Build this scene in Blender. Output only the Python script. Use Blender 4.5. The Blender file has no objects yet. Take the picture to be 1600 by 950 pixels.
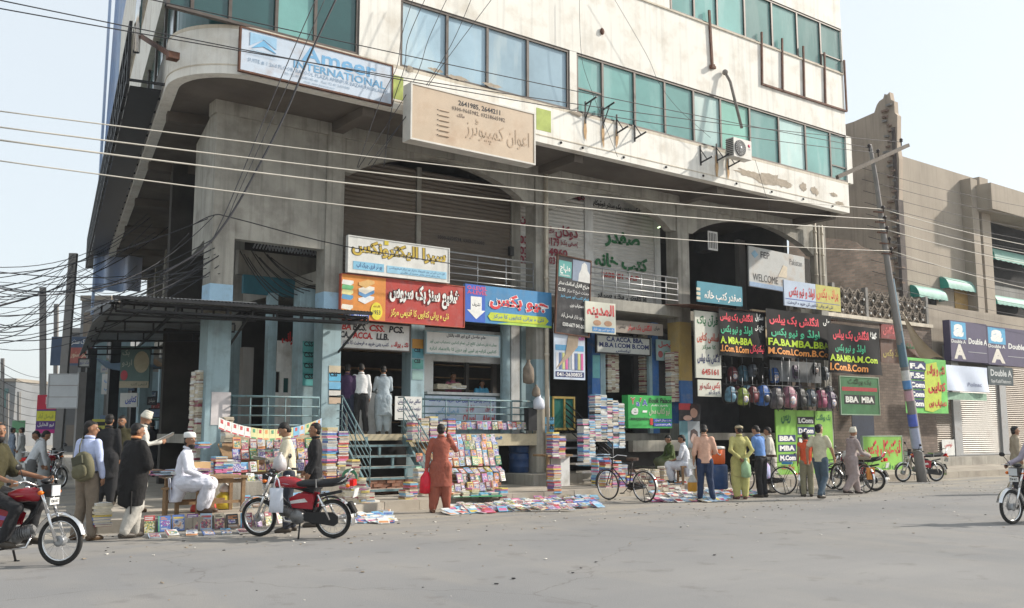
import bpy, bmesh, math, random
from mathutils import Vector as V, Matrix as M
random.seed(7)
sc = bpy.context.scene; C = sc.collection
PI = math.pi; R = math.radians; UP = V((0, 0, 1))

# ---------------------------------------------------------------- camera
ALPHA = R(53.0); TILT = R(7.48); EYE = 1.6; FPX = 1500.0
cd = bpy.data.cameras.new('camera'); cam = bpy.data.objects.new('camera', cd); C.objects.link(cam); sc.camera = cam
cd.sensor_width = 36; cd.lens = 36 * FPX / 1600; cd.clip_start = 0.1; cd.clip_end = 3000
HV = V((math.cos(ALPHA), math.sin(ALPHA), 0)); RV = V((math.sin(ALPHA), -math.cos(ALPHA), 0))
FV = HV * math.cos(TILT) + UP * math.sin(TILT); UV = UP * math.cos(TILT) - HV * math.sin(TILT)
cam.matrix_world = M(((RV.x, UV.x, -FV.x, 0), (RV.y, UV.y, -FV.y, 0), (RV.z, UV.z, -FV.z, EYE), (0, 0, 0, 1)))

# ---------------------------------------------------------------- sky and sun
SUN = V((-1.25, 0.50, -0.80)).normalized()          # direction the light travels
w = bpy.data.worlds.new('World'); sc.world = w; w.use_nodes = True
nt = w.node_tree; bg = nt.nodes['Background']
sky = nt.nodes.new('ShaderNodeTexSky'); sky.sky_type = 'NISHITA'; sky.sun_disc = False
el = math.asin(-SUN.z); sky.sun_elevation = el; sky.sun_rotation = math.atan2(-SUN.x, -SUN.y)
sky.air_density = 1.1; sky.dust_density = 2.6; sky.ozone_density = 1.0; sky.altitude = 200
haze = nt.nodes.new('ShaderNodeMix'); haze.data_type = 'RGBA'; haze.inputs[0].default_value = 0.58
haze.inputs[7].default_value = (10.2, 10.9, 11.2, 1)
nt.links.new(sky.outputs[0], haze.inputs[6]); nt.links.new(haze.outputs[2], bg.inputs[0]); bg.inputs[1].default_value = 0.092
ld = bpy.data.lights.new('sun', 'SUN'); ld.energy = 4.4; ld.angle = R(2.0); ld.color = (1.0, 0.93, 0.83)
so = bpy.data.objects.new('sun', ld); C.objects.link(so); so.rotation_euler = SUN.to_track_quat('-Z', 'Y').to_euler()
sc.view_settings.view_transform = 'Standard'; sc.view_settings.look = 'None'
sc.view_settings.exposure = 0.40; sc.view_settings.gamma = 1.0

# ---------------------------------------------------------------- pixel -> place (photo coordinates 1600 x 950)
def ray(x, y): return FV * FPX + RV * (x - 800) + UV * (475 - y)
def onY(x, y, Y): d = ray(x, y); t = Y / d.y; return V((d.x * t, Y, EYE + d.z * t))
def onZ(x, y, z=0.0): d = ray(x, y); t = (z - EYE) / d.z; return V((d.x * t, d.y * t, z))
def atD(x, y, D):                                    # at horizontal distance D along the view axis
    d = ray(x, y); t = D / (d.x * HV.x + d.y * HV.y); return V((d.x * t, d.y * t, EYE + d.z * t))
SD = V((0.199, 0.980, 0)).normalized()               # direction of the side street facade
SN = V((-SD.y, SD.x, 0))                              # its outward normal
S0 = V((6.05, 20.6, 0))
def onS(x, y, off=0.0):                              # on the side facade plane, off metres outwards
    d = ray(x, y); o = V((0, 0, EYE)); p0 = S0 + SN * off
    t = (p0 - o).dot(SN) / d.dot(SN); return o + d * t

# ---------------------------------------------------------------- object helpers
def tag(o, label=None, cat=None, group=None, kind=None):
    if label: o['label'] = label
    if cat: o['category'] = cat
    if group: o['group'] = group
    if kind: o['kind'] = kind
    return o
def empty(name, loc=(0, 0, 0), label=None, cat=None, group=None):
    o = bpy.data.objects.new(name, None); C.objects.link(o); o.location = loc; o.empty_display_size = 0.1
    return tag(o, label, cat, group)
def wloc(p):
    s = V((0, 0, 0))
    while p: s += V(p.location); p = p.parent
    return s
def kids(o): return KIDS.get(o.name, [])
KIDS = {}
def link(o, parent=None):
    C.objects.link(o)
    if parent: o.parent = parent; KIDS.setdefault(parent.name, []).append(o)
    return o
def copy_tree(o, parent=None):
    c = o.copy(); link(c, parent)
    for ch in kids(o): copy_tree(ch, c)
    return c
class MB:
    def __init__(s): s.v = []; s.f = []; s.mi = []; s.sm = []
    def add(s, vs, fs, m=0, sm=False):
        n = len(s.v); s.v += [tuple(p) for p in vs]
        for k, f in enumerate(fs):
            s.f.append([i + n for i in f]); s.mi.append(m if not isinstance(m, (list, tuple)) else m[k]); s.sm.append(sm)
        return s
    def obox(s, O, A, B, D, m=0):
        O, A, B, D = V(O), V(A), V(B), V(D)
        vs = [O, O + A, O + A + B, O + B, O + D, O + A + D, O + A + B + D, O + B + D]
        fs = [(0, 3, 2, 1), (4, 5, 6, 7), (0, 1, 5, 4), (1, 2, 6, 5), (2, 3, 7, 6), (3, 0, 4, 7)]
        if A.cross(B).dot(D) < 0: fs = [tuple(reversed(f)) for f in fs]
        return s.add(vs, fs, m)
    def box(s, c, d, rz=0, m=0, rot=None):
        r = rot or M.Rotation(rz, 3, 'Z'); c = V(c)
        A, B, D = r @ V((d[0], 0, 0)), r @ V((0, d[1], 0)), r @ V((0, 0, d[2]))
        return s.obox(c - (A + B + D) / 2, A, B, D, m)
    def bb(s, x0, x1, y0, y1, z0, z1, m=0): return s.obox((x0, y0, z0), (x1 - x0, 0, 0), (0, y1 - y0, 0), (0, 0, z1 - z0), m)
    def bar(s, a, b, w, h=None, m=0, up=UP):
        a, b = V(a), V(b); h = h or w; d = b - a; x = d.cross(up)
        if x.length < 1e-6: x = d.cross(V((1, 0, 0)))
        x.normalize(); z = x.cross(d).normalized()
        return s.obox(a - x * w / 2 - z * h / 2, d, x * w, z * h, m)
    def tube(s, pts, r, n=8, m=0, cap=True, sx=1.0, ref=None):
        pts = [V(p) for p in pts]; k = len(pts); rr = r if isinstance(r, (list, tuple)) else [r] * k
        vs, fs = [], []; px = None
        for i, p in enumerate(pts):
            d = (pts[min(i + 1, k - 1)] - pts[max(i - 1, 0)]).normalized()
            if px is None:
                a = V(ref) if ref else (UP if abs(d.z) < 0.9 else V((1, 0, 0)))
                px = (a - d * a.dot(d)).normalized()
            else: px = (px - d * px.dot(d)).normalized()
            py = d.cross(px)
            for j in range(n):
                t = 2 * PI * j / n; vs.append(p + px * math.cos(t) * rr[i] * sx + py * math.sin(t) * rr[i])
        for i in range(k - 1):
            for j in range(n):
                a, b = i * n + j, i * n + (j + 1) % n; fs.append((a, b, b + n, a + n))
        s.add(vs, fs, m, True)
        if cap:
            q = len(s.v) - len(vs); s.f.append([q + j for j in reversed(range(n))]); s.mi.append(m); s.sm.append(False)
            s.f.append([q + (k - 1) * n + j for j in range(n)]); s.mi.append(m); s.sm.append(False)
        return s
    def ring(s, c, ax, rad, r, n=28, k=8, m=0, a0=0, a1=2 * PI, sy=1.0):
        ax = V(ax).normalized(); u = ax.orthogonal().normalized() if abs(ax.y) < .9 else V((1, 0, 0)); v = ax.cross(u); full = abs(a1 - a0 - 2 * PI) < 1e-4
        cnt = n if full else n + 1; vs, fs = [], []
        for i in range(cnt):
            t = a0 + (a1 - a0) * i / n; d = u * math.cos(t) + v * math.sin(t)
            for j in range(k):
                q = 2 * PI * j / k; vs.append(V(c) + d * (rad + r * math.cos(q)) + ax * r * sy * math.sin(q))
        for i in range(n):
            i2 = (i + 1) % cnt
            for j in range(k): fs.append((i * k + j, i * k + (j + 1) % k, i2 * k + (j + 1) % k, i2 * k + j))
        return s.add(vs, fs, m, True)
    def prism(s, pts, O, A, B, D, m=0, sm=False):      # 2D outline in axes A,B extruded along D
        O, A, B, D = V(O), V(A), V(B), V(D); n = len(pts)
        vs = [O + A * p[0] + B * p[1] for p in pts]; vs += [p + D for p in vs]
        ar = sum(pts[i][0] * pts[(i + 1) % n][1] - pts[(i + 1) % n][0] * pts[i][1] for i in range(n))
        fs = [tuple(reversed(range(n))), tuple(range(n, 2 * n))] + [(i, (i + 1) % n, (i + 1) % n + n, i + n) for i in range(n)]
        if ar * A.cross(B).dot(D) < 0: fs = [tuple(reversed(f)) for f in fs]
        return s.add(vs, fs, m, sm)
    def lathe(s, prof, O=(0, 0, 0), n=16, m=0, ax=UP, sx=1, sy=1):
        ax = V(ax).normalized(); u = ax.orthogonal().normalized(); v = ax.cross(u); vs, fs = [], []
        if abs(ax.z) > .99: u, v = V((1, 0, 0)), V((0, 1, 0)) * (1 if ax.z > 0 else -1)
        for r, z in prof:
            for j in range(n):
                t = 2 * PI * j / n; vs.append(V(O) + ax * z + u * r * sx * math.cos(t) + v * r * sy * math.sin(t))
        for i in range(len(prof) - 1):
            for j in range(n): a, b = i * n + j, i * n + (j + 1) % n; fs.append((a, b, b + n, a + n))
        fs.append(tuple(reversed(range(n)))); k = (len(prof) - 1) * n; fs.append(tuple(range(k, k + n)))
        return s.add(vs, fs, m, True)
    def ball(s, c, r, m=0, n=12, k=8, rot=None):
        rx, ry, rz = (r, r, r) if not isinstance(r, (tuple, list)) else r; vs = []; fs = []; rot = rot or M.Identity(3)
        for i in range(k + 1):
            a = PI * i / k; q = max(math.sin(a), 0.02)
            for j in range(n): t = 2 * PI * j / n; vs.append(V(c) + rot @ V((rx * q * math.cos(t), ry * q * math.sin(t), -rz * math.cos(a))))
        for i in range(k):
            for j in range(n): a, b = i * n + j, i * n + (j + 1) % n; fs.append((a, b, b + n, a + n))
        fs.append(tuple(reversed(range(n)))); fs.append(tuple(range(k * n, k * n + n)))
        return s.add(vs, fs, m, True)
    def sheet(s, fn, nu, nv, m=0, sm=True, th=0.0):
        vs = [V(fn(i / nu, j / nv)) for j in range(nv + 1) for i in range(nu + 1)]
        fs = [(j * (nu + 1) + i, j * (nu + 1) + i + 1, (j + 1) * (nu + 1) + i + 1, (j + 1) * (nu + 1) + i) for j in range(nv) for i in range(nu)]
        s.add(vs, fs, m, sm)
        if th:
            a = vs[1] - vs[0]; b = vs[nu + 1] - vs[0]; nrm = a.cross(b).normalized() * th
            s.add([p - nrm for p in vs], [tuple(reversed(f)) for f in fs], m, sm)
        return s
    def mesh(s, name, mats, off=None):
        me = bpy.data.meshes.new(name); vs = s.v
        if off is not None and off.length > 0: vs = [(p[0] - off.x, p[1] - off.y, p[2] - off.z) for p in vs]
        me.from_pydata(vs, [], s.f)
        for m in (mats if isinstance(mats, (list, tuple)) else [mats]): me.materials.append(m)
        me.polygons.foreach_set('material_index', s.mi); me.polygons.foreach_set('use_smooth', s.sm); me.update()
        return me
    def build(s, name, mats, parent=None, label=None, cat=None, group=None, kind=None):
        me = s.mesh(name, mats, wloc(parent) if parent else None)
        return tag(link(bpy.data.objects.new(name, me), parent), label, cat, group, kind)
def thing_mesh(mb, name, mats, label, cat, group=None): return mb.build(name, mats, None, label, cat, group)

# ---------------------------------------------------------------- materials
MC = {}
def mat(name, rgb, rough=0.8, var=0.18, scale=2.0, bump=0.0, bscale=30, dirt=None, metal=0.0, streak=0.0, spec=0.35, trans=0, alpha=1, emit=0):
    """rgb base colour, broken up by noise; dirt=(rgb, amount, scale); streak=vertical runs of grime"""
    key = name
    if key in MC: return MC[key]
    m = bpy.data.materials.new(name); m.use_nodes = True; n = m.node_tree; b = n.nodes['Principled BSDF']; L = n.links.new
    b.inputs['Roughness'].default_value = rough; b.inputs['Metallic'].default_value = metal; b.inputs['Specular IOR Level'].default_value = spec
    if alpha < 1: b.inputs['Alpha'].default_value = alpha
    if trans: b.inputs['Transmission Weight'].default_value = trans
    tc = n.nodes.new('ShaderNodeTexCoord')
    def noi(sc_, det=5, mp=None):
        t = n.nodes.new('ShaderNodeTexNoise'); t.inputs['Scale'].default_value = sc_; t.inputs['Detail'].default_value = det; t.inputs['Roughness'].default_value = .6
        if mp:
            mm = n.nodes.new('ShaderNodeMapping'); mm.inputs['Scale'].default_value = mp; L(tc.outputs['Object'], mm.inputs[0]); L(mm.outputs[0], t.inputs[0])
        else: L(tc.outputs['Object'], t.inputs[0])
        return t.outputs['Fac']
    def ramp(src, a, bb_, lo=0.0, hi=1.0):
        r = n.nodes.new('ShaderNodeMapRange'); r.inputs[1].default_value = a; r.inputs[2].default_value = bb_; r.inputs[3].default_value = lo; r.inputs[4].default_value = hi; L(src, r.inputs[0]); return r.outputs[0]
    def mix(fac, c1, c2):
        x = n.nodes.new('ShaderNodeMix'); x.data_type = 'RGBA'
        if hasattr(fac, 'links'): L(fac, x.inputs[0])
        else: x.inputs[0].default_value = fac
        for k, cc in ((6, c1), (7, c2)):
            if hasattr(cc, 'links'): L(cc, x.inputs[k])
            else: x.inputs[k].default_value = (*cc, 1)
        return x.outputs[2]
    lo = tuple(c * (1 - var) for c in rgb); hi = tuple(min(1, c * (1 + var)) for c in rgb)
    col = mix(ramp(noi(scale), .3, .7), lo, hi)
    if dirt: col = mix(ramp(noi(dirt[2], 8, (1.6, 1.6, .3) if 'glass' in name else None), .5, .72 if 'glass' not in name else .6, 0, dirt[1]), col, dirt[0])
    if streak: col = mix(ramp(noi(1.0, 6, (7, 7, .28)), .50, .66, 0, streak), col, tuple(c * .38 for c in rgb))
    if name.find('glass') >= 0:                       # panes differ a little from one another
        oi = n.nodes.new('ShaderNodeObjectInfo'); hs = n.nodes.new('ShaderNodeHueSaturation'); L(ramp(oi.outputs['Random'], 0, 1, .62, 1.3), hs.inputs['Value']); L(col, hs.inputs['Color']); col = hs.outputs[0]
    L(col, b.inputs['Base Color'])
    if bump:
        bp = n.nodes.new('ShaderNodeBump'); bp.inputs['Strength'].default_value = bump; bp.inputs['Distance'].default_value = .02
        L(noi(bscale, 6), bp.inputs['Height']); L(bp.outputs[0], b.inputs['Normal'])
    if emit: L(col, b.inputs['Emission Color']); b.inputs['Emission Strength'].default_value = emit
    MC[key] = m; m['_c'] = 1
    return m
def flat(name, rgb, rough=.6): return mat(name, rgb, rough, .10, 2, dirt=(tuple(.5 * c + .14 for c in rgb), .45, 3.5), streak=.12)
GR = (.10, .085, .07)
concrete = mat('concrete', (.36, .335, .29), .9, .22, 1.1, .35, 25, (GR, .55, .8), streak=.35)
pillar_m = mat('pillar_concrete', (.345, .33, .29), .9, .2, 1.4, .3, 30, (GR, .5, 1.6), streak=.45)
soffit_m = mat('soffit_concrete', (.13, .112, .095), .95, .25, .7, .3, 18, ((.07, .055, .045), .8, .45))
plaster = mat('cream_plaster', (.79, .77, .71), .85, .05, .8, .12, 40, ((.46, .39, .30), .55, 1.3), streak=.22)
dirty_plaster = mat('sill_plaster', (.62, .56, .46), .9, .15, 1.2, .2, 40, ((.28, .23, .18), .6, 1.3), streak=.3)
tan_plaster = mat('tan_plaster', (.37, .32, .26), .9, .12, .35, .2, 30, ((.27, .23, .18), .6, .5), streak=.2)
grey_plaster = mat('grey_plaster', (.26, .25, .235), .9, .15, .5, .2, 30, ((.16, .14, .12), .6, .6), streak=.3)
cyan_paint = mat('pale_blue_paint', (.31, .43, .47), .6, .12, 1.5, .15, 40, ((.17, .2, .2), .65, 2.2), streak=.35)
sky_paint = mat('sky_blue_paint', (.34, .52, .66), .6, .1, 2, .1, 40, ((.2, .22, .2), .4, 3))
white_paint = mat('white_paint', (.68, .68, .66), .6, .08, 2, .1, 40, ((.28, .25, .2), .55, 2.4), streak=.25)
dark_metal = mat('dark_metal', (.03, .03, .032), .5, .3, 5, metal=.3)
rust_metal = mat('rusty_metal', (.12, .055, .035), .8, .4, 6, .3)
grey_metal = mat('grey_metal', (.38, .39, .40), .45, .15, 4, metal=.5, dirt=((.15, .1, .06), .5, 4))
rail_blue = mat('railing_blue_paint', (.15, .24, .26), .5, .15, 6, dirt=((.12, .08, .05), .7, 9))
chrome = mat('chrome', (.72, .72, .72), .18, .05, 3, metal=1.0)
rubber = mat('rubber', (.025, .024, .023), .85, .3, 20)
black_pl = mat('black_plastic', (.018, .018, .02), .4, .2, 5)
wood = mat('worn_wood', (.27, .17, .09), .8, .3, 6, .3, 60, ((.1, .07, .05), .5, 5))
plywood = mat('plywood', (.52, .35, .18), .7, .15, 3)
glass_teal = mat('teal_glass', (.17, .36, .34), .12, .2, .5, dirt=((.30, .46, .44), .6, .7), spec=.6)
glass_teal2 = mat('teal_glass_curtain', (.28, .60, .50), .15, .2, .6, dirt=((.42, .66, .58), .7, .9), spec=.6)
glass_blue = mat('blue_film_glass', (.30, .42, .50), .2, .2, .5, dirt=((.42, .50, .52), .6, .8), spec=.6)
glass_dark = mat('dark_teal_glass', (.035, .10, .10), .1, .2, .6, spec=.7)
frame_m = mat('window_frame_brown', (.10, .085, .075), .5, .2, 4, metal=.3)
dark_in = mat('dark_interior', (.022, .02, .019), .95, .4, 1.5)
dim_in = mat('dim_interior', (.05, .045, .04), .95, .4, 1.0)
shut_m = mat('shutter_brown', (.19, .16, .13), .6, .15, 1.2, .1, 20, ((.12, .09, .06), .6, 1.2), metal=.2)
shut_g = mat('shutter_grey', (.34, .325, .30), .6, .1, 1.5, .1, 20, ((.2, .17, .14), .6, 1.5), metal=.2)
shut_w = mat('shutter_white', (.62, .61, .58), .6, .1, 1.5, .1, 20, ((.3, .25, .2), .5, 1.5), metal=.1)
paper = mat('paper', (.72, .69, .62), .8, .06, 6)
# joined letter shapes for right-to-left lettering (isolated, final, initial, medial)
_AF = {}
def _af(ch, base, n): _AF[ch] = (base, n)
for ch, b, n in (('ا',0xFE8D,2),('آ',0xFE81,2),('ب',0xFE8F,4),('پ',0xFB56,4),('ت',0xFE95,4),('ٹ',0xFB66,4),('ث',0xFE99,4),
    ('ج',0xFE9D,4),('چ',0xFB7A,4),('ح',0xFEA1,4),('خ',0xFEA5,4),('د',0xFEA9,2),('ڈ',0xFB88,2),('ذ',0xFEAB,2),('ر',0xFEAD,2),
    ('ڑ',0xFB8C,2),('ز',0xFEAF,2),('ژ',0xFB8A,2),('س',0xFEB1,4),('ش',0xFEB5,4),('ص',0xFEB9,4),('ض',0xFEBD,4),('ط',0xFEC1,4),
    ('ع',0xFEC9,4),('غ',0xFECD,4),('ف',0xFED1,4),('ق',0xFED5,4),('ک',0xFB8E,4),('گ',0xFB92,4),('ل',0xFEDD,4),('م',0xFEE1,4),
    ('ن',0xFEE5,4),('ں',0xFB9E,2),('و',0xFEED,2),('ہ',0xFBA6,4),('ھ',0xFBAA,4),('ی',0xFBFC,4),('ے',0xFBAE,2),('ئ',0xFE89,4)): _af(ch, b, n)
def shape(s):
    if not any(c in _AF for c in s): return s
    out = []
    for i, c in enumerate(s):
        if c not in _AF: out.append(c); continue
        b, n = _AF[c]
        pj = i > 0 and s[i-1] in _AF and _AF[s[i-1]][1] == 4
        nj = n == 4 and i+1 < len(s) and s[i+1] in _AF
        out.append(chr(b + (3 if pj and nj else 2 if nj else 1 if pj else 0)))
    r = []; num = ''
    for c in reversed(out):
        if c.isascii() and c.isalnum() or c in '-.': num = c + num
        else:
            r.append(num); num = ''; r.append(c)
    return ''.join(r) + num

# ================================================================ ground, road, pavement
def road_mat():
    m = bpy.data.materials.new('dusty_asphalt'); m.use_nodes = True; n = m.node_tree; b = n.nodes['Principled BSDF']; L = n.links.new
    tc = n.nodes.new('ShaderNodeTexCoord')
    def noi(s, d=6, mp=None, r=.6):
        t = n.nodes.new('ShaderNodeTexNoise'); t.inputs['Scale'].default_value = s; t.inputs['Detail'].default_value = d; t.inputs['Roughness'].default_value = r
        mm = n.nodes.new('ShaderNodeMapping'); mm.inputs['Scale'].default_value = mp or (1, 1, 1); L(tc.outputs['Object'], mm.inputs[0]); L(mm.outputs[0], t.inputs[0]); return t.outputs['Fac']
    def mr(s, a, c, lo, hi):
        r = n.nodes.new('ShaderNodeMapRange'); [setattr(r.inputs[i + 1], 'default_value', x) for i, x in enumerate((a, c, lo, hi))]; L(s, r.inputs[0]); return r.outputs[0]
    def mx(f, a, c):
        x = n.nodes.new('ShaderNodeMix'); x.data_type = 'RGBA'; L(f, x.inputs[0])
        for k, q in ((6, a), (7, c)):
            if hasattr(q, 'links'): L(q, x.inputs[k])
            else: x.inputs[k].default_value = (*q, 1)
        return x.outputs[2]
    c = mx(mr(noi(.22), .35, .68, 0, 1), (.20, .20, .202), (.262, .255, .248))
    c = mx(mr(noi(.7, 8, (1, .25, 1)), .5, .75, 0, .55), c, (.31, .285, .25))
    sp = n.nodes.new('ShaderNodeSeparateXYZ'); L(tc.outputs['Object'], sp.inputs[0]); ml = n.nodes.new('ShaderNodeMath'); ml.operation = 'MULTIPLY'
    L(mr(sp.outputs[1], 12.0, 16.4, 0, 1), ml.inputs[0]); L(mr(noi(.9, 7, (.5, 1.6, 1)), .34, .62, .1, 1), ml.inputs[1]); c = mx(ml.outputs[0], c, (.38, .335, .265))     # dust swept to the kerb
    c = mx(mr(noi(.5, 5, (.22, 2.4, 1)), .48, .7, 0, .5), c, (.20, .20, .205))
    c = mx(mr(noi(1.9, 9), .58, .66, 0, .5), c, (.16, .15, .145))
    c = mx(mr(noi(55, 3, None, .8), .5, .8, 0, .6), c, (.15, .14, .13))
    g = n.nodes.new('ShaderNodeTexVoronoi'); g.feature = 'DISTANCE_TO_EDGE'; g.inputs['Scale'].default_value = .16
    mm = n.nodes.new('ShaderNodeVectorMath'); mm.operation = 'ADD'; tn = n.nodes.new('ShaderNodeTexNoise'); tn.inputs['Scale'].default_value = .9; tn.inputs['Detail'].default_value = 6
    sc_ = n.nodes.new('ShaderNodeVectorMath'); sc_.operation = 'SCALE'; sc_.inputs['Scale'].default_value = 1.6
    L(tc.outputs['Object'], tn.inputs[0]); L(tn.outputs['Color'], sc_.inputs[0]); L(tc.outputs['Object'], mm.inputs[0]); L(sc_.outputs[0], mm.inputs[1]); L(mm.outputs[0], g.inputs[0])
    c = mx(mr(g.outputs['Distance'], 0, .003, .45, 0), c, (.09, .08, .07))
    L(c, b.inputs['Base Color']); b.inputs['Roughness'].default_value = .92; b.inputs['Specular IOR Level'].default_value = .25
    bp = n.nodes.new('ShaderNodeBump'); bp.inputs['Strength'].default_value = .35; bp.inputs['Distance'].default_value = .02; L(noi(60, 4), bp.inputs['Height']); L(bp.outputs[0], b.inputs['Normal'])
    return m
earth = mat('packed_earth', (.33, .27, .2), .95, .2, .8, .5, 20, ((.2, .16, .12), .6, 1.5))
pave_m = mat('pavement_concrete', (.36, .32, .265), .93, .2, .9, .35, 22, ((.2, .17, .14), .6, 1.4))
g = MB(); g.sheet(lambda u, v: ((u - .5) * 1600, (v - .5) * 1600, -.02), 8, 8); g.build('ground', earth, kind='structure')
g = MB(); g.sheet(lambda u, v: (-60 + u * 190, -40 + v * 170, 0), 40, 40, sm=False); g.build('road', road_mat(), kind='structure')
kerb = [onZ(x, y) for x, y in ((152, 834), (300, 829), (450, 817), (600, 801), (800, 786), (1100, 768), (1600, 741))]
KX = [k.x for k in kerb]; KY = [k.y for k in kerb]
kend = kerb[-1] + V((40, 0, 0)); kend.y = kerb[-1].y
PZ = .2
side_far = kerb[0] + SD * 60
outl = [side_far] + kerb + [kend, kend + V((0, 40, 0)), side_far + V((10, 0, 0))]
g = MB(); g.prism([(p.x, p.y) for p in outl], (0, 0, -.01), (1, 0, 0), (0, 1, 0), (0, 0, PZ + .01)); g.build('pavement', pave_m, kind='structure')
pvm = bpy.data.objects.get('pavement')
ks = MB(); kp = [side_far] + kerb + [kend]                      # separate kerb stones, slightly uneven, as parts of the pavement
kmesh = []
def stones(a, b, parent):
    L_ = (b - a).length; n = max(1, round(L_ / .9)); d = (b - a) / n
    nn = V((d.y, -d.x, 0)).normalized()
    for i in range(n):
        m = MB(); j = random.uniform(-.006, .008)
        m.obox(a + d * i + d * .008 + nn * (.012 + j) + V((0, 0, -.008)), d * .984, -nn * .2, V((0, 0, PZ + .014 + j)), 0); m.build('kerb_stone', pave_m, parent)
for a, b in zip(kp[1:-1], kp[2:]):
    if a.x < 30: stones(a, b if b.x < 34 else a + (b - a) * 1.0, pvm)
stones(kerb[0] + SD * 14, kerb[0], pvm)
# loose litter and grit along the gutter
lit = MB()
for i in range(700):
    x = random.uniform(3, 30); y = random.uniform(12.5, 16.8) if random.random() < .75 else random.uniform(8, 14); s = random.uniform(.01, .045)
    a = random.uniform(0, PI); lit.box((x, y, .006 + s * .1), (s, s * random.uniform(.4, 1), s * .2), a, random.choice((0, 0, 1, 2)))
lit.build('roadside_litter', [earth, paper, dark_metal], kind='stuff')

# ================================================================ the plaza building
FY, EY, GY, BY = 20.3, 18.45, 21.5, 26.0          # column face, slab edge, shop front, back wall
XR = 28.15; Z8 = 8.87; ZS = 9.82; ZF = 1.5; ZM = 5.35
bld = empty('plaza_building', (0, 0, 0), 'big concrete corner plaza with rounded cream parapet and long rows of teal windows', 'building')
def fx(x, y=480, Y=FY): return onY(x, y, Y).x
def fz(x, y, Y=FY): return onY(x, y, Y).z
corner = V((5.61, EY, 0)); tl = 1.75
def outline(inset=0.0, far=29.5):
    t0 = corner + SD * tl; t1 = corner + V((tl, 0, 0)); pts = [corner + SD * far]
    r = tl * math.tan(R(39.25)); cen = t1 + V((0, r, 0)); a0 = math.atan2(t0.y - cen.y, t0.x - cen.x); a1 = -PI / 2
    if a0 > 0: a0 -= 2 * PI
    pts.append(t0)
    for i in range(1, 15): a = a0 + (a1 - a0) * i / 15; pts.append(cen + V((math.cos(a), math.sin(a), 0)) * r)
    pts += [t1, V((XR, EY, 0))]
    if inset:
        q = []
        for i, p in enumerate(pts):
            d = (pts[min(i + 1, len(pts) - 1)] - pts[max(i - 1, 0)]).normalized(); q.append(p + V((-d.y, d.x, 0)) * inset)
        pts = q
    return pts
def strip(name, z0, z1, th, m, inset=0.0, parent=bld):
    o = outline(inset); q = outline(inset + th); n = len(o); b = MB(); vs = []
    for p, r in zip(o, q): vs += [(p.x, p.y, z0), (p.x, p.y, z1), (r.x, r.y, z1), (r.x, r.y, z0)]
    fs = []
    for i in range(n - 1):
        for j in range(4): fs.append((i * 4 + j, i * 4 + (j + 1) % 4, (i + 1) * 4 + (j + 1) % 4, (i + 1) * 4 + j))
    fs += [(0, 3, 2, 1), tuple((n - 1) * 4 + k for k in range(4))]
    b.add(vs, [tuple(reversed(f)) for f in fs], 0); return b.build(name, m, parent)
strip('parapet', Z8 - .02, ZS, .25, plaster)
strip('parapet_moulding', Z8 + .16, Z8 + .185, .05, dirty_plaster, -.012)
strip('sill_band', ZS + .002, ZS + .08, .34, dirty_plaster, .0)
strip('spandrel_wall', 11.55, 13.68, .3, plaster, .003)
strip('sill_band', 13.682, 13.73, .36, dirty_plaster, -.03)
strip('top_wall', 15.35, 19.0, .3, plaster, .003)
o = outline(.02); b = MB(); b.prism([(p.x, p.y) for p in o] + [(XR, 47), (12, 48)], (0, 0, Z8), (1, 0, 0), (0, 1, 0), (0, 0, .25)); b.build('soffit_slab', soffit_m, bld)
o = outline(.5); b = MB()
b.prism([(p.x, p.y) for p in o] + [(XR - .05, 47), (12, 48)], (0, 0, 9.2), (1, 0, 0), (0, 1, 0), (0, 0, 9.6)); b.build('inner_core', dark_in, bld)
# weep holes under the parapet, a countable row of small dark pipes
for i, x in enumerate((415, 517, 606, 876, 910, 974, 1040, 1098, 1150, 1205, 1254, 1300)):
    p = V((fx(x, 150 + (x - 600) * .22, EY), EY, Z8 + .09)); m = MB(); m.lathe([(.0, 0), (.035, 0), (.035, .03), (.02, .03), (.02, 0)], p + V((0, -.03, 0)), 8, 0, (0, 1, 0)); m.build('weep_pipe', dark_metal, bld)

glass_pale = mat('pale_glass_curtained', (.42, .60, .58), .25, .15, .8, dirt=((.60, .70, .66), .7, .9), spec=.5)
def window_row(xs, yref, z0, z1, mats, kind='front', rails=()):
    """one window thing per run of panes: frame with every pane a part"""
    X = [onY(x, yref(x), EY).x if kind == 'front' else x for x in xs]
    w0 = MB(); Y = EY + .06
    for x in X: w0.bb(x - .035, x + .035, Y - .03, Y + .09, z0, z1)
    w0.bb(X[0] - .035, X[-1] + .035, Y - .035, Y + .085, z0 - .001, z0 + .06); w0.bb(X[0] - .035, X[-1] + .035, Y - .035, Y + .085, z1 - .07, z1 + .001)
    for i, fr in rails: w0.bb(X[i] + .035, X[i + 1] - .035, Y - .02, Y + .05, z0 + (z1 - z0) * fr - .02, z0 + (z1 - z0) * fr + .02)
    f = w0.build('window', frame_m, bld)
    for i in range(len(X) - 1):
        mp = mats[i % len(mats)]; mp = glass_pale if i in (4, 7) and len(X) > 9 else mp; t = random.uniform(-.012, .012); p = MB()
        p.obox((X[i] + .036, Y + .02 + t, z0 + .06), (X[i + 1] - X[i] - .072, -t * 1.5, 0), (0, .012, 0), (0, 0, z1 - z0 - .13)); p.build('pane', mp, f)
r1 = lambda x: 20 + (x - 360) * .2
zt = 11.55
window_row([262, 300, 360, 433, 494, 560], lambda x: 40, ZS + .08, zt, [glass_dark, glass_dark, glass_dark, glass_teal])
window_row([628, 700, 763, 826, 889], lambda x: 60 + (x - 628) * .2, ZS + .08, zt, [glass_blue])
T, U_ = glass_teal, glass_teal2
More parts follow.
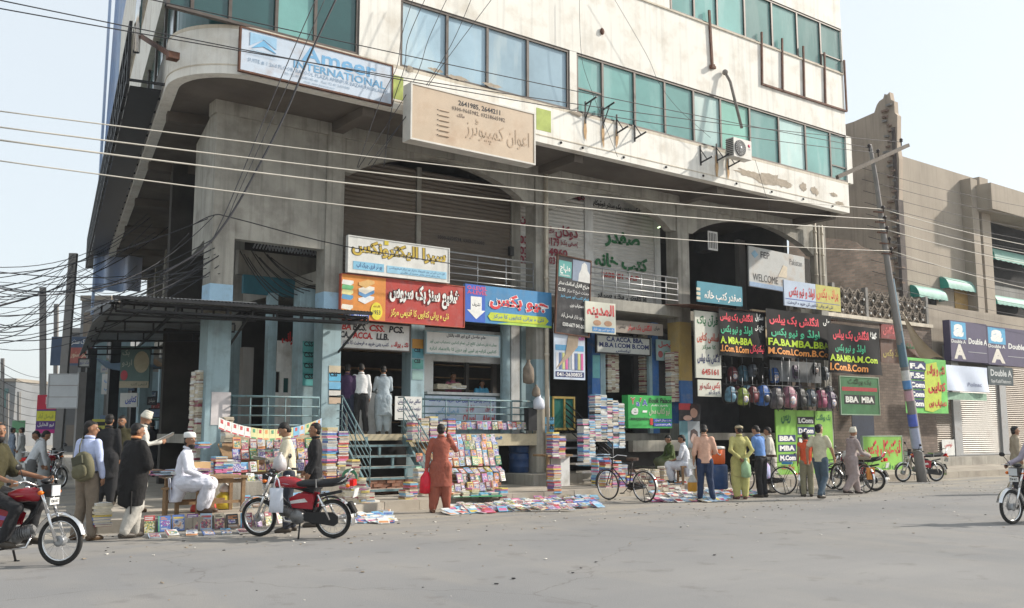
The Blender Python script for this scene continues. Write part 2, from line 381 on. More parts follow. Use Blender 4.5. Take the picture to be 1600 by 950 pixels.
window_row([903, 943, 993, 1040, 1085, 1127, 1172.6, 1218, 1259.5, 1298, 1327], lambda x: 110 + (x - 900) * .25, ZS + .08, zt, [T, T, T, T, T, U_, T, U_, T, T], rails=((0, .42), (9, .3)))
window_row([1050, 1086, 1122, 1165, 1207.6, 1246.7, 1283, 1316], lambda x: 10 + (x - 1080) * .2, 13.73, 15.35, [T], rails=((6, .3),))
for a, b_, z0, z1 in ((560, 628, ZS, zt), (889, 903, ZS, zt), (1327, 1345, ZS, zt), (1316, 1345, 13.7, 15.35), (780, 1050, 13.7, 15.35)):
    yr = (lambda x: 110) if z0 < 12 else (lambda x: 30)
    x0, x1 = fx(a, 90, EY) + .036, min(fx(b_, 90, EY) - .036, XR)
    if a == 560: x0 = onY(560, 40, EY).x + .036; x1 = onY(628, 60, EY).x - .036
    if x1 <= x0 or a >= 1316: x0 = onY(a, yr(a) + 60, EY).x + .04; x1 = XR
    m = MB(); m.bb(x0, x1, EY + .01, EY + .3, z0 + (.081 if z0 < 12 else .03), z1 - .001); m.build('pier', plaster, bld)
m = MB(); m.bb(-2 + 5.61 + 5, onY(780, 0, EY).x, EY + .05, EY + .1, 13.74, 15.34); m.build('window', glass_teal, bld)
# side windows behind the rounded corner
sp = outline(.1); n_ = len(sp)
sw = MB(); a = corner + SD * (tl + .2) + V((.1, 0, 0)); 
for k in range(12):
    sw = MB(); p0 = corner + SD * (tl + k * 2.2) - SN * .12; sw.bar(p0 + UP * (ZS + .1), p0 + UP * zt, .06, m=0); sw.build('side_mullion', frame_m, bld)
sw = MB(); p0 = corner + SD * tl - SN * .16; sw.obox(p0 + UP * (ZS + .09), SD * 26, -SN * .02, UP * (zt - ZS - .1)); sw.build('side_window', glass_dark, bld)
cw = MB(); oo = outline(.14)[1:17]
for i in range(len(oo) - 1):
    cw.obox(oo[i] + UP * (ZS + .09), oo[i + 1] - oo[i], V((.0, .02, 0)), UP * (zt - ZS - .1))
cw.build('corner_window', glass_dark, bld)

# thin angle-iron frames left on the spandrel wall (old sign frames)
def onE(x, y, d=0): p = onY(x, y, EY - d); return p
def ebars(segs, m, name='old_sign_frame', w=.05, d=.03):
    b = MB()
    for (x0, y0, x1, y1) in segs: b.bar(onE(x0, y0, d), onE(x1, y1, d), w, .05, up=V((0, -1, 0)))
    return b.build(name, m, bld)
ebars([(1190, 50, 1191, 131), (1222, 60, 1223, 142), (1255, 72, 1257, 152), (1288, 82, 1290, 162), (1190, 131, 1323, 174), (1319, 94, 1323, 174)], rust_metal, w=.06)
ebars([(1108, 16, 1113, 104), (1113, 104, 1118, 106)], rust_metal, w=.08)
m = MB(); p = onE(1113, 104, .08); m.box(p, (.12, .12, .12)); p = onE(941, 49, .03); m.ball(p, (.07, .04, .1)); m.build('wall_bracket', rust_metal, bld)
# green patch of old paint between the signs
m = MB(); a = onE(838, 168, .004); b_ = onE(861, 205, .004); m.bb(a.x, b_.x, EY - .004, EY, fz(838, 202, EY), fz(838, 168, EY)); a = onE(615, 100); m.bb(a.x, fx(630, 130, EY), EY - .004, EY, fz(620, 155, EY), fz(620, 118, EY)); m.build('green_paint_patch', mat('lime_paint', (.40, .47, .14), .8, .2, 3), bld)

# ---------------------------------------------------------------- columns, arches and floors
CX = [fx(345), fx(520), fx(848), fx(1070), fx(1289)]
def column(x, wd, z0=PZ, z1=Z8, Y=FY, paint=None, m=pillar_m):
    c = MB(); c.bb(x - wd / 2, x + wd / 2, Y, Y + wd, z0, z1); o = c.build('column', m, bld)
    if paint:
        for (p0, p1, pm) in paint:
            q = MB(); e = .004; q.bb(x - wd / 2 - e, x + wd / 2 + e, Y - e, Y + wd + e, p0, p1); q.build('painted_band', pm, o)
    return o
column(CX[0], .5, paint=[(PZ + .01, 4.1, cyan_paint), (4.3, 4.75, sky_paint)])
column(CX[1], .46, paint=[(PZ + .01, 4.35, cyan_paint), (4.35, 4.8, sky_paint)])
column(CX[2], .46, paint=[(.48, 2.19, mat('cream_column_paint', (.50, .46, .38), .8, .12, 2, .2, 30, ((.2, .18, .15), .6, 2), streak=.3)), (2.2, 3.5, cyan_paint)])
blue_p = mat('royal_blue_paint', (.05, .16, .42), .6, .15, 2, .1, 30, ((.3, .3, .3), .4, 5))
yel_p = mat('ochre_paint', (.50, .36, .13), .7, .15, 2, .1, 30, ((.35, .3, .22), .5, 3))
column(CX[3], .5, paint=[(ZF + .3, 3.1, blue_p), (3.1, 4.9, yel_p)])
column(CX[4], .4)
fr = [(CX[i], CX[i + 1]) for i in range(4)]
for k, (a, b_) in enumerate(fr[1:]):
    sp0 = a + .24; sp1 = b_ - .24; n = 18; zt0 = 7.75; za = 8.52; pts = [(sp0, Z8 - .01), (sp0, zt0)]
    for i in range(n + 1):
        t = i / n; pts.append((sp0 + .25 + (sp1 - sp0 - .5) * t, zt0 + (za - zt0) * math.sin(PI * t) ** .75))
    pts += [(sp1, zt0), (sp1, Z8 - .01)]
    m = MB(); m.prism(pts, (0, FY + .06, 0), (1, 0, 0), (0, 0, 1), (0, .28, 0)); m.build('arch', pillar_m, bld)
# beam under the slab edge, cross beams
m = MB(); m.bb(CX[0] - .3, XR - .1, FY - .02, FY + .4, Z8 - .3, Z8 - .003); m.build('edge_beam', pillar_m, bld)
for x in (CX[1], CX[2], CX[3], XR - .5):
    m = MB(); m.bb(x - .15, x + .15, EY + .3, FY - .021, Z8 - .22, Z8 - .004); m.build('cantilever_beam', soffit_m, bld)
for k in range(6):
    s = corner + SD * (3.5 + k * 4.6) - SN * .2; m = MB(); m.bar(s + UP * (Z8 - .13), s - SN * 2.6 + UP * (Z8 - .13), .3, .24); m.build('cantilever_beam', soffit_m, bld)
# corner infill wall over the arcade
zi = 5.8
m = MB(); m.bb(CX[0] + .251, CX[1] - .231, FY + .05, FY + .3, zi, Z8 - .3); m.build('infill_wall', pillar_m, bld)
m = MB(); sa = V((CX[0] - .24, FY + .5, 0)); m.obox(sa + UP * zi, SD * 2.2, V((.25, 0, 0)), UP * (Z8 - .3 - zi)); m.build('infill_wall', pillar_m, bld)
# mezzanine floor, balcony and ground floor plates
m = MB(); m.bb(CX[1] - .2, XR - .3, FY + .47, BY, ZM - .3, ZM); m.build('mezzanine_floor', concrete, bld)
m = MB(); m.bb(fx(912), fx(1059), FY - .15, FY + .469, ZM - .32, ZM - .003); m.build('balcony_slab', pillar_m, bld)
m = MB(); m.bb(fx(1300) - .3, XR, FY + .2, FY + .469, ZM - .3, ZM); m.build('floor_edge', concrete, bld)
m = MB(); m.bb(CX[0] + .5, XR - .3, FY + .75, BY, ZF - .22, ZF); m.build('ground_floor', concrete, bld)
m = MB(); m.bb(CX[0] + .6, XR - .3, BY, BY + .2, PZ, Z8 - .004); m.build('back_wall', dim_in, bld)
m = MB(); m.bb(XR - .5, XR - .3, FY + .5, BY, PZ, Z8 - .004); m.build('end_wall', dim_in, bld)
# side street colonnade
for k in range(7):
    p = S0 - SN * 2.0 + SD * (3.6 + k * 3.9)
    m = MB(); m.obox(p + UP * PZ, SD * .45, -SN * .45, UP * (Z8 - PZ - .01)); o = m.build('column', pillar_m, bld)
    q = MB(); q.obox(p + UP * (PZ + .01) - SD * .004 + SN * .004, SD * .458, -SN * .458, UP * 3.9); q.build('painted_band', cyan_paint, o)
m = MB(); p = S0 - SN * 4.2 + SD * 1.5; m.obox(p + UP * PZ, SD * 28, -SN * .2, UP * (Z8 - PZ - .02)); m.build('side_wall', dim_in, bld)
m = MB(); p = S0 - SN * 1.9 + SD * 6; m.obox(p + UP * 4.9, SD * 24, -SN * 2.3, UP * .3); m.build('side_mezzanine', concrete, bld)
for k in range(5):
    p = S0 - SN * 4.19 + SD * (3 + k * 4.6); m = MB(); m.obox(p + UP * (PZ + .4), SD * 3.2, SN * .05, UP * 2.6); m.build('side_shop_shutter', [cyan_paint, shut_g, white_paint][k % 3], bld)
    m = MB(); m.obox(p + UP * 3.3, SD * 3.6, SN * .12, UP * .9); m.build('side_fascia', [white_paint, cyan_paint][k % 2], bld)

# plaster fallen off the parapet, and rust runs under the iron brackets
rp = random.Random(21); peel = mat('bare_render_patch', (.40, .34, .27), .95, .2, 8, .5, 40)
BN = [0]
def blob(cx, cy, rx, ry, m_, name, n=26, rough=.35, e=.006):
    BN[0] += 1; e += .0011 * BN[0]; p = onY(cx, cy, EY); sx_ = onY(cx + rx, cy, EY).x - p.x; sz_ = p.z - onY(cx, cy + ry, EY).z; b = MB()
    b.prism([(sx_ * math.cos(t * 2 * PI / n) * (1 + rp.uniform(-rough, rough)), sz_ * math.sin(t * 2 * PI / n) * (1 + rp.uniform(-rough, rough))) for t in range(n)], (p.x, EY - e, p.z), (1, 0, 0), (0, 0, 1), (0, .002, 0)); b.build(name, m_, bld)
for q in ((1172, 272, 20, 6), (1205, 281, 26, 8), (1225, 288, 12, 5), (1255, 292, 5, 6), (1273, 299, 6, 6), (1302, 304, 5, 3), (1312, 318, 7, 3), (680, 110, 10, 3), (715, 122, 16, 3), (770, 134, 14, 3), (640, 108, 5, 5), (900, 178, 10, 3)): blob(*q, peel, 'plaster_patch')
rs = mat('rust_run', (.50, .33, .18), .9, .2, 9)
for (x, y) in ((914, 205), (942, 212), (1137, 262), (1119, 262), (963, 215)): blob(x, y, 2.2, 17, rs, 'rust_run', 14, .3, .005)

# ================================================================ signs and lettering
def text_mesh(s, bold=0.0, skew=0.0):
    c = bpy.data.curves.new('txt', 'FONT'); c.body = shape(s); c.size = 1; c.offset = bold; c.shear = skew; c.resolution_u = 2
    if len(s) > 24: c.resolution_u = 1
    o = bpy.data.objects.new('txt', c); me = bpy.data.meshes.new_from_object(o); bpy.data.objects.remove(o); bpy.data.curves.remove(c)
    return me
def lettering(s, m, parent, O, A, B, w, h, bold=.02, skew=0.0, name='lettering', lift=None, fit=True, arc=0.0):
    """text scaled into the w x h box whose lower left corner is O, along unit axes A (right) and B (up)"""
    me = text_mesh(s, bold, skew); vs = [v.co.copy() for v in me.vertices]
    if not vs: return None
    x0 = min(v.x for v in vs); x1 = max(v.x for v in vs); y0 = min(v.y for v in vs); y1 = max(v.y for v in vs)
    kx = w / max(x1 - x0, 1e-6); ky = h / max(y1 - y0, 1e-6); off = wloc(parent) if parent else V((0, 0, 0))
    N_ = A.cross(B); lf = N_ * (lift or 0)
    for v, p in zip(me.vertices, vs):
        xx = (p.x - x0) * kx; yy = (p.y - y0) * ky
        if arc: t = xx / w * 2 - 1; yy -= arc * t * t
        v.co = O + A * xx + B * yy + lf - off
    me.materials.append(m); o = bpy.data.objects.new(name, me); link(o, parent)
    return o
INK = {}
def ink(rgb):
    k = tuple(round(c, 3) for c in rgb)
    if k not in INK: INK[k] = mat('ink_%02d' % len(INK), rgb, .6, .12, 6)
    return INK[k]
RED, BLK, WHT, YEL, GRN, BLU, LBL, ORG, DGR = (.50, .03, .03), (.02, .02, .025), (.75, .75, .72), (.70, .55, .05), (.02, .33, .10), (.03, .07, .38), (.16, .42, .66), (.72, .25, .04), (.02, .14, .05)
PNK, NAV, MAR = (.75, .12, .2), (.02, .03, .12), (.25, .03, .05)
def sign(name, label, O, A, B, w, h, d, face, items=(), frame=None, cat='sign', group=None, edge=None, wav=0.0, fw=.03):
    """board with its lower left corner at O; items in 0..1 board coordinates: ('t',text,x0,y0,x1,y1,rgb[,bold[,skew]]) ('r',x0,y0,x1,y1,rgb) ('p',[(x,y)..],rgb) ('o',cx,cy,rx,ry,rgb)"""
    A = V(A).normalized(); B = V(B).normalized(); N_ = A.cross(B)
    root = empty(name, O, label, cat, group)
    p = MB()
    if wav:
        def fn(u, v): return O + A * (w * u) + B * (h * v) + N_ * (wav * math.sin(u * 9 + v * 2) * (1.2 - v) + .004)
        p.sheet(fn, 24, 6, 0, True, th=.008)
    else: p.obox(O - N_ * d, A * w, B * h, N_ * d)
    pn = p.build('panel', face, root)
    if frame:
        e = .005
        for (a0, b0, ww, hh) in ((-e, -e, w + 2 * e, fw + e), (-e, h - fw, w + 2 * e, fw + e), (-e, fw + .001, fw + e, h - 2 * fw - .002), (w - fw, fw + .001, fw + e, h - 2 * fw - .002)):
            q = MB(); q.obox(O + A * a0 + B * b0 - N_ * (d + .01), A * ww, B * hh, N_ * (d + .025)); q.build('frame_rail', frame, root)
    lv = .003; base = (wav + .008) if wav else 0
    for it in items:
        lv += .0012; L0 = base + lv
        if it[0] == 't':
            _, s, x0, y0, x1, y1, rgb = it[:7]; bo = it[7] if len(it) > 7 else .02; sk = it[8] if len(it) > 8 else 0
            o = lettering(s, ink(rgb), root, O + A * (w * x0) + B * (h * y0), A, B, w * (x1 - x0), h * (y1 - y0), bo, sk, lift=L0)
            if wav and o:
                off = wloc(root)
                for v in o.data.vertices:
                    q = v.co + off - O; u = q.dot(A) / w; vv = q.dot(B) / h
                    v.co += N_ * (wav * math.sin(u * 9 + vv * 2) * (1.2 - vv) - wav)
        else:
            q = MB()
            if it[0] == 'r':
                _, x0, y0, x1, y1, rgb = it; q.obox(O + A * (w * x0) + B * (h * y0), A * (w * (x1 - x0)), B * (h * (y1 - y0)), N_ * L0)
            elif it[0] == 'p':
                _, pts, rgb = it; q.prism([(a * w, b * h) for a, b in pts], O, A, B, N_ * L0)
            else:
                _, cx, cy, rx, ry, rgb = it; q.prism([(w * (cx + rx * math.cos(t * PI / 10)), h * (cy + ry * math.sin(t * PI / 10))) for t in range(20)], O, A, B, N_ * L0)
            if wav: continue
            q.build('printed_patch', ink(rgb), root)
    return root
AX, BZ = V((1, 0, 0)), V((0, 0, 1))
def fsign(name, label, x0, yt, yb, x1, Y, d, face, items=(), tilt=0.0, **k):
    """sign parallel to the front facade: left edge pixels (x0, yt..yb), right edge at pixel x1"""
    a = onY(x0, yt, Y); b = onY(x0, yb, Y); h = a.z - b.z; xr = onY(x1, (yt + yb) / 2 + (x1 - x0) * .12, Y).x
    A = V((math.cos(tilt), 0, math.sin(tilt))); B = V((-math.sin(tilt), 0, math.cos(tilt)))
    return sign(name, label, V((b.x, Y, b.z)), A, B, xr - b.x, h, d, face, items, **k)

# ================================================================ neighbouring buildings on the right
def brick_mat(name, c1, c2, mortar, scale, axis='XZ'):
    m = bpy.data.materials.new(name); m.use_nodes = True; n = m.node_tree; b = n.nodes['Principled BSDF']; L = n.links.new
    tc = n.nodes.new('ShaderNodeTexCoord'); sp = n.nodes.new('ShaderNodeSeparateXYZ'); cb = n.nodes.new('ShaderNodeCombineXYZ'); L(tc.outputs['Object'], sp.inputs[0])
    L(sp.outputs[0 if axis == 'XZ' else 1], cb.inputs[0]); L(sp.outputs[2], cb.inputs[1])
    nz = n.nodes.new('ShaderNodeTexNoise'); nz.inputs['Scale'].default_value = 2.5; nz.inputs['Detail'].default_value = 5; ad = n.nodes.new('ShaderNodeVectorMath'); ad.operation = 'SCALE'; ad.inputs['Scale'].default_value = .12
    L(tc.outputs['Object'], nz.inputs[0]); L(nz.outputs['Color'], ad.inputs[0]); a2 = n.nodes.new('ShaderNodeVectorMath'); a2.operation = 'ADD'; L(cb.outputs[0], a2.inputs[0]); L(ad.outputs[0], a2.inputs[1])
    bt = n.nodes.new('ShaderNodeTexBrick'); L(a2.outputs[0], bt.inputs[0]); bt.inputs['Color1'].default_value = (*c1, 1); bt.inputs['Color2'].default_value = (*c2, 1); bt.inputs['Mortar'].default_value = (*mortar, 1)
    bt.inputs['Scale'].default_value = scale; bt.inputs['Mortar Size'].default_value = .025; bt.inputs['Brick Width'].default_value = .6; bt.inputs['Row Height'].default_value = .24; bt.inputs['Mortar Smooth'].default_value = .4
    mx = n.nodes.new('ShaderNodeMix'); mx.data_type = 'RGBA'; mx.blend_type = 'MULTIPLY'; mx.inputs[0].default_value = .8; L(bt.outputs['Color'], mx.inputs[6])
    n2 = n.nodes.new('ShaderNodeTexNoise'); n2.inputs['Scale'].default_value = 1.3; n2.inputs['Detail'].default_value = 9; L(tc.outputs['Object'], n2.inputs[0])
    cr = n.nodes.new('ShaderNodeMapRange'); cr.inputs[1].default_value = .3; cr.inputs[2].default_value = .7; cr.inputs[3].default_value = .6; cr.inputs[4].default_value = 1.25; L(n2.outputs['Fac'], cr.inputs[0]); L(cr.outputs[0], mx.inputs[7])
    L(mx.outputs[2], b.inputs['Base Color']); b.inputs['Roughness'].default_value = .95
    bp = n.nodes.new('ShaderNodeBump'); bp.inputs['Strength'].default_value = .9; bp.inputs['Distance'].default_value = .03; L(bt.outputs['Color'], bp.inputs['Height']); L(bp.outputs[0], b.inputs['Normal'])
    return m
brick_p = brick_mat('party_wall_brick', (.80, .60, .47), (.58, .43, .33), (.62, .55, .46), 2.2, 'YZ')
brick_f = brick_mat('dark_brick', (.20, .15, .12), (.14, .105, .085), (.10, .085, .07), 2.2)
brick_red = mat('red_brick', (.26, .12, .075), .95, .3, 5, .4, 40, ((.2, .17, .14), .6, 6))
QY = 22.3; old_brick = mat('old_brick', (.24, .17, .13), .95, .3, 5, .4, 40)
p = onY(1411, 400, QY); qx = p.x
n1 = empty('roofless_brick_building', (qx, QY, 0), 'tan plastered building with a bare brick side wall and a broken jagged corner on top', 'building')
zt1 = onY(1413, 245, QY).z; xr1 = onY(1528, 290, QY).x
m = MB(); m.bb(qx, xr1, QY, QY + .35, 4.0, zt1); m.build('front_wall', tan_plaster, n1)
# party wall seen from the left, its upper edge ragged and its foot bare brick
def pw(x, y): d = ray(x, y); t = (qx - .02) / d.x; return V((qx - .02, d.y * t, EYE + d.z * t))
pts = [(1411, 700), (1411, 250), (1408, 232), (1408, 182), (1404, 178), (1403, 160), (1398, 158), (1396, 146), (1392, 150), (1388, 149), (1386, 156), (1380, 160), (1376, 166), (1372, 178), (1340, 192), (1300, 205), (1240, 225), (1240, 640)]
P = [pw(*q) for q in pts]
m = MB(); m.prism([(q.y, q.z) for q in P], (qx - .02, 0, 0), (0, 1, 0), (0, 0, 1), (-.3, 0, 0)); m.build('party_wall', mat('party_plaster', (.46, .38, .30), .9, .12, .6, .3, 20, ((.25, .21, .17), .6, .9), streak=.3), n1)
P = [pw(*q) for q in [(1405, 700), (1403, 408), (1398, 400), (1388, 402), (1380, 398), (1366, 392), (1352, 386), (1345, 380), (1330, 376), (1280, 372), (1240, 370), (1240, 640)]]
m = MB(); m.prism([(q.y, q.z) for q in P], (qx - .32, 0, 0), (0, 1, 0), (0, 0, 1), (-.06, 0, 0)); m.build('bare_brick_face', brick_p, n1)
# individual bricks that stand proud on the broken edge
for i in range(60):
    t = i / 60; q = pw(1404 + random.uniform(-5, 2), 165 + t * 480); z = q.z
    b = MB(); b.box((qx - .34 + random.uniform(-.05, .05), QY + random.uniform(-.05, .3), z), (.24, random.uniform(.12, .3), .08)); b.build('brick', old_brick if i % 3 else grey_plaster, n1)
m = MB(); m.bb(qx - .4, qx - .002, QY - .15, QY - .002, 4, pw(1408, 200).z); m.build('broken_corner_strip', mat('dark_corner_render', (.13, .11, .10), .95, .3, 3, .4, 20), n1)
# pilaster and far right block with a projecting balcony box
xa = onY(1516, 290, QY).x; xb = onY(1543, 300, QY).x
for i, (a, b_, c) in enumerate(((1516, 1526, 278), (1530, 1543, 276))):
    m = MB(); m.bb(onY(a, c, QY - .5).x, onY(b_, c, QY - .5).x, QY - .5, QY - .001, 4.0, onY(a, c, QY - .5).z); m.build('pilaster', tan_plaster, n1)
n2 = empty('balcony_building', (xb, QY, 0), 'grey concrete building at the right edge with a projecting balcony box and green window hoods', 'building')
m = MB(); m.bb(xr1 + .002, xr1 + 30, QY + .4, QY + .8, 4.0, onY(1546, 300, QY).z); m.build('front_wall', grey_plaster, n2)
a = onY(1548, 285, QY - 1.2); b_ = onY(1548, 325, QY - 1.2); m = MB(); m.bb(a.x, a.x + 26, QY - 1.2, QY + .398, b_.z, a.z); m.build('balcony_box', tan_plaster, n2)
for (x0, y0, x1, y1) in ((1553, 340, 1600, 440), (1560, 470, 1600, 500)):
    m = MB(); m.bb(onY(x0, y0, QY).x, onY(x1 + 20, y0, QY).x, QY + .36, QY + .399, onY(x0, y1, QY).z, onY(x0, y0, QY).z); m.build('window_recess', dark_in, n2)
def hood(parent, x0, y0, x1, y1, Y):
    a = onY(x0, y0, Y - .5); b_ = onY(x1, y0, Y - .5); h = a.z - onY(x0, y1, Y - .5).z; g_ = mat('green_awning', (.04, .30, .24), .6, .15, 3); g2 = mat('pale_green_awning', (.22, .42, .36), .6, .15, 3)
    m = MB(); k = 10; nx = 14
    def fn(u, v):
        t = v * PI / 2; return V((a.x + (b_.x - a.x) * u, Y - .02 - .42 * math.sin(t) , a.z - h * (1 - math.cos(t)) - (.03 * (round(u * nx) % 2) if v > .99 else 0)))
    m.sheet(fn, nx, k, 0, True, .01); s1 = m.build('window_hood', g2, parent)
    for x in (a.x, b_.x - .012):
        c = MB(); c.prism([(0, 0)] + [(-.42 * math.sin(t * PI / 16), -h * (1 - math.cos(t * PI / 16))) for t in range(9)] + [(0, -h)], (x, Y - .02, a.z), (0, 1, 0), (0, 0, 1), (.012, 0, 0)); c.build('hood_side', g_, parent)
for q in ((1438, 443, 1482, 463), (1484, 430, 1535, 449)): hood(n1, *q, QY)
for q in ((1556, 384, 1610, 404), (1560, 458, 1610, 474)): hood(n2, *q, QY + .3)
m = MB(); a = onY(1490, 452, QY); m.bb(a.x, onY(1512, 455, QY).x, QY - .03, QY - .002, onY(1490, 492, QY).z, a.z); m.build('window', mat('ochre_shutter', (.42, .27, .10), .7, .15, 3), n1)
m = MB(); a = onY(1450, 466, QY); m.bb(a.x, onY(1462, 467, QY).x, QY - .03, QY - .002, onY(1450, 492, QY).z, a.z); m.build('window', dark_in, n1)
# the low shops in front, with a lattice parapet
LY = 20.9
lowx = XR + .35
n3 = empty('low_shop_row', (lowx, LY, 0), 'low brown brick shops right of the plaza with closed roller shutters and a lattice parapet', 'building')
lz = onY(1345, 500, LY).z; xe = onY(1450, 500, LY).x; zt3 = onY(1345, 452, LY).z
m = MB(); m.bb(lowx, xe + .2, LY + .001, LY + .25, PZ - .1, lz); m.build('brick_front', brick_f, n3)
m = MB(); m.bb(lowx, xe + .2, LY - .1, LY + .35, lz + .002, lz + .14); m.build('roof_ledge', dirty_plaster, n3)
m = MB(); nx = 16; W_ = xe - lowx; h = zt3 - lz - .14
for i in range(nx):
    for j in range(2):
        x0 = lowx + W_ * i / nx; z0 = lz + .15 + h / 2 * j; cx, cz = x0 + W_ / nx / 2, z0 + h / 4
        m.ring((cx, LY + .06, cz), (0, 1, 0), h / 4 * .55, .035, 8, 4); m.bar((x0, LY + .06, z0), (x0 + W_ / nx, LY + .06, z0 + h / 2), .05, .05); m.bar((x0 + W_ / nx, LY + .06, z0), (x0, LY + .06, z0 + h / 2), .05, .05)
m.build('lattice_parapet', mat('lattice_brown', (.22, .185, .15), .9, .3, 5), n3, kind='stuff')
m = MB(); m.bb(lowx, xe, LY + .14, LY + .2, lz + .145, zt3 - .02); m.build('parapet_backing', mat('parapet_brown', (.13, .11, .09), .9, .3, 3), n3)
m = MB()
for i in range(14):
    for j in range(2): m.ball((lowx + W_ * (i + .5 + .3 * (j - .5)) / 14, LY + .0, lz + .3 + h * .48 * j), (.05, .03, .05), 0, 6, 4)
m.build('parapet_bosses', white_paint, n3, kind='stuff')
m = MB()
for i in range(5): m.bb(lowx + W_ * i / 4 - .08, lowx + W_ * i / 4 + .08, LY, LY + .18, lz + .142, zt3 + .1)
m.build('parapet_posts', grey_plaster, n3, kind='stuff')
m = MB(); m.bb(xe + .3, xe + 45, LY + .3, LY + .6, PZ - .1, onY(1500, 480, LY).z); m.build('upper_front', tan_plaster, n3)
def shutter(parent, x0, x1, z0, z1, Y, m_, pitch=.085, name='roller_shutter', depth=.03):
    m = MB(); n = max(6, int((z1 - z0) / pitch)); vs = []
    for i in range(n * 2 + 1): z = z0 + (z1 - z0) * i / (n * 2); y = Y - (depth if i % 2 else 0); vs += [(x0, y, z), (x1, y, z)]
    m.add(vs, [(2 * i, 2 * i + 1, 2 * i + 3, 2 * i + 2) for i in range(n * 2)], 0); m.bb(x0, x1, Y + .002, Y + .03, z0, z1)
    o = m.build(name, m_, parent)
    b = MB(); b.bb(x0, x1, Y - .05, Y - .0, z0 - .0, z0 + .07); b.build('bottom_bar', grey_metal, o)
    return o
sx = [onY(x, 640, LY).x for x in (1420, 1488, 1500, 1562, 1572, 1640)]
zs0 = onY(1500, 712, LY).z; zs1 = onY(1500, 570, LY).z
m = MB(); m.bb(sx[0] - 1, sx[-1] + 30, LY - .6, LY + .299, PZ, zs0 - .02); m.build('shop_step', concrete, n3)
shutter(n3, sx[0], sx[1], zs0, zs1, LY + .05, shut_m); shutter(n3, sx[2], sx[3], zs0, zs1, LY + .05, shut_g); shutter(n3, sx[4], sx[5], zs0, zs1, LY + .05, shut_m); shutter(n3, sx[5] + .5, sx[5] + 5, zs0, zs1, LY + .05, shut_m)
for a, b_ in ((sx[1] + .01, sx[2] - .01), (sx[3] + .01, sx[4] - .01)):
    m = MB(); m.bb(a, b_, LY - .05, LY + .29, zs0, zs1 + .8); m.build('shop_pillar', grey_metal, n3)
m = MB(); a = onY(1330, 648, LY); m.bb(a.x, onY(1364, 650, LY).x, LY - .03, LY, onY(1330, 745, LY).z, a.z); m.build('door', mat('navy_door', (.02, .03, .06), .6, .2, 3), n3)
m = MB(); a = onY(1302, 690, LY); m.bb(onY(1300, 640, LY).x, onY(1328, 640, LY).x, LY - .05, LY, onY(1300, 750, LY).z, onY(1300, 600, LY).z); m.build('brick_pier', brick_f, n3)
# awning sheets
for (x0, y0, x1, dz, nm) in ((1300, 496, 1398, .1, 'corrugated awning in front of the brick shop right of the black banners'),):
    a = onY(x0, y0, LY - 1.6); b_ = onY(x1, y0 + 3, LY - 1.6); m = MB(); n = 60
    m.sheet(lambda u, v: V((a.x + (b_.x - a.x) * u, LY - 1.6 + 1.5 * v, a.z + .02 * (round(u * n) % 2) + .25 * v)), n, 2, 0, False, .01)
    thing_mesh(m, 'awning', grey_metal, nm, 'awning')

# ================================================================ left: hoarding, tall blue sheet, side street
hd = empty('side_hoarding', (0, 0, 0), 'long dark sign frame fixed along the side street parapet, seen edge on', 'hoarding')
for z in (8.95, 9.6, 10.25):
    a = corner + SD * (tl + .3) + SN * .75 + UP * z; m = MB(); m.bar(a, a + SD * 26, .06); m.build('long_rail', dark_metal, hd)
for k in range(27):
    a = corner + SD * (tl + .3 + k) + SN * .75; m = MB(); m.bar(a + UP * 8.9, a + UP * 10.3, .05); m.build('upright', dark_metal, hd)
    m = MB(); m.bar(a + UP * 9.0, a - SN * .75 + UP * 9.0, .05); m.build('bracket', dark_metal, hd)
m = MB(); a = corner + SD * (tl + .5) + SN * .70; m.obox(a + UP * 8.9, SD * 26, SN * .02, UP * 1.5); m.build('sheet', black_pl, hd)
m = MB(); a = corner + SD * (tl + .5) + SN * .05; m.obox(a + UP * 8.93, SD * 26, SN * .64, UP * .015); m.build('under_sheet', black_pl, hd)
m = MB(); a = onY(212, 60, 20.2); m.tube([onY(213, 82, 20.6), onY(222, -60, 20.6)], .07, 8); thing_mesh(m, 'downpipe', chrome, 'shiny vertical pipe rising beside the rounded cream corner', 'pipe')
a = onS(218, 55, .35); m = MB(); m.bar(a, onY(270, 88, EY + .6), .09); m.box(onY(270, 88, EY + .6), (.22, .2, .14)); thing_mesh(m, 'wall_strut', rust_metal, 'rusty iron strut sticking out of the rounded cream corner', 'bracket')
blue_sheet = mat('pale_blue_sheet', (.36, .47, .66), .7, .12, .3, .2, 4, ((.62, .58, .62), .8, .25), streak=.2)
a = atD(146, 455, 40); b_ = atD(216, 455, 40); dx = b_ - a; dx.z = 0; m = MB()
m.sheet(lambda u, v: a + dx * u + UP * (24 * v) + HV * (.25 * math.sin(u * 14 + v * 2)) + RV * (.9 * v * .3), 24, 20, 0, True, .02)
m.bar(a + UP * -1, a + UP * 24, .1); thing_mesh(m, 'scaffold_sheet', blue_sheet, 'tall pale blue building sheet hanging beyond the left corner of the plaza', 'sheet')
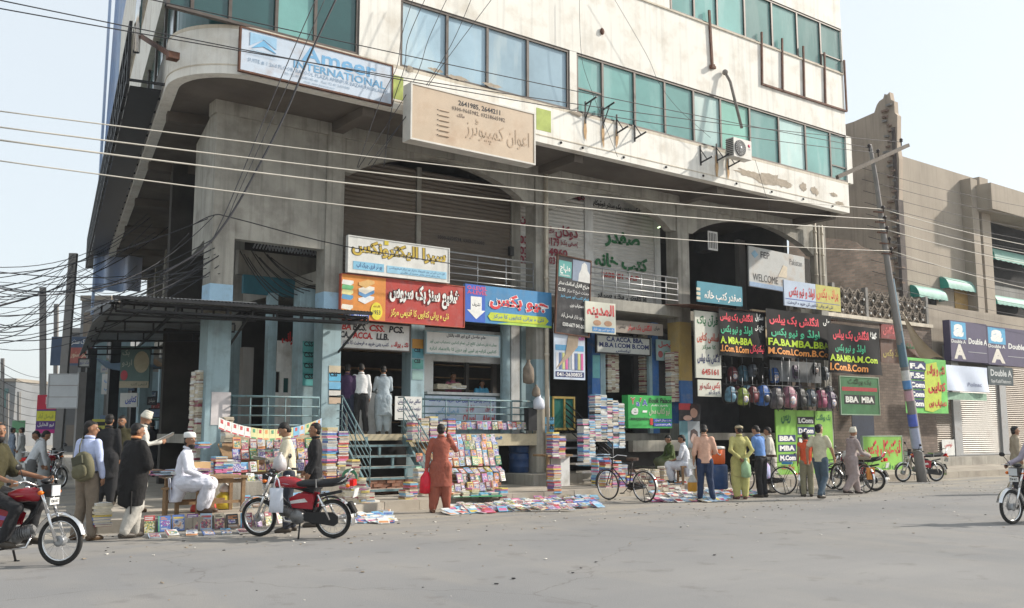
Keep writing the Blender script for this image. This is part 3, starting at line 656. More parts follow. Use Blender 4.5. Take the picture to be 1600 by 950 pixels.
# distant blocks of the side street
rnd = random.Random(3)
fm = [mat('far_wall_%d' % i, c, .9, .15, .3, dirt=((.2, .18, .16), .5, .4)) for i, c in enumerate(((.26, .25, .24), (.19, .20, .21), (.28, .25, .21), (.13, .13, .13)))]
def far_block(x0, x1, ytop, D, dd, mi, label, fl=2):
    a = atD(x0, 640, D); b_ = atD(x1, 640, D); h = atD((x0 + x1) / 2, ytop, D).z; r = empty('street_building', (a.x, a.y, 0), label, 'building'); A = (b_ - a); A.z = 0
    m = MB(); m.obox((a.x, a.y, -.02), A, HV * dd, UP * h); m.build('walls', fm[mi], r)
    m = MB(); m.obox(V((a.x, a.y, h)) - A * .02 - HV * .15, A * 1.04, HV * (dd + .3), UP * .3); m.build('cornice', fm[(mi + 1) % 4], r)
    An = A.normalized(); n = max(2, int(A.length / 2.2)); 
    for f in range(fl):
        z0 = h * f / fl + .6; hh = h / fl - 1.3
        for i in range(n):
            wx = a + An * (A.length * (i + .22) / n); m = MB(); m.obox(V((wx.x, wx.y, z0)) - HV * .05, An * (A.length / n * .55), HV * .04, UP * hh); m.build('window' if f else 'shopfront', [glass_dark, dark_in, shut_m][rnd.randrange(3)], r)
far_block(-70, 22, 596, 95, 12, 1, 'low grey building at the far left end of the side street', 2)
far_block(24, 58, 628, 120, 12, 0, 'small distant building behind the thin far poles', 1)
far_block(56, 100, 600, 140, 15, 2, 'pale distant building at the end of the side street', 2)
far_block(100, 150, 520, 62, 10, 3, 'dark shop building behind the white three panel board', 3)
far_block(118, 165, 470, 56, 10, 1, 'narrow building with balconies below the blue sheet', 3)

# ================================================================ corner canopy
cz = 4.2
ca = empty('corner_canopy', (4.7, 19.3, 0), 'dark corrugated sheet canopy on a steel truss wrapping the plaza corner', 'canopy')
K0 = onZ(150, 462, 4.15); K1 = V((onY(582, 487, 18.75).x, 18.75, 0)); K0 = V((K0.x, K0.y, 0)); kb = SD
sheet_m = mat('corrugated_sheet', (.17, .175, .18), .55, .2, 1.5, metal=.4, dirt=((.10, .08, .07), .7, 1.2))
Wc = 3.2; Lc = 11.2; cx_ = (K1 - K0).normalized(); n = 150; Lf = (K1 - K0).length
m = MB(); m.sheet(lambda u, v: K0 + cx_ * (Lf * u) + V((-cx_.y, cx_.x, 0)) * (1.55 * v) + UP * (cz + .012 * (1 if round(u * n) % 2 else -1) + .10 * v - (.30 * (1 - min(1, u * Lf / .9)) ** 2)), n, 3, 0, False, .006); m.build('front_sheet', sheet_m, ca)
m = MB(); n2_ = 90
def cf(u, v):                                        # v along the side street, u inwards from the outer edge, drooping outwards
    d = Wc * u; return K0 + SD * (.9 + (Lc - .9) * v) - SN * d + UP * (cz + .11 - .55 * (1 - min(1, d / 1.0)) ** 2 + .012 * (1 if round(v * n2_) % 2 else -1))
m.sheet(cf, 12, n2_, 0, True, .006); m.build('side_sheet', mat('pale_corrugated_sheet', (.36, .38, .40), .5, .2, 1.5, metal=.3, dirt=((.12, .1, .09), .6, 1.2)), ca)
def truss(a, b, h, nn, w_=.045, parent=ca):
    t = MB(); t.bar(a, b, w_); t.build('truss_chord', dark_metal, parent); t = MB(); t.bar(a - UP * h, b - UP * h * .8, w_); t.build('truss_chord', dark_metal, parent)
    for i in range(nn + 1):
        p = a + (b - a) * (i / nn); q = a - UP * h + (b - a + UP * h * .2) * (i / nn); t = MB(); t.bar(q + UP * w_ / 2, p - UP * w_ / 2, w_ * .8, up=(b - a).normalized()); t.build('truss_web', dark_metal, parent)
ci = V((-cx_.y, cx_.x, 0))
truss(K0 + cx_ * .5 + ci * .25 + UP * (cz - .1), K1 + ci * .25 + UP * (cz - .1), .16, 10)
truss(K0 + cx_ * .5 + ci * .9 + UP * (cz - .06), K1 + ci * .9 + UP * (cz - .06), .16, 8)
t = MB(); t.bar(K0 + cx_ * .3 + ci * .02 + UP * (cz - .045), K1 + ci * .02 + UP * (cz - .045), .05, .06); t.build('edge_angle', dark_metal, ca)
for s in (1.0, 3.6, 6.2, 8.8, 11.0): truss(K0 + SD * s - SN * .15 + UP * (cz - .16 if s > 1.1 else cz - .05), K0 + SD * s - SN * Wc + UP * (cz - .08), .24, 5)
for d in (.35, 1.6, 2.9):
    t = MB(); t.bar(K0 + SD * .9 - SN * d + UP * (cz - .12), K0 + SD * Lc - SN * d + UP * (cz - .12), .06); t.build('purlin', dark_metal, ca)
e_ = K1 + ci * .2 + UP * (cz - .1)
for x in (-.05, -2.6):
    t = MB(); q = e_ + cx_ * x; t.bar(q, q + ci * 1.2, .05); t.bar(q, q + V((0, 1.45, -.75)), .04); t.build('canopy_bracket', dark_metal, ca)
q = K0 + SD * 10.9 - SN * 3.1; t = MB(); t.bar(q + UP * .2, q + UP * 4.1, .1); t.build('canopy_post', dark_metal, ca)

# ================================================================ shop fronts
def wall_piece(x0, x1, z0, z1, m, Y=GY, th=.12, name='shop_wall', parent=bld):
    b = MB(); b.bb(x0, x1, Y, Y + th, z0, z1); return b.build(name, m, parent)
def px(x, y, Y=GY): return onY(x, y, Y).x
def pz(x, y, Y=GY): return onY(x, y, Y).z
# mezzanine shutters
M1 = GY + .1
for (a, b_, mm) in ((536, 648, shut_m), (656, 797, shut_m), (812, 912, shut_w), (926, 1021, shut_w)):
    shutter(bld, px(a, 400, M1), px(b_, 400, M1), ZM + .01, 8.55, M1, mm, .11)
for (a, b_) in ((648.6, 655.4), (797.6, 811.4), (912.6, 925.4), (1021.6, 1030)):
    wall_piece(px(a, 400, M1), px(b_, 400, M1), ZM, 8.6, pillar_m if a < 900 else white_paint, M1 - .06, .2, 'shutter_post')
wall_piece(px(912, 330, M1), px(1021, 330, M1), 8.551, 8.86, white_paint, M1 - .04, .1, 'fascia')
wall_piece(px(1155, 400, 22.5), px(1185, 400, 22.5), ZM, 8.5, grey_plaster, 22.5, .2, 'inner_pier')
wall_piece(px(1185, 400, 23.5), px(1290, 400, 23.5), ZM, 8.5, dim_in, 23.5, .2, 'inner_wall')
wall_piece(px(1175, 480, 20.8), px(1225, 480, 20.8), ZM - .9, ZM + .3, mat('cream_board', (.62, .50, .33), .8, .1, 3), 20.8, .1, 'balcony_front')
def plain(name, s, x0, yb, x1, h, Y, rgb, parent=bld, bold=.03):
    a = onY(x0, yb, Y); b = onY(x1, yb, Y); return lettering(s, ink(rgb), parent, V((a.x, Y, a.z)), AX, BZ, b.x - a.x, h, bold)
SY = M1 - .045
plain('l', 'صفدر', 945, 385, 1000, .55, SY, DGR, bold=.045); plain('l', 'کتب خانہ', 930, 420, 1012, .55, SY, DGR, bold=.045)
plain('l', 'انگلش بک سیلر', 932, 466, 1010, .26, SY, BLK); plain('l', '2630451 - A.P', 940, 432, 998, .16, SY, RED)
plain('l', 'دوکان', 868, 372, 903, .42, SY, MAR, bold=.03); plain('l', 'برائے', 856, 364, 866, .22, SY, MAR); plain('l', '3179', 855, 383, 874, .25, SY, MAR); plain('l', '(صفی بک)', 876, 384, 903, .2, SY, MAR)
plain('l', '4960', 857, 399, 887, .24, SY, MAR, bold=.04); plain('l', '03', 858, 412, 868, .22, SY, MAR)
plain('l', 'دکان', 812, 350, 838, .3, SY, MAR, bold=.05)
for y in (380, 397, 411): plain('l', '0300', 811, y, 842, .24, SY, MAR, bold=.04)
plain('l', 'ایکسپریس بک سنٹر فوٹوکاپی', 922, 322, 1000, .24, M1 - .05, BLK); plain('l', '0300-6650534, 03036750000', 684, 374, 757, .13, SY, BLK, bold=0.01); plain('l', 'دوکان', 885, 310, 914, .22, SY, MAR)
m = MB(); a = onY(795, 392, M1 - .1); m.box((a.x + .08, a.y, a.z), (.14, .1, .26)); m.build('meter_box', dark_metal, bld)
# railings
def railing(name, label, p0, p1, z0, z1, nr, npost, m_, group=None, loop=None, r=.018):
    root = empty(name, (p0.x, p0.y, z0), label, 'railing', group); p0 = V((p0.x, p0.y, 0)); p1 = V((p1.x, p1.y, 0)); up = (z1[1] - z1[0]) if isinstance(z1, tuple) else 0
    zz0 = z0 if not isinstance(z0, tuple) else z0[0]
    for i in range(nr):
        z = zz0 + (z1 - zz0) * (1 - i / nr); b = MB(); b.tube([p0 + UP * z, p1 + UP * z], r if i else r * 1.4, 6); b.build('rail', m_, root)
    for i in range(npost + 1):
        p = p0 + (p1 - p0) * (i / npost); b = MB(); b.tube([p + UP * zz0, p + UP * (z1 - .01)], r * .9, 6); b.build('post', m_, root)
    return root
railing('mezzanine_railing', 'grey pipe railing of the upper gallery above the red book shop sign', onY(700, 420, FY + .1), onY(833, 430, FY + .1), ZM - .1, 6.15, 5, 3, grey_metal)
railing('mezzanine_railing', 'grey pipe railing of the balcony in front of the white shutter with green lettering', onY(921, 440, FY - .1), onY(1059, 460, FY - .1), ZM, 6.22, 5, 7, grey_metal)
railing('ground_railing', 'pale blue pipe railing along the shop terrace behind the book display', onY(660, 640, FY + .05), onY(832, 640, FY + .05), ZF - .02, 2.36, 5, 5, rail_blue)
a = onY(362, 650, FY - .1); b_ = onY(498, 650, FY - .1)
railing('ground_railing', 'pale blue pipe railing of the dark arcade above the hanging paper banner', a, b_, ZF, 2.33, 4, 5, rail_blue)
railing('ground_railing', 'short pale blue railing running back from the arcade corner', a, a + SD * 2.6 - SN * .1, ZF, 2.33, 4, 2, rail_blue)
# --- arcade behind the first bay
AY = 21.9
wall_piece(px(466, 560, 21.0), px(494, 560, 21.0), ZF, 4.95, cyan_paint, 21.0, .35, 'pilaster')
for k in range(5):
    y = 538 + k * 17; a = onY(473, y, 20.995); 
    if k < 4: m = MB(); m.bb(a.x, a.x + .36, 20.985, 20.998, a.z - .2, a.z + .08); m.build('wall_poster', ink((.10, .36, .36)), bld); plain('l', 'CSS', 475, y + 3, 489, .12, 20.98, BLK)
wall_piece(px(418, 560, AY), px(432, 560, AY), ZF, 4.9, cyan_paint, AY, .2, 'door_jamb'); wall_piece(px(432, 560, AY), px(467, 560, AY), ZF + .001, ZF + 1.0, white_paint, AY, .2, 'shop_dado'); wall_piece(px(432, 540, AY), px(467, 540, AY), 3.0, 3.75, white_paint, AY, .2, 'shop_fascia')
plain('l', 'پرانی', 440, 540, 462, .35, AY - .02, RED, bold=.05)
m = MB(); a = px(438, 580, AY); b2 = px(452, 580, AY); m.bb(a, a + .1, AY + .02, AY + .08, ZF + 1.0, 3.0); m.bb(b2, b2 + .1, AY + .02, AY + .08, ZF + 1.0, 3.0); m.bb(a + .1, b2, AY + .02, AY + .08, 2.85, 3.0); m.build('window_frame', white_paint, bld)
m = MB(); m.bb(a + .1, b2, AY + .05, AY + .07, ZF + 1.0, 2.85); m.build('window', glass_dark, bld)
wall_piece(px(362, 560, 24.5), px(466, 560, 24.5), ZF, 4.9, dim_in, 24.5, .2, 'inner_wall')
wall_piece(px(378, 600, 22.5), px(395, 600, 22.5), ZF, 3.6, grey_plaster, 22.5, .2, 'inner_pier')
m = MB()
for i in range(22): x = px(395 + i * 5, 410, 22.2); m.bar((x, 22.2, 6.0), (x + .45, 22.2, 7.0), .03, .03); m.bar((x + .45, 22.24, 6.0), (x, 22.24, 7.0), .03, .03)
m.build('lattice_screen', grey_metal, bld, kind='stuff')
wall_piece(px(372, 430, 22.3), px(500, 430, 22.3), 5.35, 5.95, concrete, 22.3, .2, 'balcony_front')
wall_piece(px(380, 450, 22.0), px(500, 450, 22.0), 4.85, 5.3, mat('teal_board', (.03, .13, .17), .7, .2, 2), 22.0, .1, 'shop_fascia')
for i in range(9):                                   # drooping cables in the corner opening
    xa = 375 + i * 6; a = onY(xa, 392 + i % 3 * 5, 21.2); b2 = onY(xa + 60 + i * 4, 470 - i * 3, 20.9); c = (a + b2) / 2 - UP * (.25 + .05 * (i % 4)); m = MB()
    m.tube([a * (1 - t) ** 2 + c * 2 * t * (1 - t) + b2 * t * t for t in [k / 10 for k in range(11)]], .012, 4); m.build('cable', rubber, bld)
# --- second bay: terrace, steps, shop
plx0, plx1 = px(546, 680, 19.6), px(641, 680, 19.6)
step_m = mat('step_cream_concrete', (.52, .45, .31), .9, .15, 2, .2, 30, ((.2, .17, .13), .6, 3))
st = empty('shop_steps', (plx0, 18.6, PZ), 'open concrete steps with pale blue railings climbing to the book shop door', 'steps')
m = MB(); m.bb(plx0 - .15, plx1 + .05, 19.95, FY + .74, ZF - .14, ZF + .004); m.build('landing', step_m, st)
for i in range(5):
    z = ZF - .235 * (i + 1); y1 = 19.95 - .27 * i; m = MB(); m.bb(plx0, plx1, y1 - .3, y1 - .01, z - .05, z); m.build('tread', concrete, st)
    m = MB(); m.bb(plx0, plx1, y1 - .32, y1 - .301, z - .045, z - .001); m.build('nosing', rail_blue, st)
    m = MB(); m.bb(plx0 + (plx1 - plx0) * (.3 + .12 * i), plx0 + (plx1 - plx0) * (.3 + .12 * i) + .05, y1 - .25, y1 - .2, z + .001, z + .18); m.build('riser_bar', rail_blue, st)
for x in (plx0 - .02, plx1 + .02):
    m = MB(); m.bar((x, 19.97, ZF - .08), (x, 18.6, PZ + .03), .05, .16); m.build('stringer', rail_blue, st)
    for k in range(5):
        m = MB(); z = .2 + k * .17; m.tube([(x, 20.2, ZF + z), (x, 19.95, ZF + z), (x, 18.55, ZF - 1.22 + z)], .010 if k < 4 else .018, 6); m.build('hand_rail' if k == 4 else 'rail', rail_blue, st)
    for k in range(3):
        y = 19.95 - k * .68; zb = ZF - 1.22 * (19.95 - y) / 1.4; m = MB(); m.tube([(x, y, zb - .05), (x, y, zb + .88)], .014, 6); m.build('post', rail_blue, st)
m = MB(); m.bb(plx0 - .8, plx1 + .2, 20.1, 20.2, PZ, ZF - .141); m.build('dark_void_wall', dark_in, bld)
bm_ = MB(); bm_.box((0, 0, 0), (.21, .1, .07)); bme = bm_.mesh('brick', brick_red)
for r in range(4):
    for i in range(16):
        o = bpy.data.objects.new('brick', bme); link(o, st); o.location = V((plx0 + .1 + i * .225 + (r % 2) * .11, 18.9 + random.uniform(-.03, .03), PZ + .04 + r * .078)) - V(st.location)
# front edge of the terrace and its plinth
m = MB(); m.bb(plx1 + .06, CX[2] - .24, FY - .02, FY + .3, ZF - .3, ZF + .006); m.build('terrace_edge', step_m, bld)
nx0 = px(783, 720, FY)
wall_piece(plx1 + .1, nx0, PZ, ZF - .301, cyan_paint, FY + .1, .15, 'terrace_wall')
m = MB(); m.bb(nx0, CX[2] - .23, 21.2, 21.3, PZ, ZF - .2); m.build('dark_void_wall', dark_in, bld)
plain('l', 'پبلشر', 745, 688, 785, .14, FY - .03, (.08, .2, .4), bold=.05)
m = MB(); m.bb(px(800, 740, FY), px(880, 740, FY) + .3, FY - .9, FY + .5, PZ, .47); m.build('plinth_block', concrete, bld)
blue_drum = mat('blue_drum_plastic', (.02, .06, .17), .5, .2, 3, dirt=((.1, .12, .16), .6, 4))
for i, z in enumerate((.47, 1.0)):
    d = empty('water_drum', (px(816, 720, 20.6), 20.75, z), ('lower' if not i else 'upper') + ' dark blue plastic drum of the pair stacked in the niche beside the grey column', 'drum', 'blue drums in the niche')
    m = MB(); m.lathe([(.25, 0), (.27, .02), (.27, .14), (.285, .16), (.27, .18), (.27, .34), (.285, .36), (.27, .38), (.27, .5), (.24, .52)], d.location, 18); m.build('body', blue_drum, d); m = MB(); m.lathe([(.05, .52), (.05, .535)], V(d.location) + V((.12, 0, 0)), 10); m.build('bung', black_pl, d)
# shop one opening
JY = 20.95
wall_piece(px(642, 580, JY), px(663, 580, JY), ZF, 4.4, cyan_paint, JY, .45, 'pilaster')
for (y, c, t) in ((533, (.55, .28, .06), ''), (548, (.10, .30, .36), 'CSS'), (565, (.12, .34, .30), 'CSS'), (582, (.25, .38, .36), '')):
    a = onY(644, y, JY - .005); m = MB(); m.bb(a.x, a.x + .33, JY - .012, JY - .002, a.z - .18, a.z + .06); m.build('wall_poster', ink(c), bld)
    if t: plain('l', t, 647, y + 2, 657, .1, JY - .02, BLK)
# posters on the corner columns
for (cx0, ys) in ((514, ((575, (.55, .48, .35), ''), (586, (.12, .42, .62), 'CSS'), (601, (.16, .40, .60), ''), (612, (.62, .60, .56), ''), (622, (.50, .38, .28), ''))), (852, ((655, (.14, .4, .58), 'CSS'), (669, (.14, .4, .58), 'CSS')))):
    for (y, c, t) in ys:
        Yp = FY - .012 if cx0 < 600 else FY - .13; a = onY(cx0, y, Yp); m = MB(); m.bb(a.x, a.x + .3, Yp - .003, Yp + .003, a.z - .13, a.z + .06); m.build('wall_poster', ink(c), bld)
        if t: plain('l', t, cx0 + 2, y + 2, cx0 + 13, .1, Yp - .008, BLK)
m = MB(); a = onY(345, 620, FY - .01); m.bb(a.x - .2, a.x + .22, FY - .012, FY - .005, a.z - .6, a.z + .1); m.build('torn_paper', ink((.62, .58, .58)), bld)
wall_piece(px(535, 650, GY + .3), px(612, 650, GY + .3), ZF, ZF + 1.05, white_paint, GY + .3, .4, 'counter')
shelf = MB()
for i in range(5): shelf.bb(px(535, 560, 24), px(662, 560, 24), 24, 24.4, ZF + .3 + i * .5, ZF + .34 + i * .5)
shelf.build('book_shelf', wood, bld, kind='stuff')
wall_piece(px(662.5, 580), px(677, 580), ZF + 1.05, 3.42, white_paint, th=.3, name='window_surround'); wall_piece(px(662.5, 530), px(782, 530), 3.42, 4.3, white_paint, th=.3, name='window_surround')
wall_piece(px(662.5, 640), px(782, 640), ZF, ZF + 1.05, cyan_paint, th=.3, name='shop_dado')
m = MB(); m.bb(px(663, 612), px(782, 612), GY - .15, GY - .002, ZF + 1.03, ZF + 1.1); m.build('window_ledge', white_paint, bld)
for (a, b_, mm) in ((728, 733, dim_in), (770, 776, frame_m)):
    wall_piece(px(a, 580, GY + .1), px(b_, 580, GY + .1), ZF + 1.1, 3.42, mm, GY + .1, .1, 'window_mullion')
for (a, b_, mm) in ((785, 797, cyan_paint), (799, 812, white_paint), (815, 830, cyan_paint)): wall_piece(px(a, 600, GY - .4), px(b_, 600, GY - .4), ZF, 4.7, mm, GY - .4, .1, 'shop_panel')
sv = MB()
for i in range(6): sv.bb(px(680, 580, 23.2), px(768, 580, 23.2), 23.2, 23.5, ZF + .5 + i * .36, ZF + .53 + i * .36)
sv.build('wall_shelf', wood, bld, kind='stuff')

BK = flat('sign_white', (.66, .66, .63)); CRM = mat('sign_aged_cream', (.52, .41, .30), .5, .10, 1.2, dirt=((.36, .22, .13), .5, 1.5)); SRED = flat('sign_red', (.42, .05, .04)); SBLUE = flat('sign_blue', (.06, .24, .47)); SBLK = flat('sign_black', (.02, .02, .024), .45)
SGRN = flat('sign_green', (.05, .38, .08)); LIME = mat('sign_lime', (.22, .46, .07), .5, .25, .9); WBLUE = mat('aged_blue_white', (.52, .60, .70), .5, .08, 2, dirt=((.30, .16, .08), .35, 2.5))
# upper floor signs
fsign('wall_sign', 'rusted white company board with blue English lettering below the dark green windows', 373, 40, 110, 614, EY - .10, .06, WBLUE, [
    ('t', 'Ameer', .38, .57, .88, .93, (.16, .38, .62), .02), ('t', 'INTERNATIONAL', .33, .36, .95, .54, (.14, .34, .55), .02),
    ('t', 'SUITE # 1 2nd FLOOR, RASOOL PLAZA AMINPUR BAZAR FAISALABAD', .05, .24, .97, .34, (.20, .30, .42), .0), ('t', 'Ph: 92 41 2645145-46   Fax: 92 41 2620345', .28, .15, .70, .21, (.25, .35, .45), 0), ('t', 'Web: www.ameerint.com', .40, .07, .60, .12, (.3, .4, .5), 0),
    ('p', [(.06, .62), (.06, .92), (.22, .92), (.22, .66), (.14, .82)], (.30, .50, .68)), ('p', [(.07, .57), (.14, .80), (.22, .57), (.14, .66)], (.16, .42, .66)), ('t', 'AMEER', .06, .48, .22, .55, (.35, .5, .62), 0), ('t', 'INTERNATIONAL', .05, .42, .23, .46, (.4, .5, .6), 0)], frame=rust_metal, tilt=0.0, fw=.03)
bs = fsign('box_sign', 'aged cream box sign with phone numbers hanging from the parapet by struts', 641, 128, 217, 836, EY - .55, .32, CRM, [
    ('t', '2641985, 2644211', .36, .78, .70, .89, BLK, .02), ('t', '0300-9665982, 03218665982', .31, .67, .74, .76, (.08, .06, .05), .01), ('t', 'مالک', .35, .58, .41, .65, (.15, .1, .08)),
    ('t', 'اعوان کمپیوٹرز', .42, .20, .95, .62, (.46, .34, .235), .0)] + [('r', .20, .62 - .09 * i, .205, .635 - .09 * i, BLK) for i in range(6)] + [('r', .215, .622 - .09 * i, .29, .628 - .09 * i, (.42, .3, .2)) for i in range(6)], frame=mat('pale_frame', (.62, .6, .55), .5), fw=.035)
for i, x in enumerate((690, 790)):
    a = onY(x, 240, EY - .4); m = MB(); m.bar(V((a.x, EY - .52, a.z + .25)), V((a.x, EY + .05, a.z + .55)), .05); m.build('strut', rust_metal, bs)
# bay one signs
fsign('shop_sign', 'white board with outlined gold Urdu lettering above the red book shop sign', 543, 367, 425, 702, FY - .22, .1, BK, [
    ('t', 'سُپرا الیکٹرونکس'.replace('ُ', ''), .03, .44, .97, .93, (.05, .04, .02), .075), ('t', 'سُپرا الیکٹرونکس'.replace('ُ', ''), .04, .45, .96, .92, (.50, .36, .05), .035),
    ('r', .05, .10, .34, .32, (.22, .48, .66)), ('t', 'یو ٹر فری چیک اپ', .08, .12, .32, .30, (.03, .06, .2)), ('r', .37, .10, .97, .30, (.28, .52, .68)), ('t', 'ایل سی ڈی ٹی وی کمپیوٹر مانیٹر اور دیگر الیکٹرونکس', .39, .20, .95, .28, (.05, .1, .25), .01), ('t', 'ہمارے ہاں تسلی بخش مرمت کی جاتی ہے', .50, .11, .90, .18, (.05, .1, .25), .01), ('r', .34, .86, .38, .98, (.60, .48, .04))], frame=BK, fw=.02)
books_ico = []
for i, (c, y) in enumerate((((.75, .72, .62), 0), ((.55, .2, .05), .11), ((.1, .3, .5), .22), ((.7, .65, .3), .33), ((.15, .45, .2), .44), ((.7, .7, .66), .55))):
    books_ico.append(('p', [(.0, .22 + y), (.07, .20 + y), (.09, .25 + y), (.09, .31 + y), (.01, .32 + y)], c))
for i, (c, y) in enumerate((((.7, .7, .7), .0), ((.12, .28, .5), .14), ((.75, .7, .6), .22), ((.65, .4, .15), .36))):
    books_ico.append(('p', [(.13, .42 + y), (.18, .36 + y), (.25, .48 + y), (.25, .54 + y), (.20, .56 + y), (.13, .48 + y)], c))
fsign('shop_sign', 'long red book shop sign with white Urdu title and pictures of stacked books', 532, 427, 497, 725.5, FY - .16, .1, SRED, [
    ('r', 0, 0.003, .34, .997, (.62, .24, .05))] + books_ico + [('o', .27, .22, .045, .20, (.70, .62, .05)), ('t', '1953', .24, .14, .30, .24, (.05, .05, .05), .02), ('t', 'قائم شدہ', .245, .28, .295, .36, (.3, .05, .03)),
    ('t', 'شفیع سنز بک سروس', .36, .38, .96, .93, (.02, .01, .01), .085), ('t', 'شفیع سنز بک سروس', .37, .40, .95, .91, WHT, .05), ('t', 'نئی و پرانی کتابوں کا قدیمی مرکز', .38, .10, .86, .32, (.74, .66, .12), .02), ('r', .02, .03, .21, .14, (.05, .12, .5)), ('t', '041-2613722', .03, .045, .2, .125, WHT, .02)], frame=flat('sign_edge', (.50, .10, .05)), fw=.010)
fsign('shop_sign', 'blue book shop sign with white down arrow and red Urdu title', 726.5, 443, 502, 862, FY - .16, .1, SBLUE, [
    ('r', .0, .0, .22, 1, (.04, .12, .48)), ('p', [(.0, .0), (.35, .0), (.6, .12), (1, .06), (1, 0)], (.4, .6, .1)), ('t', 'O-LEVEL', .02, .86, .24, .96, (.60, .10, .2), .03), ('t', 'A-LEVEL', .02, .74, .24, .84, (.60, .10, .2), .03),
    ('p', [(.06, .32), (.02, .32), (.12, .08), (.22, .32), (.18, .32), (.18, .68), (.06, .68)], WHT), ('t', 'تشریف', .075, .4, .165, .52, BLK), ('t', 'جیو بکس', .26, .38, .96, .84, (.8, .8, .8), .09), ('t', 'جیو بکس', .27, .39, .95, .83, (.62, .05, .06), .045),
    ('p', [(.28, .08), (.25, .19), (.28, .30), (.92, .30), (.96, .19), (.92, .08)], (.50, .58, .05)), ('t', 'نئی و پرانی کتابوں کا مرکز', .31, .12, .90, .26, (.05, .15, .4), .02)])
fsign('shop_sign', 'white board reading BCS CSS PCS in red and black over the shop door', 531, 500, 544, 641, FY + .3, .06, BK, [
    ('t', 'BA', .02, .67, .15, .92, RED, .035, .15), ('t', 'BCS.', .17, .67, .36, .92, BLK, .035, .15), ('t', 'CSS.', .40, .67, .62, .92, RED, .035, .15), ('t', 'PCS.', .68, .67, .90, .92, BLK, .035, .15),
    ('t', 'CA.', .0, .38, .12, .62, BLK, .035, .1), ('t', 'ACCA.', .17, .38, .45, .62, RED, .035, .1), ('t', 'LLB.', .50, .38, .68, .62, BLK, .035, .1), ('t', 'نئی پرانی', .72, .10, .97, .36, RED, .04), ('t', 'کتب بھی خرید و فروخت کا مرکز', .03, .12, .68, .30, NAV, .02)], frame=frame_m, fw=.025)
fsign('shop_sign', 'white fascia with small green Urdu lines over the shop window', 665, 516, 552, 781, FY + .45, .06, BK, [
    ('t', 'علم حاصل کرو اور اللہ بالکل', .27, .72, .80, .93, BLK, .03), ('t', 'ہمارے ہاں سکول کالج کی تمام کتابیں دستیاب ہیں اور', .05, .42, .95, .62, (.04, .22, .12), .01), ('t', 'کتابیں کرایہ پر لینے اور دینے کا بااعتماد ادارہ', .05, .12, .95, .32, (.04, .22, .12), .01)], frame=cyan_paint, fw=.03)
fsign('paper_notice', 'white handwritten notice beside the shop steps', 617, 619, 656, 659, FY + .02, .02, BK, [('t', 'مکالمے میکر ایجوکیشن', .1, .66, .95, .9, NAV, .02), ('t', 'ڈپلومہ لیگل ایجوکیشن', .08, .36, .95, .6, NAV, .02), ('t', 'رابطہ', .5, .08, .9, .28, NAV, .02)], tilt=0, cat='notice')
fsign('counter_board', 'pale board with red lettering reading Olevel and Alevel behind the blue railing', 664, 618, 662, 775, GY - .2, .03, WBLUE, [
    ('t', 'Olevel', .52, .06, .70, .34, RED, .02), ('t', 'Alevel', .80, .06, .98, .34, RED, .02), ('t', 'اولیول', .56, .45, .68, .70, RED), ('t', 'اے لیول', .84, .45, .96, .70, RED), ('t', 'فیصل بکس', .14, .28, .46, .6, (.15, .35, .55)), ('t', 'نئی اور پرانی کتابوں کی خرید و فروخت', .05, .76, .97, .94, BLU, .02)])
# bay two
fsign('poster_board', 'black notice board with a white bearded figure silhouette and white lettering', 867, 396, 520, 920, FY - .35, .04, SBLK, [
    ('r', .05, .72, .42, .93, (.10, .34, .32)), ('t', 'منہاج', .09, .76, .38, .89, WHT, .03), ('t', 'PUBLISHERS', .1, .735, .37, .755, WHT), ('r', .45, .70, .98, .97, (.22, .27, .36)), ('p', [(.62, .70), (.64, .80), (.70, .86), (.72, .93), (.80, .96), (.87, .93), (.89, .86), (.98, .80), (.98, .70)], (.6, .6, .58)),
    ('t', 'منہاج القرآن اسلامک سنٹر', .05, .60, .95, .68, WHT, .03), ('t', 'خطبات شیخ کا مرکز', .3, .52, .95, .58, (.6, .6, .6), .01), ('t', 'تمام کتب اور سی ڈیز', .12, .45, .95, .51, (.12, .40, .62), .02), ('t', 'CD, DVD', .05, .53, .25, .58, WHT), ('t', 'دستیاب ہیں', .4, .35, .8, .41, WHT), ('t', 'امین پور بازار فیصل آباد', .15, .2, .95, .27, WHT, .01), ('t', '0300-6677 041-2614', .2, .10, .9, .15, WHT)], tilt=-.05, frame=rust_metal, cat='poster')
fsign('shop_sign', 'tattered blue and white book banner with a row of printed spines', 866, 505, 592, 914, FY - .3, .03, WBLUE, [('r', .04, .04, .96, .14, NAV), ('r', .04, .52, .96, .62, (.1, .3, .5)), ('t', '041-2630835', .08, .055, .9, .125, WHT)] + [('r', .06 + .1 * i, .18, .13 + .1 * i, .48, [(.6, .6, .62), (.1, .15, .3), (.5, .5, .2), (.55, .12, .3), (.3, .32, .34)][i % 5]) for i in range(9)] + [('p', [(.05, .18), (.35, .45), (.45, .8), (.62, .96), (.8, .9), (.75, .6), (.5, .42)], (.36, .28, .2)), ('t', 'الف', .78, .72, .97, .92, (.5, .1, .3), .04)])
fsign('shop_sign', 'small cream sign with red Urdu title hanging left of the balcony', 915, 470, 519, 962, FY - .4, .05, mat('sign_cream', (.66, .66, .56), .5, .06, 2), [
    ('t', 'المدینہ', .05, .48, .95, .94, (.62, .10, .10), .04), ('o', .38, .33, .13, .09, (.55, .32, .2)), ('o', .74, .33, .13, .09, (.55, .32, .2)), ('r', .22, .05, .95, .2, (.10, .30, .62)), ('t', 'بک ڈپو امین پور بازار', .25, .07, .92, .18, WHT, .02)])
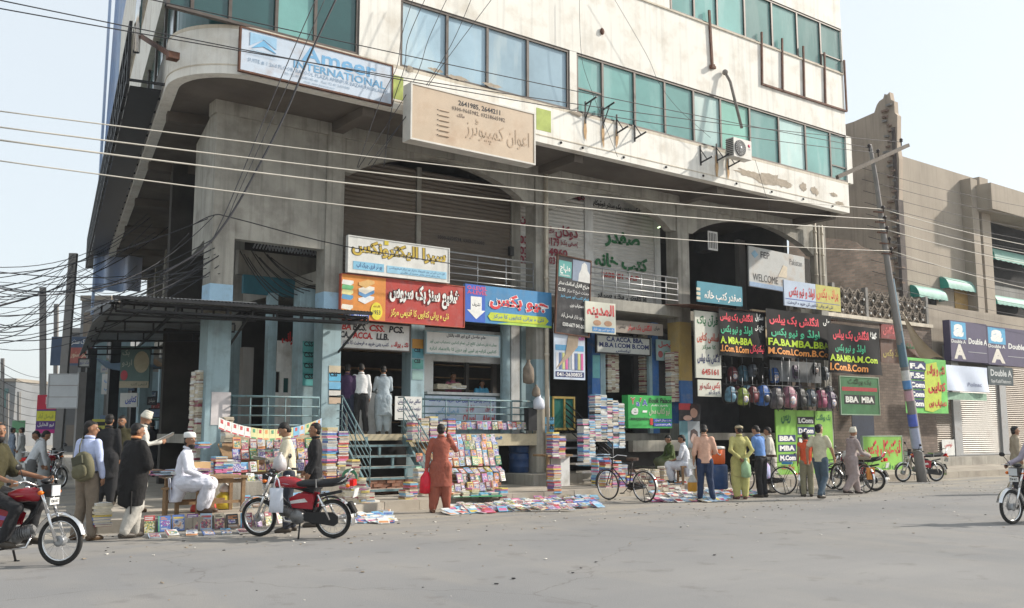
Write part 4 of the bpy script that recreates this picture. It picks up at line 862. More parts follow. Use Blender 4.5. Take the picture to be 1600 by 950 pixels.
fsign('shop_sign', 'dusty narrow sign with red lettering under the balcony slab', 962, 500, 519, 1036, FY + .1, .05, mat('dusty_board', (.30, .26, .22), .8, .1, 2), [('t', 'انگلش بک سیلر', .25, .2, .75, .85, RED, .03), ('t', 'میاں', .80, .4, .92, .8, BLK), ('t', 'پیلس', .06, .3, .2, .7, BLK)])
fsign('shop_sign', 'white sign reading ACCA BBA MBA ICOM BCOM above the packed shop doorway', 932, 522, 551, 1016, FY + .35, .05, mat('dull_white', (.44, .45, .42), .7, .1, 2), [('t', 'C.A ACCA. BBA.', .18, .66, .86, .93, NAV, .04), ('t', 'M.B.A I.COM B.COM', .05, .34, .97, .60, NAV, .04), ('t', 'ٹیکسٹس', .35, .08, .62, .28, NAV, .03)], frame=dark_metal)
fsign('shop_sign', 'pale sign with three coloured discs right of the shop doorway', 1026, 530, 563, 1056, FY + .4, .03, mat('pale_cyan_board', (.30, .42, .42), .7, .1, 2), [('t', 'فیصل', .1, .6, .9, .92, RED, .03)] + [('o', .2 + .3 * i, .3, .12, .16, c) for i, c in enumerate(((.35, .1, .1), (.1, .3, .15), (.35, .1, .1)))])
green_y = mat('sign_green_bright', (.05, .40, .09), .4, .08, 2)
fsign('shop_sign', 'bright green board reading YaRA Book Palace and easypaisa', 982, 617, 669, 1050, FY - .5, .25, green_y, [
    ('t', 'Y', .05, .72, .16, .93, WHT, .05), ('t', 'Y', .055, .73, .155, .92, RED, .02), ('t', 'a', .17, .66, .26, .80, WHT, .05), ('t', 'a', .175, .665, .255, .795, BLU, .02), ('t', 'r', .26, .80, .31, .93, WHT, .05), ('t', 'r', .262, .805, .308, .925, RED, .02), ('t', 'A', .31, .68, .43, .87, WHT, .05), ('t', 'A', .315, .69, .425, .86, BLU, .02),
    ('t', 'Book Palace', .46, .77, .98, .93, BLK, .02, .2), ('t', 'e -', .06, .40, .42, .62, WHT, .03, .2), ('t', 'نیو کتاب محل', .46, .38, .94, .64, (.45, .50, .35), .03), ('t', 'بااختیار دکاندار', .5, .66, .9, .73, WHT),
    ('t', 'easypaisa', .04, .22, .46, .34, (.02, .06, .03), .03), ('o', .51, .25, .035, .06, RED), ('o', .51, .15, .035, .06, RED), ('r', .56, .19, .98, .29, BLU), ('r', .56, .06, .98, .16, BLU), ('t', 'مفت موبائل اکاؤنٹ'.replace('ؤ', 'و'), .6, .2, .96, .28, WHT), ('t', 'رقم بھیجیں', .6, .07, .96, .15, WHT), ('t', 'نئی کتابیں', .08, .07, .44, .15, (.02, .25, .05))])
# doorway with piles of books inside bay two
wall_piece(px(925, 570, FY + .6), px(938, 570, FY + .6), ZF, 4.9, blue_p, FY + .6, .2, 'door_jamb'); wall_piece(px(938.4, 570, FY + .6), px(946, 570, FY + .6), ZF, 4.4, cyan_paint, FY + .6, .1, 'glass_door')
wall_piece(px(1014, 570, FY + .6), px(1019, 570, FY + .6), ZF, 4.4, cyan_paint, FY + .6, .1, 'glass_door'); wall_piece(px(1019.4, 570, FY + .6), px(1029, 570, FY + .6), ZF, 4.9, blue_p, FY + .6, .2, 'door_jamb')
for i in range(3): a = onY(926, 560 + i * 12, FY + .59); m = MB(); m.bb(a.x, a.x + .28, FY + .585, FY + .595, a.z - .12, a.z + .1); m.build('wall_poster', ink((.15, .4, .42)), bld)
gc = empty('green_cabinet', (px(866, 650, FY), FY + .1, ZF - .1), 'green curtained cabinet door with a mustard frame beside the column', 'cabinet')
x0, x1, z1, z0 = px(866, 640, FY), px(901, 640, FY), pz(868, 619, FY), pz(868, 672, FY)
m = MB(); m.bb(x0, x1, FY + .1, FY + .3, z0, z1); m.build('curtain_panel', mat('green_cloth', (.01, .13, .10), .7, .3, 3, .3, 6), gc)
for (a, b_, c, d) in ((x0, x1, z1 - .06, z1), (x0, x1, z0, z0 + .06), (x0, x0 + .05, z0 + .061, z1 - .061), (x1 - .05, x1, z0 + .061, z1 - .061), ((x0 + x1) / 2, (x0 + x1) / 2 + .05, z0 + .061, z1 - .061)): m = MB(); m.bb(a, b_, FY + .06, FY + .099, c, d); m.build('frame_rail', mat('mustard_paint', (.38, .27, .07), .6, .15, 4), gc)
# black stair of bay two
bs2 = empty('black_stairs', (px(905, 700, 19.6), 19.3, PZ), 'dark steel stairs with black railing beside the wall of stacked books', 'steps'); xa, xb_ = px(880, 700, 19.6), px(936, 720, 19.6)
for i in range(6): m = MB(); z = ZF - .2 * i - .15; m.bb(xa, xb_, 20.2 - .27 * (i + 1), 20.2 - .27 * i - .02, z - .045, z); m.build('tread', concrete, bs2); m = MB(); m.bb(xa, xb_, 20.2 - .27 * (i + 1) - .02, 20.2 - .27 * (i + 1), z - .05, z + .003); m.build('nosing', grey_metal, bs2)
for k in range(5): m = MB(); m.tube([(xa + .75, 20.5, 1.75 + .17 * k), (xb_ - .05, 19.0, .55 + .17 * k)], .02, 6); m.build('rail', dark_metal, bs2)
for k in range(3): m = MB(); t = k / 2; m.tube([(xa + .75 + (xb_ - .8 - xa) * t, 20.5 - 1.5 * t, 1.5 - 1.2 * t), (xa + .75 + (xb_ - .8 - xa) * t, 20.5 - 1.5 * t, 2.45 - 1.2 * t)], .022, 6); m.build('post', dark_metal, bs2)
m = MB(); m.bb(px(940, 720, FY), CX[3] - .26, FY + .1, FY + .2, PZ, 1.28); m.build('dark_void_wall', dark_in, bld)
m = MB(); m.bb(px(985, 680, FY), CX[3] - .26, FY - .1, FY + .09, .98, 1.3); m.build('terrace_edge', concrete, bld)
tb = empty('small_counter', (px(852, 720, 18.9), 18.9, PZ), 'weathered pale counter with peeling paint standing at the foot of the dark stairs', 'counter'); x0, x1 = px(852, 720, 18.9), px(891, 720, 18.9)
m = MB(); m.bb(x0 + .5, x1 - .02, 18.9, 19.3, PZ, .93); m.build('cabinet', white_paint, tb); m = MB(); m.bb(x0, x1, 18.8, 19.4, .94, .99); m.build('top', wood, tb)
for a in (x0 + .04, ): m = MB(); m.bb(a, a + .06, 18.85, 18.91, PZ, .939); m.build('leg', wood, tb)
# posters at column three
fsign('wall_poster', 'glossy cosmetics poster with a dark haired woman on the blue column', 1061, 630, 657, 1094, FY - .06, .01, flat('poster_black', (.03, .025, .03)), [('r', 0, .62, .55, 1, (.45, .05, .06)), ('o', .70, .46, .17, .30, (.45, .26, .20)), ('p', [(.5, .5), (.52, .85), (.7, .97), (.9, .85), (.92, .3), (.85, .6), (.7, .75), (.58, .68)], (.04, .02, .02)), ('o', .4, .15, .2, .16, (.5, .32, .27))], cat='poster')
fsign('wall_poster', 'pale silver poster under the portrait poster on the blue column', 1062, 658, 700, 1094, FY - .06, .01, flat('poster_grey', (.30, .33, .36)), [('r', 0, 0, .4, 1, (.10, .22, .26)), ('o', .7, .35, .18, .22, (.4, .28, .24)), ('p', [(.5, .3), (.55, .65), (.7, .72), (.88, .6), (.9, .2), (.8, .5), (.65, .55)], (.05, .03, .03))], cat='poster')
# bay three
fsign('vertical_sign', 'tall white panel of green, red and blue Urdu lines beside the black banners', 1088, 485, 590, 1126, FY - 1.0, .05, mat('aged_sign_white', (.55, .55, .48), .6, .08, 2), [
    ('t', 'قرآن پاک', .08, .76, .92, .95, DGR, .035), ('t', 'اسلامی کتابیں', .06, .52, .94, .68, (.5, .08, .04), .035), ('t', 'کا مرکز', .25, .42, .80, .50, DGR), ('t', 'انگلش بک پیلس', .06, .20, .94, .38, NAV, .04), ('t', '645161', .22, .05, .88, .14, (.4, .04, .03), .03)])
fsign('shop_sign', 'small white sign with red and blue lettering under the tall panel', 1091, 593, 619, 1127, FY - 1.0, .03, mat('aged_sign_white', (.55, .55, .48)), [('t', 'بکس', .6, .4, .95, .9, RED, .03), ('t', 'مکتبہ نور', .05, .35, .55, .85, (.35, .04, .04), .03), ('t', 'ناظم بک ڈپو', .45, .08, .95, .4, NAV, .03)])
fsign('shop_sign', 'teal board with white Urdu title over the corrugated roof', 1090, 439, 471, 1160, FY - .3, .05, mat('sign_teal', (.05, .24, .32), .5, .12, 2), [('t', 'صفدر کتب خانہ', .15, .08, .97, .62, WHT, .03)] + [('r', -.02, .1 + .22 * i, .06, .24 + .22 * i, (.6, .55, .42)) for i in range(3)])
fsign('shop_sign', 'peeling silver board with WELCOME on it in the third arch', 1171, 384, 447, 1257, FY - .1, .05, mat('peeled_silver', (.46, .47, .46), .6, .12, 1.5, dirt=((.35, .25, .17), .8, 1.5)), [
    ('t', 'FEP', .20, .76, .36, .92, BLK, .02), ('t', 'Pakistan', .72, .73, .95, .88, (.12, .12, .12), .0), ('t', 'WELCOME', .06, .16, .50, .34, BLK, .0), ('t', 'STATION', .56, .16, .94, .30, (.40, .30, .2), .0), ('r', 0, .01, 1, .12, (.25, .36, .52)), ('p', [(.50, .36), (.60, .68), (.67, .65), (.66, .36)], (.58, .50, .38)), ('p', [(.04, .82), (.10, .92), (.16, .82), (.10, .72)], (.25, .42, .55))], tilt=-.02)
fsign('shop_sign', 'half blue half yellow board with red and green Urdu title', 1226, 437, 477, 1313, FY - .9, .05, mat('sign_pale_blue', (.42, .50, .62), .5, .1, 2), [('r', .55, 0, 1, 1, (.46, .42, .10)), ('t', 'پرانی بکس', .56, .34, .96, .90, (.55, .1, .04), .04), ('t', 'اولڈ و نیو بکس', .08, .34, .53, .82, (.5, .04, .05), .04), ('r', .02, .27, .98, .29, BLU), ('t', 'نئی اور پرانی کتابوں کی خرید و فروخت', .05, .04, .85, .22, NAV, .02)])
# corrugated roof over bay three
xa, xb_ = px(1080, 475, FY - 1.2), px(1308, 490, FY - 1.2); zr = pz(1090, 474, FY - 1.2)
m = MB(); n = 130; m.sheet(lambda u, v: V((xa + (xb_ - xa) * u, FY - 1.2 + 1.3 * v, zr - .05 + .02 * (round(u * n) % 2) + .12 * v)), n, 2, 0, False, .012); thing_mesh(m, 'corrugated_roof', rust_metal, 'rusty corrugated roof sheet over the black cloth banners', 'roof')
cloth_b = mat('black_cloth', (.009, .009, .010), .8, .3, 1.5, spec=.2); LG, OR_ = (.45, .62, .03), (.75, .30, .07)
def banner(label, x0, yt, yb, x1, Y, items, wav=.05, m_=cloth_b, **k): return fsign('cloth_banner', label, x0, yt, yb, x1, Y, .01, m_, items, wav=wav, cat='banner', **k)
PK, TG = (.70, .05, .08), (.03, .38, .20)
banner('black cloth banner ending in MBA BBA beside the tall white panel', 1124, 480, 555, 1197, FY - 1.15, [('t', 'انگلش بک پیلس', .02, .70, .70, .92, PK, .03), ('t', 'اولڈ و نیو بکس', .02, .45, .68, .66, TG, .03), ('t', 'سکول', .76, .78, .95, .95, WHT, .02), ('t', 'کالج کی', .74, .55, .95, .70, WHT, .02), ('t', 'A. MBA-BBA', .01, .25, .68, .40, LG, .03), ('t', '.I.Com. B.Com', .01, .08, .62, .22, OR_, .03), ('t', 'ٹیکنیکل', .64, .08, .92, .28, PK, .02)])
banner('large black cloth banner reading FA BA MBA in green with orange MCom ICom', 1198, 482, 557, 1300, FY - 1.25, [('t', 'انگلش بک پیلس', .04, .66, .78, .92, PK, .03), ('t', 'اولڈ و نیو بکس', .05, .42, .78, .64, TG, .03), ('t', 'علی', .86, .76, .98, .92, WHT, .03), ('t', 'FA.BA.MBA.BBA', .01, .24, .93, .39, LG, .03), ('t', 'M.Com.I.Com.B.Com', .01, .06, .97, .20, OR_, .03)], wav=.07)
banner('black cloth banner with green and orange course names left of the leaning pole', 1294, 505, 582, 1376, FY - 1.6, [('t', 'انگلش بک پیلس', .10, .66, .76, .92, PK, .03), ('t', 'اولڈ و نیو بکس', .12, .42, .68, .62, TG, .03), ('t', 'عمدہ', .80, .76, .94, .92, WHT, .03), ('t', 'A.BA.MBA.M.Com', .02, .24, .90, .38, LG, .03), ('t', 'I.Com.B.Com', .02, .05, .72, .20, OR_, .03)], wav=.07)
shop_d = mat('bag_shop_back', (.07, .07, .08), .9, .5, 1)
wall_piece(CX[3] + .4, XR - .5, ZF, 4.9, shop_d, 23.0, .1, 'inner_wall')
sg = MB(); sgi = mat('grey_print_grid', (.18, .19, .20), .8, .3, 3); sg.bb(px(1203, 560, FY - .6), px(1282, 560, FY - .6), FY - .6, FY - .58, pz(1203, 595, FY - .6), pz(1203, 562, FY - .6)); thing_mesh(sg, 'notice_sheet', sgi, 'grey printed sheet hanging behind the rods under the large black banner', 'notice')
# green course panels
fsign('course_panel', 'lime panel listing BBA MBA MCom under the hanging bags', 1215, 640, 742, 1246, FY - .9, .04, LIME, [('r', .08, .50, .92, .61, NAV), ('t', 'BBA', .14, .515, .86, .595, WHT, .06), ('r', .08, .35, .92, .46, NAV), ('t', 'MBA', .14, .365, .86, .445, WHT, .06), ('r', .08, .20, .92, .31, NAV), ('t', 'M.Com', .14, .215, .88, .295, WHT, .06), ('t', 'ریس', .25, .78, .7, .93, DGR, .04), ('t', 'پوائنٹ', .2, .06, .8, .15, RED, .03)])
fsign('course_panel', 'lime panel listing ICom DCom BCom right of the BBA panel', 1247, 641, 742, 1275, FY - .9, .04, LIME, [('r', .06, .78, .94, .90, BLK), ('t', 'I.Com', .12, .80, .88, .88, WHT, .06), ('r', .06, .62, .94, .74, NAV), ('t', 'D.Com', .12, .64, .88, .72, WHT, .06), ('r', .06, .46, .94, .58, BLK), ('t', 'B.Com', .12, .48, .88, .56, WHT, .06)])
fsign('course_panel', 'plain lime panel with faded green Urdu beside the brick pier', 1275.6, 642, 742, 1302, FY - .9, .04, LIME, [('t', 'بک پوائنٹ', .1, .82, .9, .95, DGR, .04), ('t', 'اولڈ', .2, .5, .8, .6, DGR, .04)])
fsign('cloth_sign', 'dark green hanging sign reading BBA MBA above the navy door', 1314, 587, 648, 1374, LY - .9, .03, mat('sign_dull_green', (.05, .17, .07), .7, .2, 2), [('r', .05, .62, .95, .72, (.4, .04, .05)), ('t', 'بک پوائنٹ', .2, .75, .8, .95, (.02, .07, .02), .05), ('r', .1, .28, .48, .52, BLK), ('r', .5, .28, .88, .52, BLK), ('t', 'BBA', .13, .32, .45, .48, WHT, .05), ('t', 'MBA', .53, .32, .85, .48, WHT, .05)], frame=mat('pale_green_edge', (.3, .4, .3)))
banner('bright green and yellow cloth banner hung beside the leaning pole', 1416, 558, 645, 1480, KY[-1] + 1.2, [('r', .12, .82, .48, .95, BLK)], m_=mat('banner_green', (.14, .48, .10), .5, .3, 1.2), wav=.0)
bnr = [o for o in bpy.data.objects if o.get('label', '').startswith('bright green and yellow')][0]
bo = V(bnr.location) + V((0, -.02, 0)); bw = px(1480, 600, KY[-1] + 1.2) - bo.x; bh = pz(1416, 558, KY[-1] + 1.2) - pz(1416, 645, KY[-1] + 1.2)
q = MB(); q.prism([(.42 * bw, .05 * bh), (.6 * bw, .02 * bh), (.8 * bw, .1 * bh), (.85 * bw, .5 * bh), (.75 * bw, .95 * bh), (.5 * bw, .9 * bh), (.4 * bw, .5 * bh)], bo, AX, BZ, V((0, -.002, 0))); q.build('printed_patch', ink((.46, .55, .06)), bnr)
for (s, a, b_, y) in (('F.A', .12, .48, .80), ('F.Sc', .10, .44, .63), ('Com', .10, .44, .46), ('Com', .10, .42, .29), ('Com', .10, .40, .12)):
    q = MB(); q.obox(bo + V((a * bw - .03, -.004, (y - .02) * bh)), V(((b_ - a) * bw + .06, 0, 0)), V((0, 0, .145 * bh)), V((0, .002, 0))); q.build('printed_patch', ink(NAV), bnr); lettering(s, ink(WHT), bnr, bo + V((a * bw, -.009, y * bh)), AX, BZ, (b_ - a) * bw, .10 * bh, .06)
for (s, y, h) in (('نئی و پرانی', .66, .24), ('کتابیں', .36, .22), ('دستیاب ہیں', .10, .16)): lettering(s, ink(RED), bnr, bo + V((.52 * bw, -.009, y * bh)), AX, BZ, .42 * bw, h * bh, .05)
fsign('shop_sign', 'lime sign with red Urdu title standing on the ground by the parked bicycles', 1350, 681, 745, 1411, LY - 1.3, .05, LIME, [('t', 'ٹیکنیکل بکس', .05, .46, .96, .90, (.55, .03, .04), .06), ('t', 'خرید و فروخت', .45, .12, .9, .32, DGR, .02)], frame=mat('pale_green_edge', (.3, .4, .3)))
# signs right of the pole
purp = mat('sign_purple', (.07, .06, .12), .5, .12, 2); 
def dbl(label, x0, x1, yt, yb): fsign('shop_sign', label, x0, yt, yb, x1, LY - .5, .3, purp, [('r', .03, .55, .42, .97, (.08, .34, .56)), ('t', 'a', .08, .60, .36, .92, WHT, .05, .15), ('t', 'Double A', .02, .44, .40, .53, WHT, .02), ('t', 'A', .07, .05, .38, .42, (.66, .62, .55), .05), ('t', 'Double A', .47, .45, .98, .60, WHT, .03, .1), ('r', .45, .24, .95, .255, (.4, .4, .42))])
dbl('purple paper brand sign with big white A, left of two', 1487, 1543, 500, 563); dbl('purple paper brand sign with big white A, right of two', 1544.5, 1610, 509, 569)
fsign('shop_sign', 'dark narrow sign reading Double A with small copy centre line', 1545, 572, 601, 1583, LY - 1.0, .04, flat('sign_slate', (.03, .05, .06)), [('t', 'Double A', .1, .48, .95, .85, (.5, .52, .52), .03), ('t', 'New Kashif Stationers', .1, .12, .9, .32, (.5, .52, .52), .01)])
banner('sagging white cloth banner with a printed swoosh under the purple sign', 1479, 570, 610, 1544, LY - 1.0, [('t', 'Polnac', .52, .2, .8, .36, (.25, .28, .4), .02), ('p', [(.64, .8), (.8, .95), (.9, .9), (.86, .82), (.7, .74)], (.1, .12, .25))], m_=mat('white_cloth', (.58, .64, .76), .6, .06, 2), wav=.06)
fsign('shop_sign', 'pale green strip sign below the white cloth banner', 1477, 612, 624, 1542, LY - .9, .03, mat('pale_green_board', (.24, .38, .28), .7, .25, 4), [])
fsign('shop_sign', 'dark red board with outlined Urdu behind the leaning pole', 1377, 504, 528, 1401, LY - 1.1, .04, flat('sign_maroon', (.2, .02, .02)), [('t', 'انگلش', .12, .2, .9, .85, (.6, .12, .12), .04)])
fsign('shop_sign', 'brown board with green and yellow Urdu lines under the dark red board', 1377, 529, 566, 1440, LY - 1.0, .04, flat('sign_brown', (.12, .06, .04)), [('t', 'سنٹر', .55, .6, .9, .92, DGR, .04), ('t', 'اولڈ بکس', .05, .2, .5, .6, (.42, .33, .1), .04)])
fsign('wall_notice', 'white notice with small red marks on the wall behind the parked motorcycle', 1473, 687, 712, 1492, LY - .03, .01, BK, [('t', 'نوٹس', .2, .5, .8, .85, RED)], cat='notice')
cl = MB(); A0 = onY(1411, 489, LY - 1.2); B0 = onY(1476, 560, LY - 1.8); C0_ = onY(1440, 560, LY - 1.0)
cl.sheet(lambda u, v: A0 + (B0 - A0) * u + (C0_ - B0) * (v * u) + UP * (-.25 * math.sin(PI * u) + .05 * math.sin(v * 5)), 12, 8, 0, True, .01); thing_mesh(cl, 'tarpaulin', mat('tan_tarp', (.50, .42, .32), .85, .1, 2, .2, 8), 'tan tarpaulin stretched down from the wall beside the leaning pole', 'tarpaulin')
# air conditioners and iron brackets on the parapet
def ac(name, p, wd, label, group=None):
    r = empty(name, p, label, 'air conditioner', group); h = wd * .72; d = .3; p = V(p)
    m = MB(); m.obox(p, (wd, 0, 0), (0, d, 0), (0, 0, h)); m.build('casing', mat('ac_white', (.62, .6, .56), .5, .08, 4, dirt=((.3, .26, .2), .4, 4)), r)
    cc = p + V((wd * .36, -.002, h * .5)); m = MB(); m.lathe([(h * .42, 0), (h * .42, .015), (h * .40, .015)], cc, 28, ax=(0, -1, 0)); m.build('fan_guard', dark_metal, r)
    m = MB(); m.lathe([(.04, 0), (.04, .012)], cc + V((0, -.02, 0)), 12, ax=(0, -1, 0)); m.build('fan_hub', grey_metal, r); m = MB()
    for k in (.15, .22, .29, .36): m.ring(cc + V((0, -.025, 0)), (0, 1, 0), h * k * 1.1, .004, 24, 4)
    for k in range(10): a = k * PI / 10; v = V((math.cos(a), 0, math.sin(a))) * h * .41; m.bar(cc + V((0, -.025, 0)) - v, cc + V((0, -.025, 0)) + v, .005)
    m.build('guard_wires', grey_metal, r, kind='stuff')
    m = MB(); m.lathe([(.05, 0), (.05, .006)], p + V((wd * .86, 0, h * .72)), 16, ax=(0, -1, 0)); m.build('round_badge', ink((.5, .04, .10)), r)
    lettering('LG', ink((.35, .35, .35)), r, p + V((wd * .80, -.006, h * .50)), AX, BZ, wd * .13, h * .09, .03)
    m = MB()
    for k in range(9): m.bb(p.x - .035, p.x - .002, p.y + .02, p.y + d - .02, p.z + .05 + k * h * .1, p.z + .065 + k * h * .1)
    m.build('fins', dark_metal, r, kind='stuff')
p = onY(1145, 244, EY - .5); ac('air_conditioner', (p.x, EY - .55, p.z), .80, 'white outdoor unit with a big fan on the parapet brackets')
def bracket(x, y, dirn, L_=.42, label=''):
    p = onY(x, y, EY); m = MB(); a = V((p.x, EY - .02, p.z)); m.bar(a + UP * .30, a - UP * .30, .035); m.bar(a + UP * (.22 * dirn), a + UP * (.22 * dirn) + V((.03, -L_, .10)), .035); m.bar(a - UP * (.18 * dirn), a + UP * (.22 * dirn) + V((.015, -L_ * .55, .05)), .022); thing_mesh(m, 'iron_bracket', dark_metal, label, 'bracket', 'rusty iron brackets on the parapet')
ls = ['rusty iron bracket on the parapet, leftmost below the small pane window', 'rusty iron bracket, second from left below the teal windows', 'low rusty bracket, third from left on the parapet', 'low rusty bracket, fourth from left on the parapet', 'tall rusty bracket left of the air conditioner, outer one', 'tall rusty bracket next to the air conditioner, inner one', 'rusty bracket directly under the air conditioner']
for (x, y, d), l in zip(((914, 176, 1), (942, 184, 1), (963, 196, -1), (991, 205, -1), (1094, 243, -1), (1119, 240, -1), (1137, 250, -1)), ls): bracket(x, y, d, label=l)
a = onY(1133, 113, EY - .1); b_ = onY(1159, 200, EY - .45); m = MB(); m.tube([a, a + V((.1, -.1, -.3)), b_], .045, 8); m.ball(a, .09); thing_mesh(m, 'ac_pipe', mat('wrapped_pipe', (.22, .2, .18), .8, .2, 10), 'wrapped pipe running down the wall into the air conditioner', 'pipe')
w_ = empty('window_cooler', (px(1106, 390, FY + .2), FY + .2, pz(1106, 390, FY + .2)), 'small white window cooler in the dark third arch', 'air conditioner'); q = V(w_.location)
m = MB(); m.obox(q, (.45, 0, 0), (0, .6, 0), (0, 0, .62)); m.build('casing', dark_metal, w_); m = MB(); m.obox(q + V((0, -.03, 0)), (.45, 0, 0), (0, .028, 0), (0, 0, .62)); m.build('grille_frame', white_paint, w_)
for i in range(5): m = MB(); m.obox(q + V((.05 + i * .075, -.036, .06)), (.035, 0, 0), (0, .005, 0), (0, 0, .5)); m.build('grille_slot', dark_metal, w_)
m = MB(); m.tube([onY(1028, 356, 21.0), onY(1045, 347, 21.0)], .02, 8); tl_ = thing_mesh(m, 'tube_light', mat('lit_tube', (.7, .9, .5), .5, .0, 1, emit=2.0), 'lit tube lamp hanging in the arch right of the white shutter', 'lamp')
# down pipes
for (x, y0, y1, Y, r, l) in ((853, 250, 742, FY - .1, .06, 'pale drain pipe on the column between the first and second arches'), (1272, 342, 482, FY - .15, .06, 'pale drain pipe beside the last column of the plaza'), (1283, 345, 482, FY - .1, .05, 'thin drain pipe right of the last column of the plaza')):
    a = onY(x, y0, Y); m = MB(); zb = onY(x, y1, Y).z; m.tube([V((a.x, Y, Z8 - .02)), V((a.x, Y, max(zb, .2)))], r, 10)
    for k in range(4): m.lathe([(r * 1.2, 0), (r * 1.2, .08)], (a.x, Y, zb + (Z8 - zb) * (k + .5) / 4), 10)
    thing_mesh(m, 'drain_pipe', mat('pipe_cream', (.52, .47, .38), .6, .12, 3, dirt=((.2, .15, .1), .5, 4)), l, 'pipe')
# left side street signs (hung on and beside the colonnade)
def csign(name, label, x0, yt, yb, x1, D, face, items, **k):
    a = atD(x0, yb, D); b = atD(x1, yb, D); A = b - a; A.z = 0; h = atD(x0, yt, D).z - a.z; return sign(name, label, a, A, BZ, A.length, h, .06, face, items, **k)
csign('shop_sign', 'faded green hanging sign with a pale globe on the colonnade', 186, 541, 606, 232, 27, mat('faded_green', (.13, .20, .19), .8, .15, 2), [('o', .72, .62, .26, .26, (.42, .38, .26)), ('t', 'اردو', .06, .5, .4, .68, (.4, .45, .38), .02), ('t', 'بک', .06, .75, .3, .92, (.4, .45, .38), .02), ('o', .15, .30, .12, .12, (.5, .08, .1)), ('r', 0, 0, 1, .16, (.40, .36, .26)), ('t', 'قدیمی کتب', .4, .04, .95, .13, (.1, .15, .12))])
csign('shop_sign', 'small white sign with blue Urdu under the faded green sign', 187, 614, 636, 214, 28, BK, [('t', 'کتابیں', .3, .2, .95, .8, BLU, .03)])
csign('shop_sign', 'white square sign with light blue handwriting left of the faded green sign', 158, 584, 616, 178, 31, BK, [('t', 'بک', .2, .5, .8, .85, (.1, .3, .6), .02), ('t', 'شاپ', .2, .12, .8, .42, (.1, .3, .6), .02)])
csign('shop_sign', 'blue and red shop board behind the left poles', 78, 526, 571, 148, 48, mat('dark_blue_red', (.06, .09, .15), .6, .3, .6), [('r', .42, .08, .92, .62, (.35, .10, .08)), ('t', 'خان بک سنٹر', .45, .70, .95, .92, WHT, .02), ('t', 'القمر سٹور', .45, .25, .9, .5, (.6, .5, .35), .02)])
csign('shop_sign', 'black shop sign ending in SON behind the leaning left pole', 120, 620, 635, 152, 45, SBLK, [('t', 'SON', .05, .15, .8, .8, (.45, .45, .45), .03)])
csign('road_sign', 'red, yellow and purple stacked advert board left of the concrete pole', 55, 617, 677, 85, 36, mat('advert_purple', (.10, .04, .20), .5, .1, 2), [('r', 0, .62, 1, 1, (.5, .03, .06)), ('t', 'سہارا', .45, .68, .95, .95, WHT, .03), ('r', .02, .32, 1, .58, (.62, .60, .06)), ('t', 'فیصل آباد', .1, .36, .9, .52, (.3, .32, .05), .02), ('t', 'نیو الخلیل', .1, .16, .95, .28, WHT, .02), ('r', 0, 0, 1, .1, (.5, .03, .2))])
pb = csign('road_sign', 'white board of three panels seen from behind on the left pole', 73, 584, 638, 121, 30, mat('panel_back', (.52, .54, .55), .6, .1, 2), [('r', .0, .32, 1, .335, (.25, .2, .18)), ('r', 0, .655, 1, .67, (.25, .2, .18))], frame=grey_metal)
csign('shop_sign', 'yellow sign with black bars low beside the left crowd', 143, 655, 675, 166, 30, flat('sign_yellow', (.45, .43, .06)), [('r', .1, .5, .9, .8, BLK), ('t', 'بکس', .3, .1, .7, .4, BLK)])
csign('shop_sign', 'small green hanging board far down the side street', 18, 657, 676, 38, 60, flat('far_green', (.12, .3, .15)), [])
csign('shop_sign', 'small white and blue sign deeper in the colonnade', 251, 616, 633, 268, 33, BK, [('t', 'R & TAILOR', .05, .55, .95, .85, BLU, .02), ('r', .05, .1, .95, .4, (.15, .3, .6))])
for k in range(3): a = onS(247, 598 + k * 18, -1.95)
ORD = ['first', 'second', 'third', 'fourth', 'fifth', 'sixth', 'seventh', 'eighth', 'ninth', 'tenth', 'eleventh', 'twelfth', 'thirteenth', 'fourteenth', 'fifteenth', 'sixteenth', 'seventeenth', 'eighteenth', 'nineteenth', 'twentieth', 'twenty-first', 'twenty-second', 'twenty-third', 'twenty-fourth', 'twenty-fifth', 'twenty-sixth', 'twenty-seventh', 'twenty-eighth', 'twenty-ninth', 'thirtieth']

# ================================================================ poles and wires
pole_m = mat('weathered_pole', (.23, .22, .21), .8, .2, 2, .2, 20, ((.12, .1, .08), .6, 2))
PB = onZ(1441, 753, .0); PT = onY(1359, 226, PB.y)
lp = empty('leaning_pole', PB, 'tall leaning utility pole with peeling posters and a wooden cross arm by the kerb', 'utility pole')
def onpole(t): return PB + (PT - PB) * t
m = MB(); m.tube([PB - UP * .02] + [onpole(t / 10) + V((.05 * math.sin(t * .8), 0, 0)) * (0 if t in (0, 10) else 1) for t in range(1, 11)], [.155 - .0095 * t for t in range(11)], 12); m.build('shaft', pole_m, lp)
for (t0, t1, c) in ((.10, .16, (.35, .38, .5)), (.165, .20, (.08, .12, .45)), (.24, .27, (.5, .3, .35)), (.275, .30, (.1, .25, .5)), (.30, .33, (.6, .6, .58)), (.34, .60, (.10, .17, .22))):
    m = MB(); a, b_ = onpole(t0), onpole(t1); m.tube([a, b_], [.160 - .095 * t0, .160 - .095 * t1], 12, cap=False); m.build('pasted_poster', ink(c), lp)
CA0, CA1 = onY(1308, 277, PB.y - .25), onY(1419, 227, PB.y - .25)
m = MB(); m.bar(CA0, CA1, .10, .11); m.build('cross_arm', mat('dark_angle_iron', (.13, .11, .09), .8, .2, 5), lp)
ins = mat('insulator_brown', (.03, .02, .02), .3, .2, 6)
def insulator(p): m = MB(); m.lathe([(.02, -.12), (.02, 0), (.06, .02), (.04, .05), (.065, .07), (.03, .12)], p, 10); m.build('insulator', ins, lp)
top_i = [onY(1358, 231, PB.y - .25), onY(1372, 239, PB.y - .25), onY(1408, 222, PB.y - .25)]
for p in top_i: insulator(p)
side_i = []
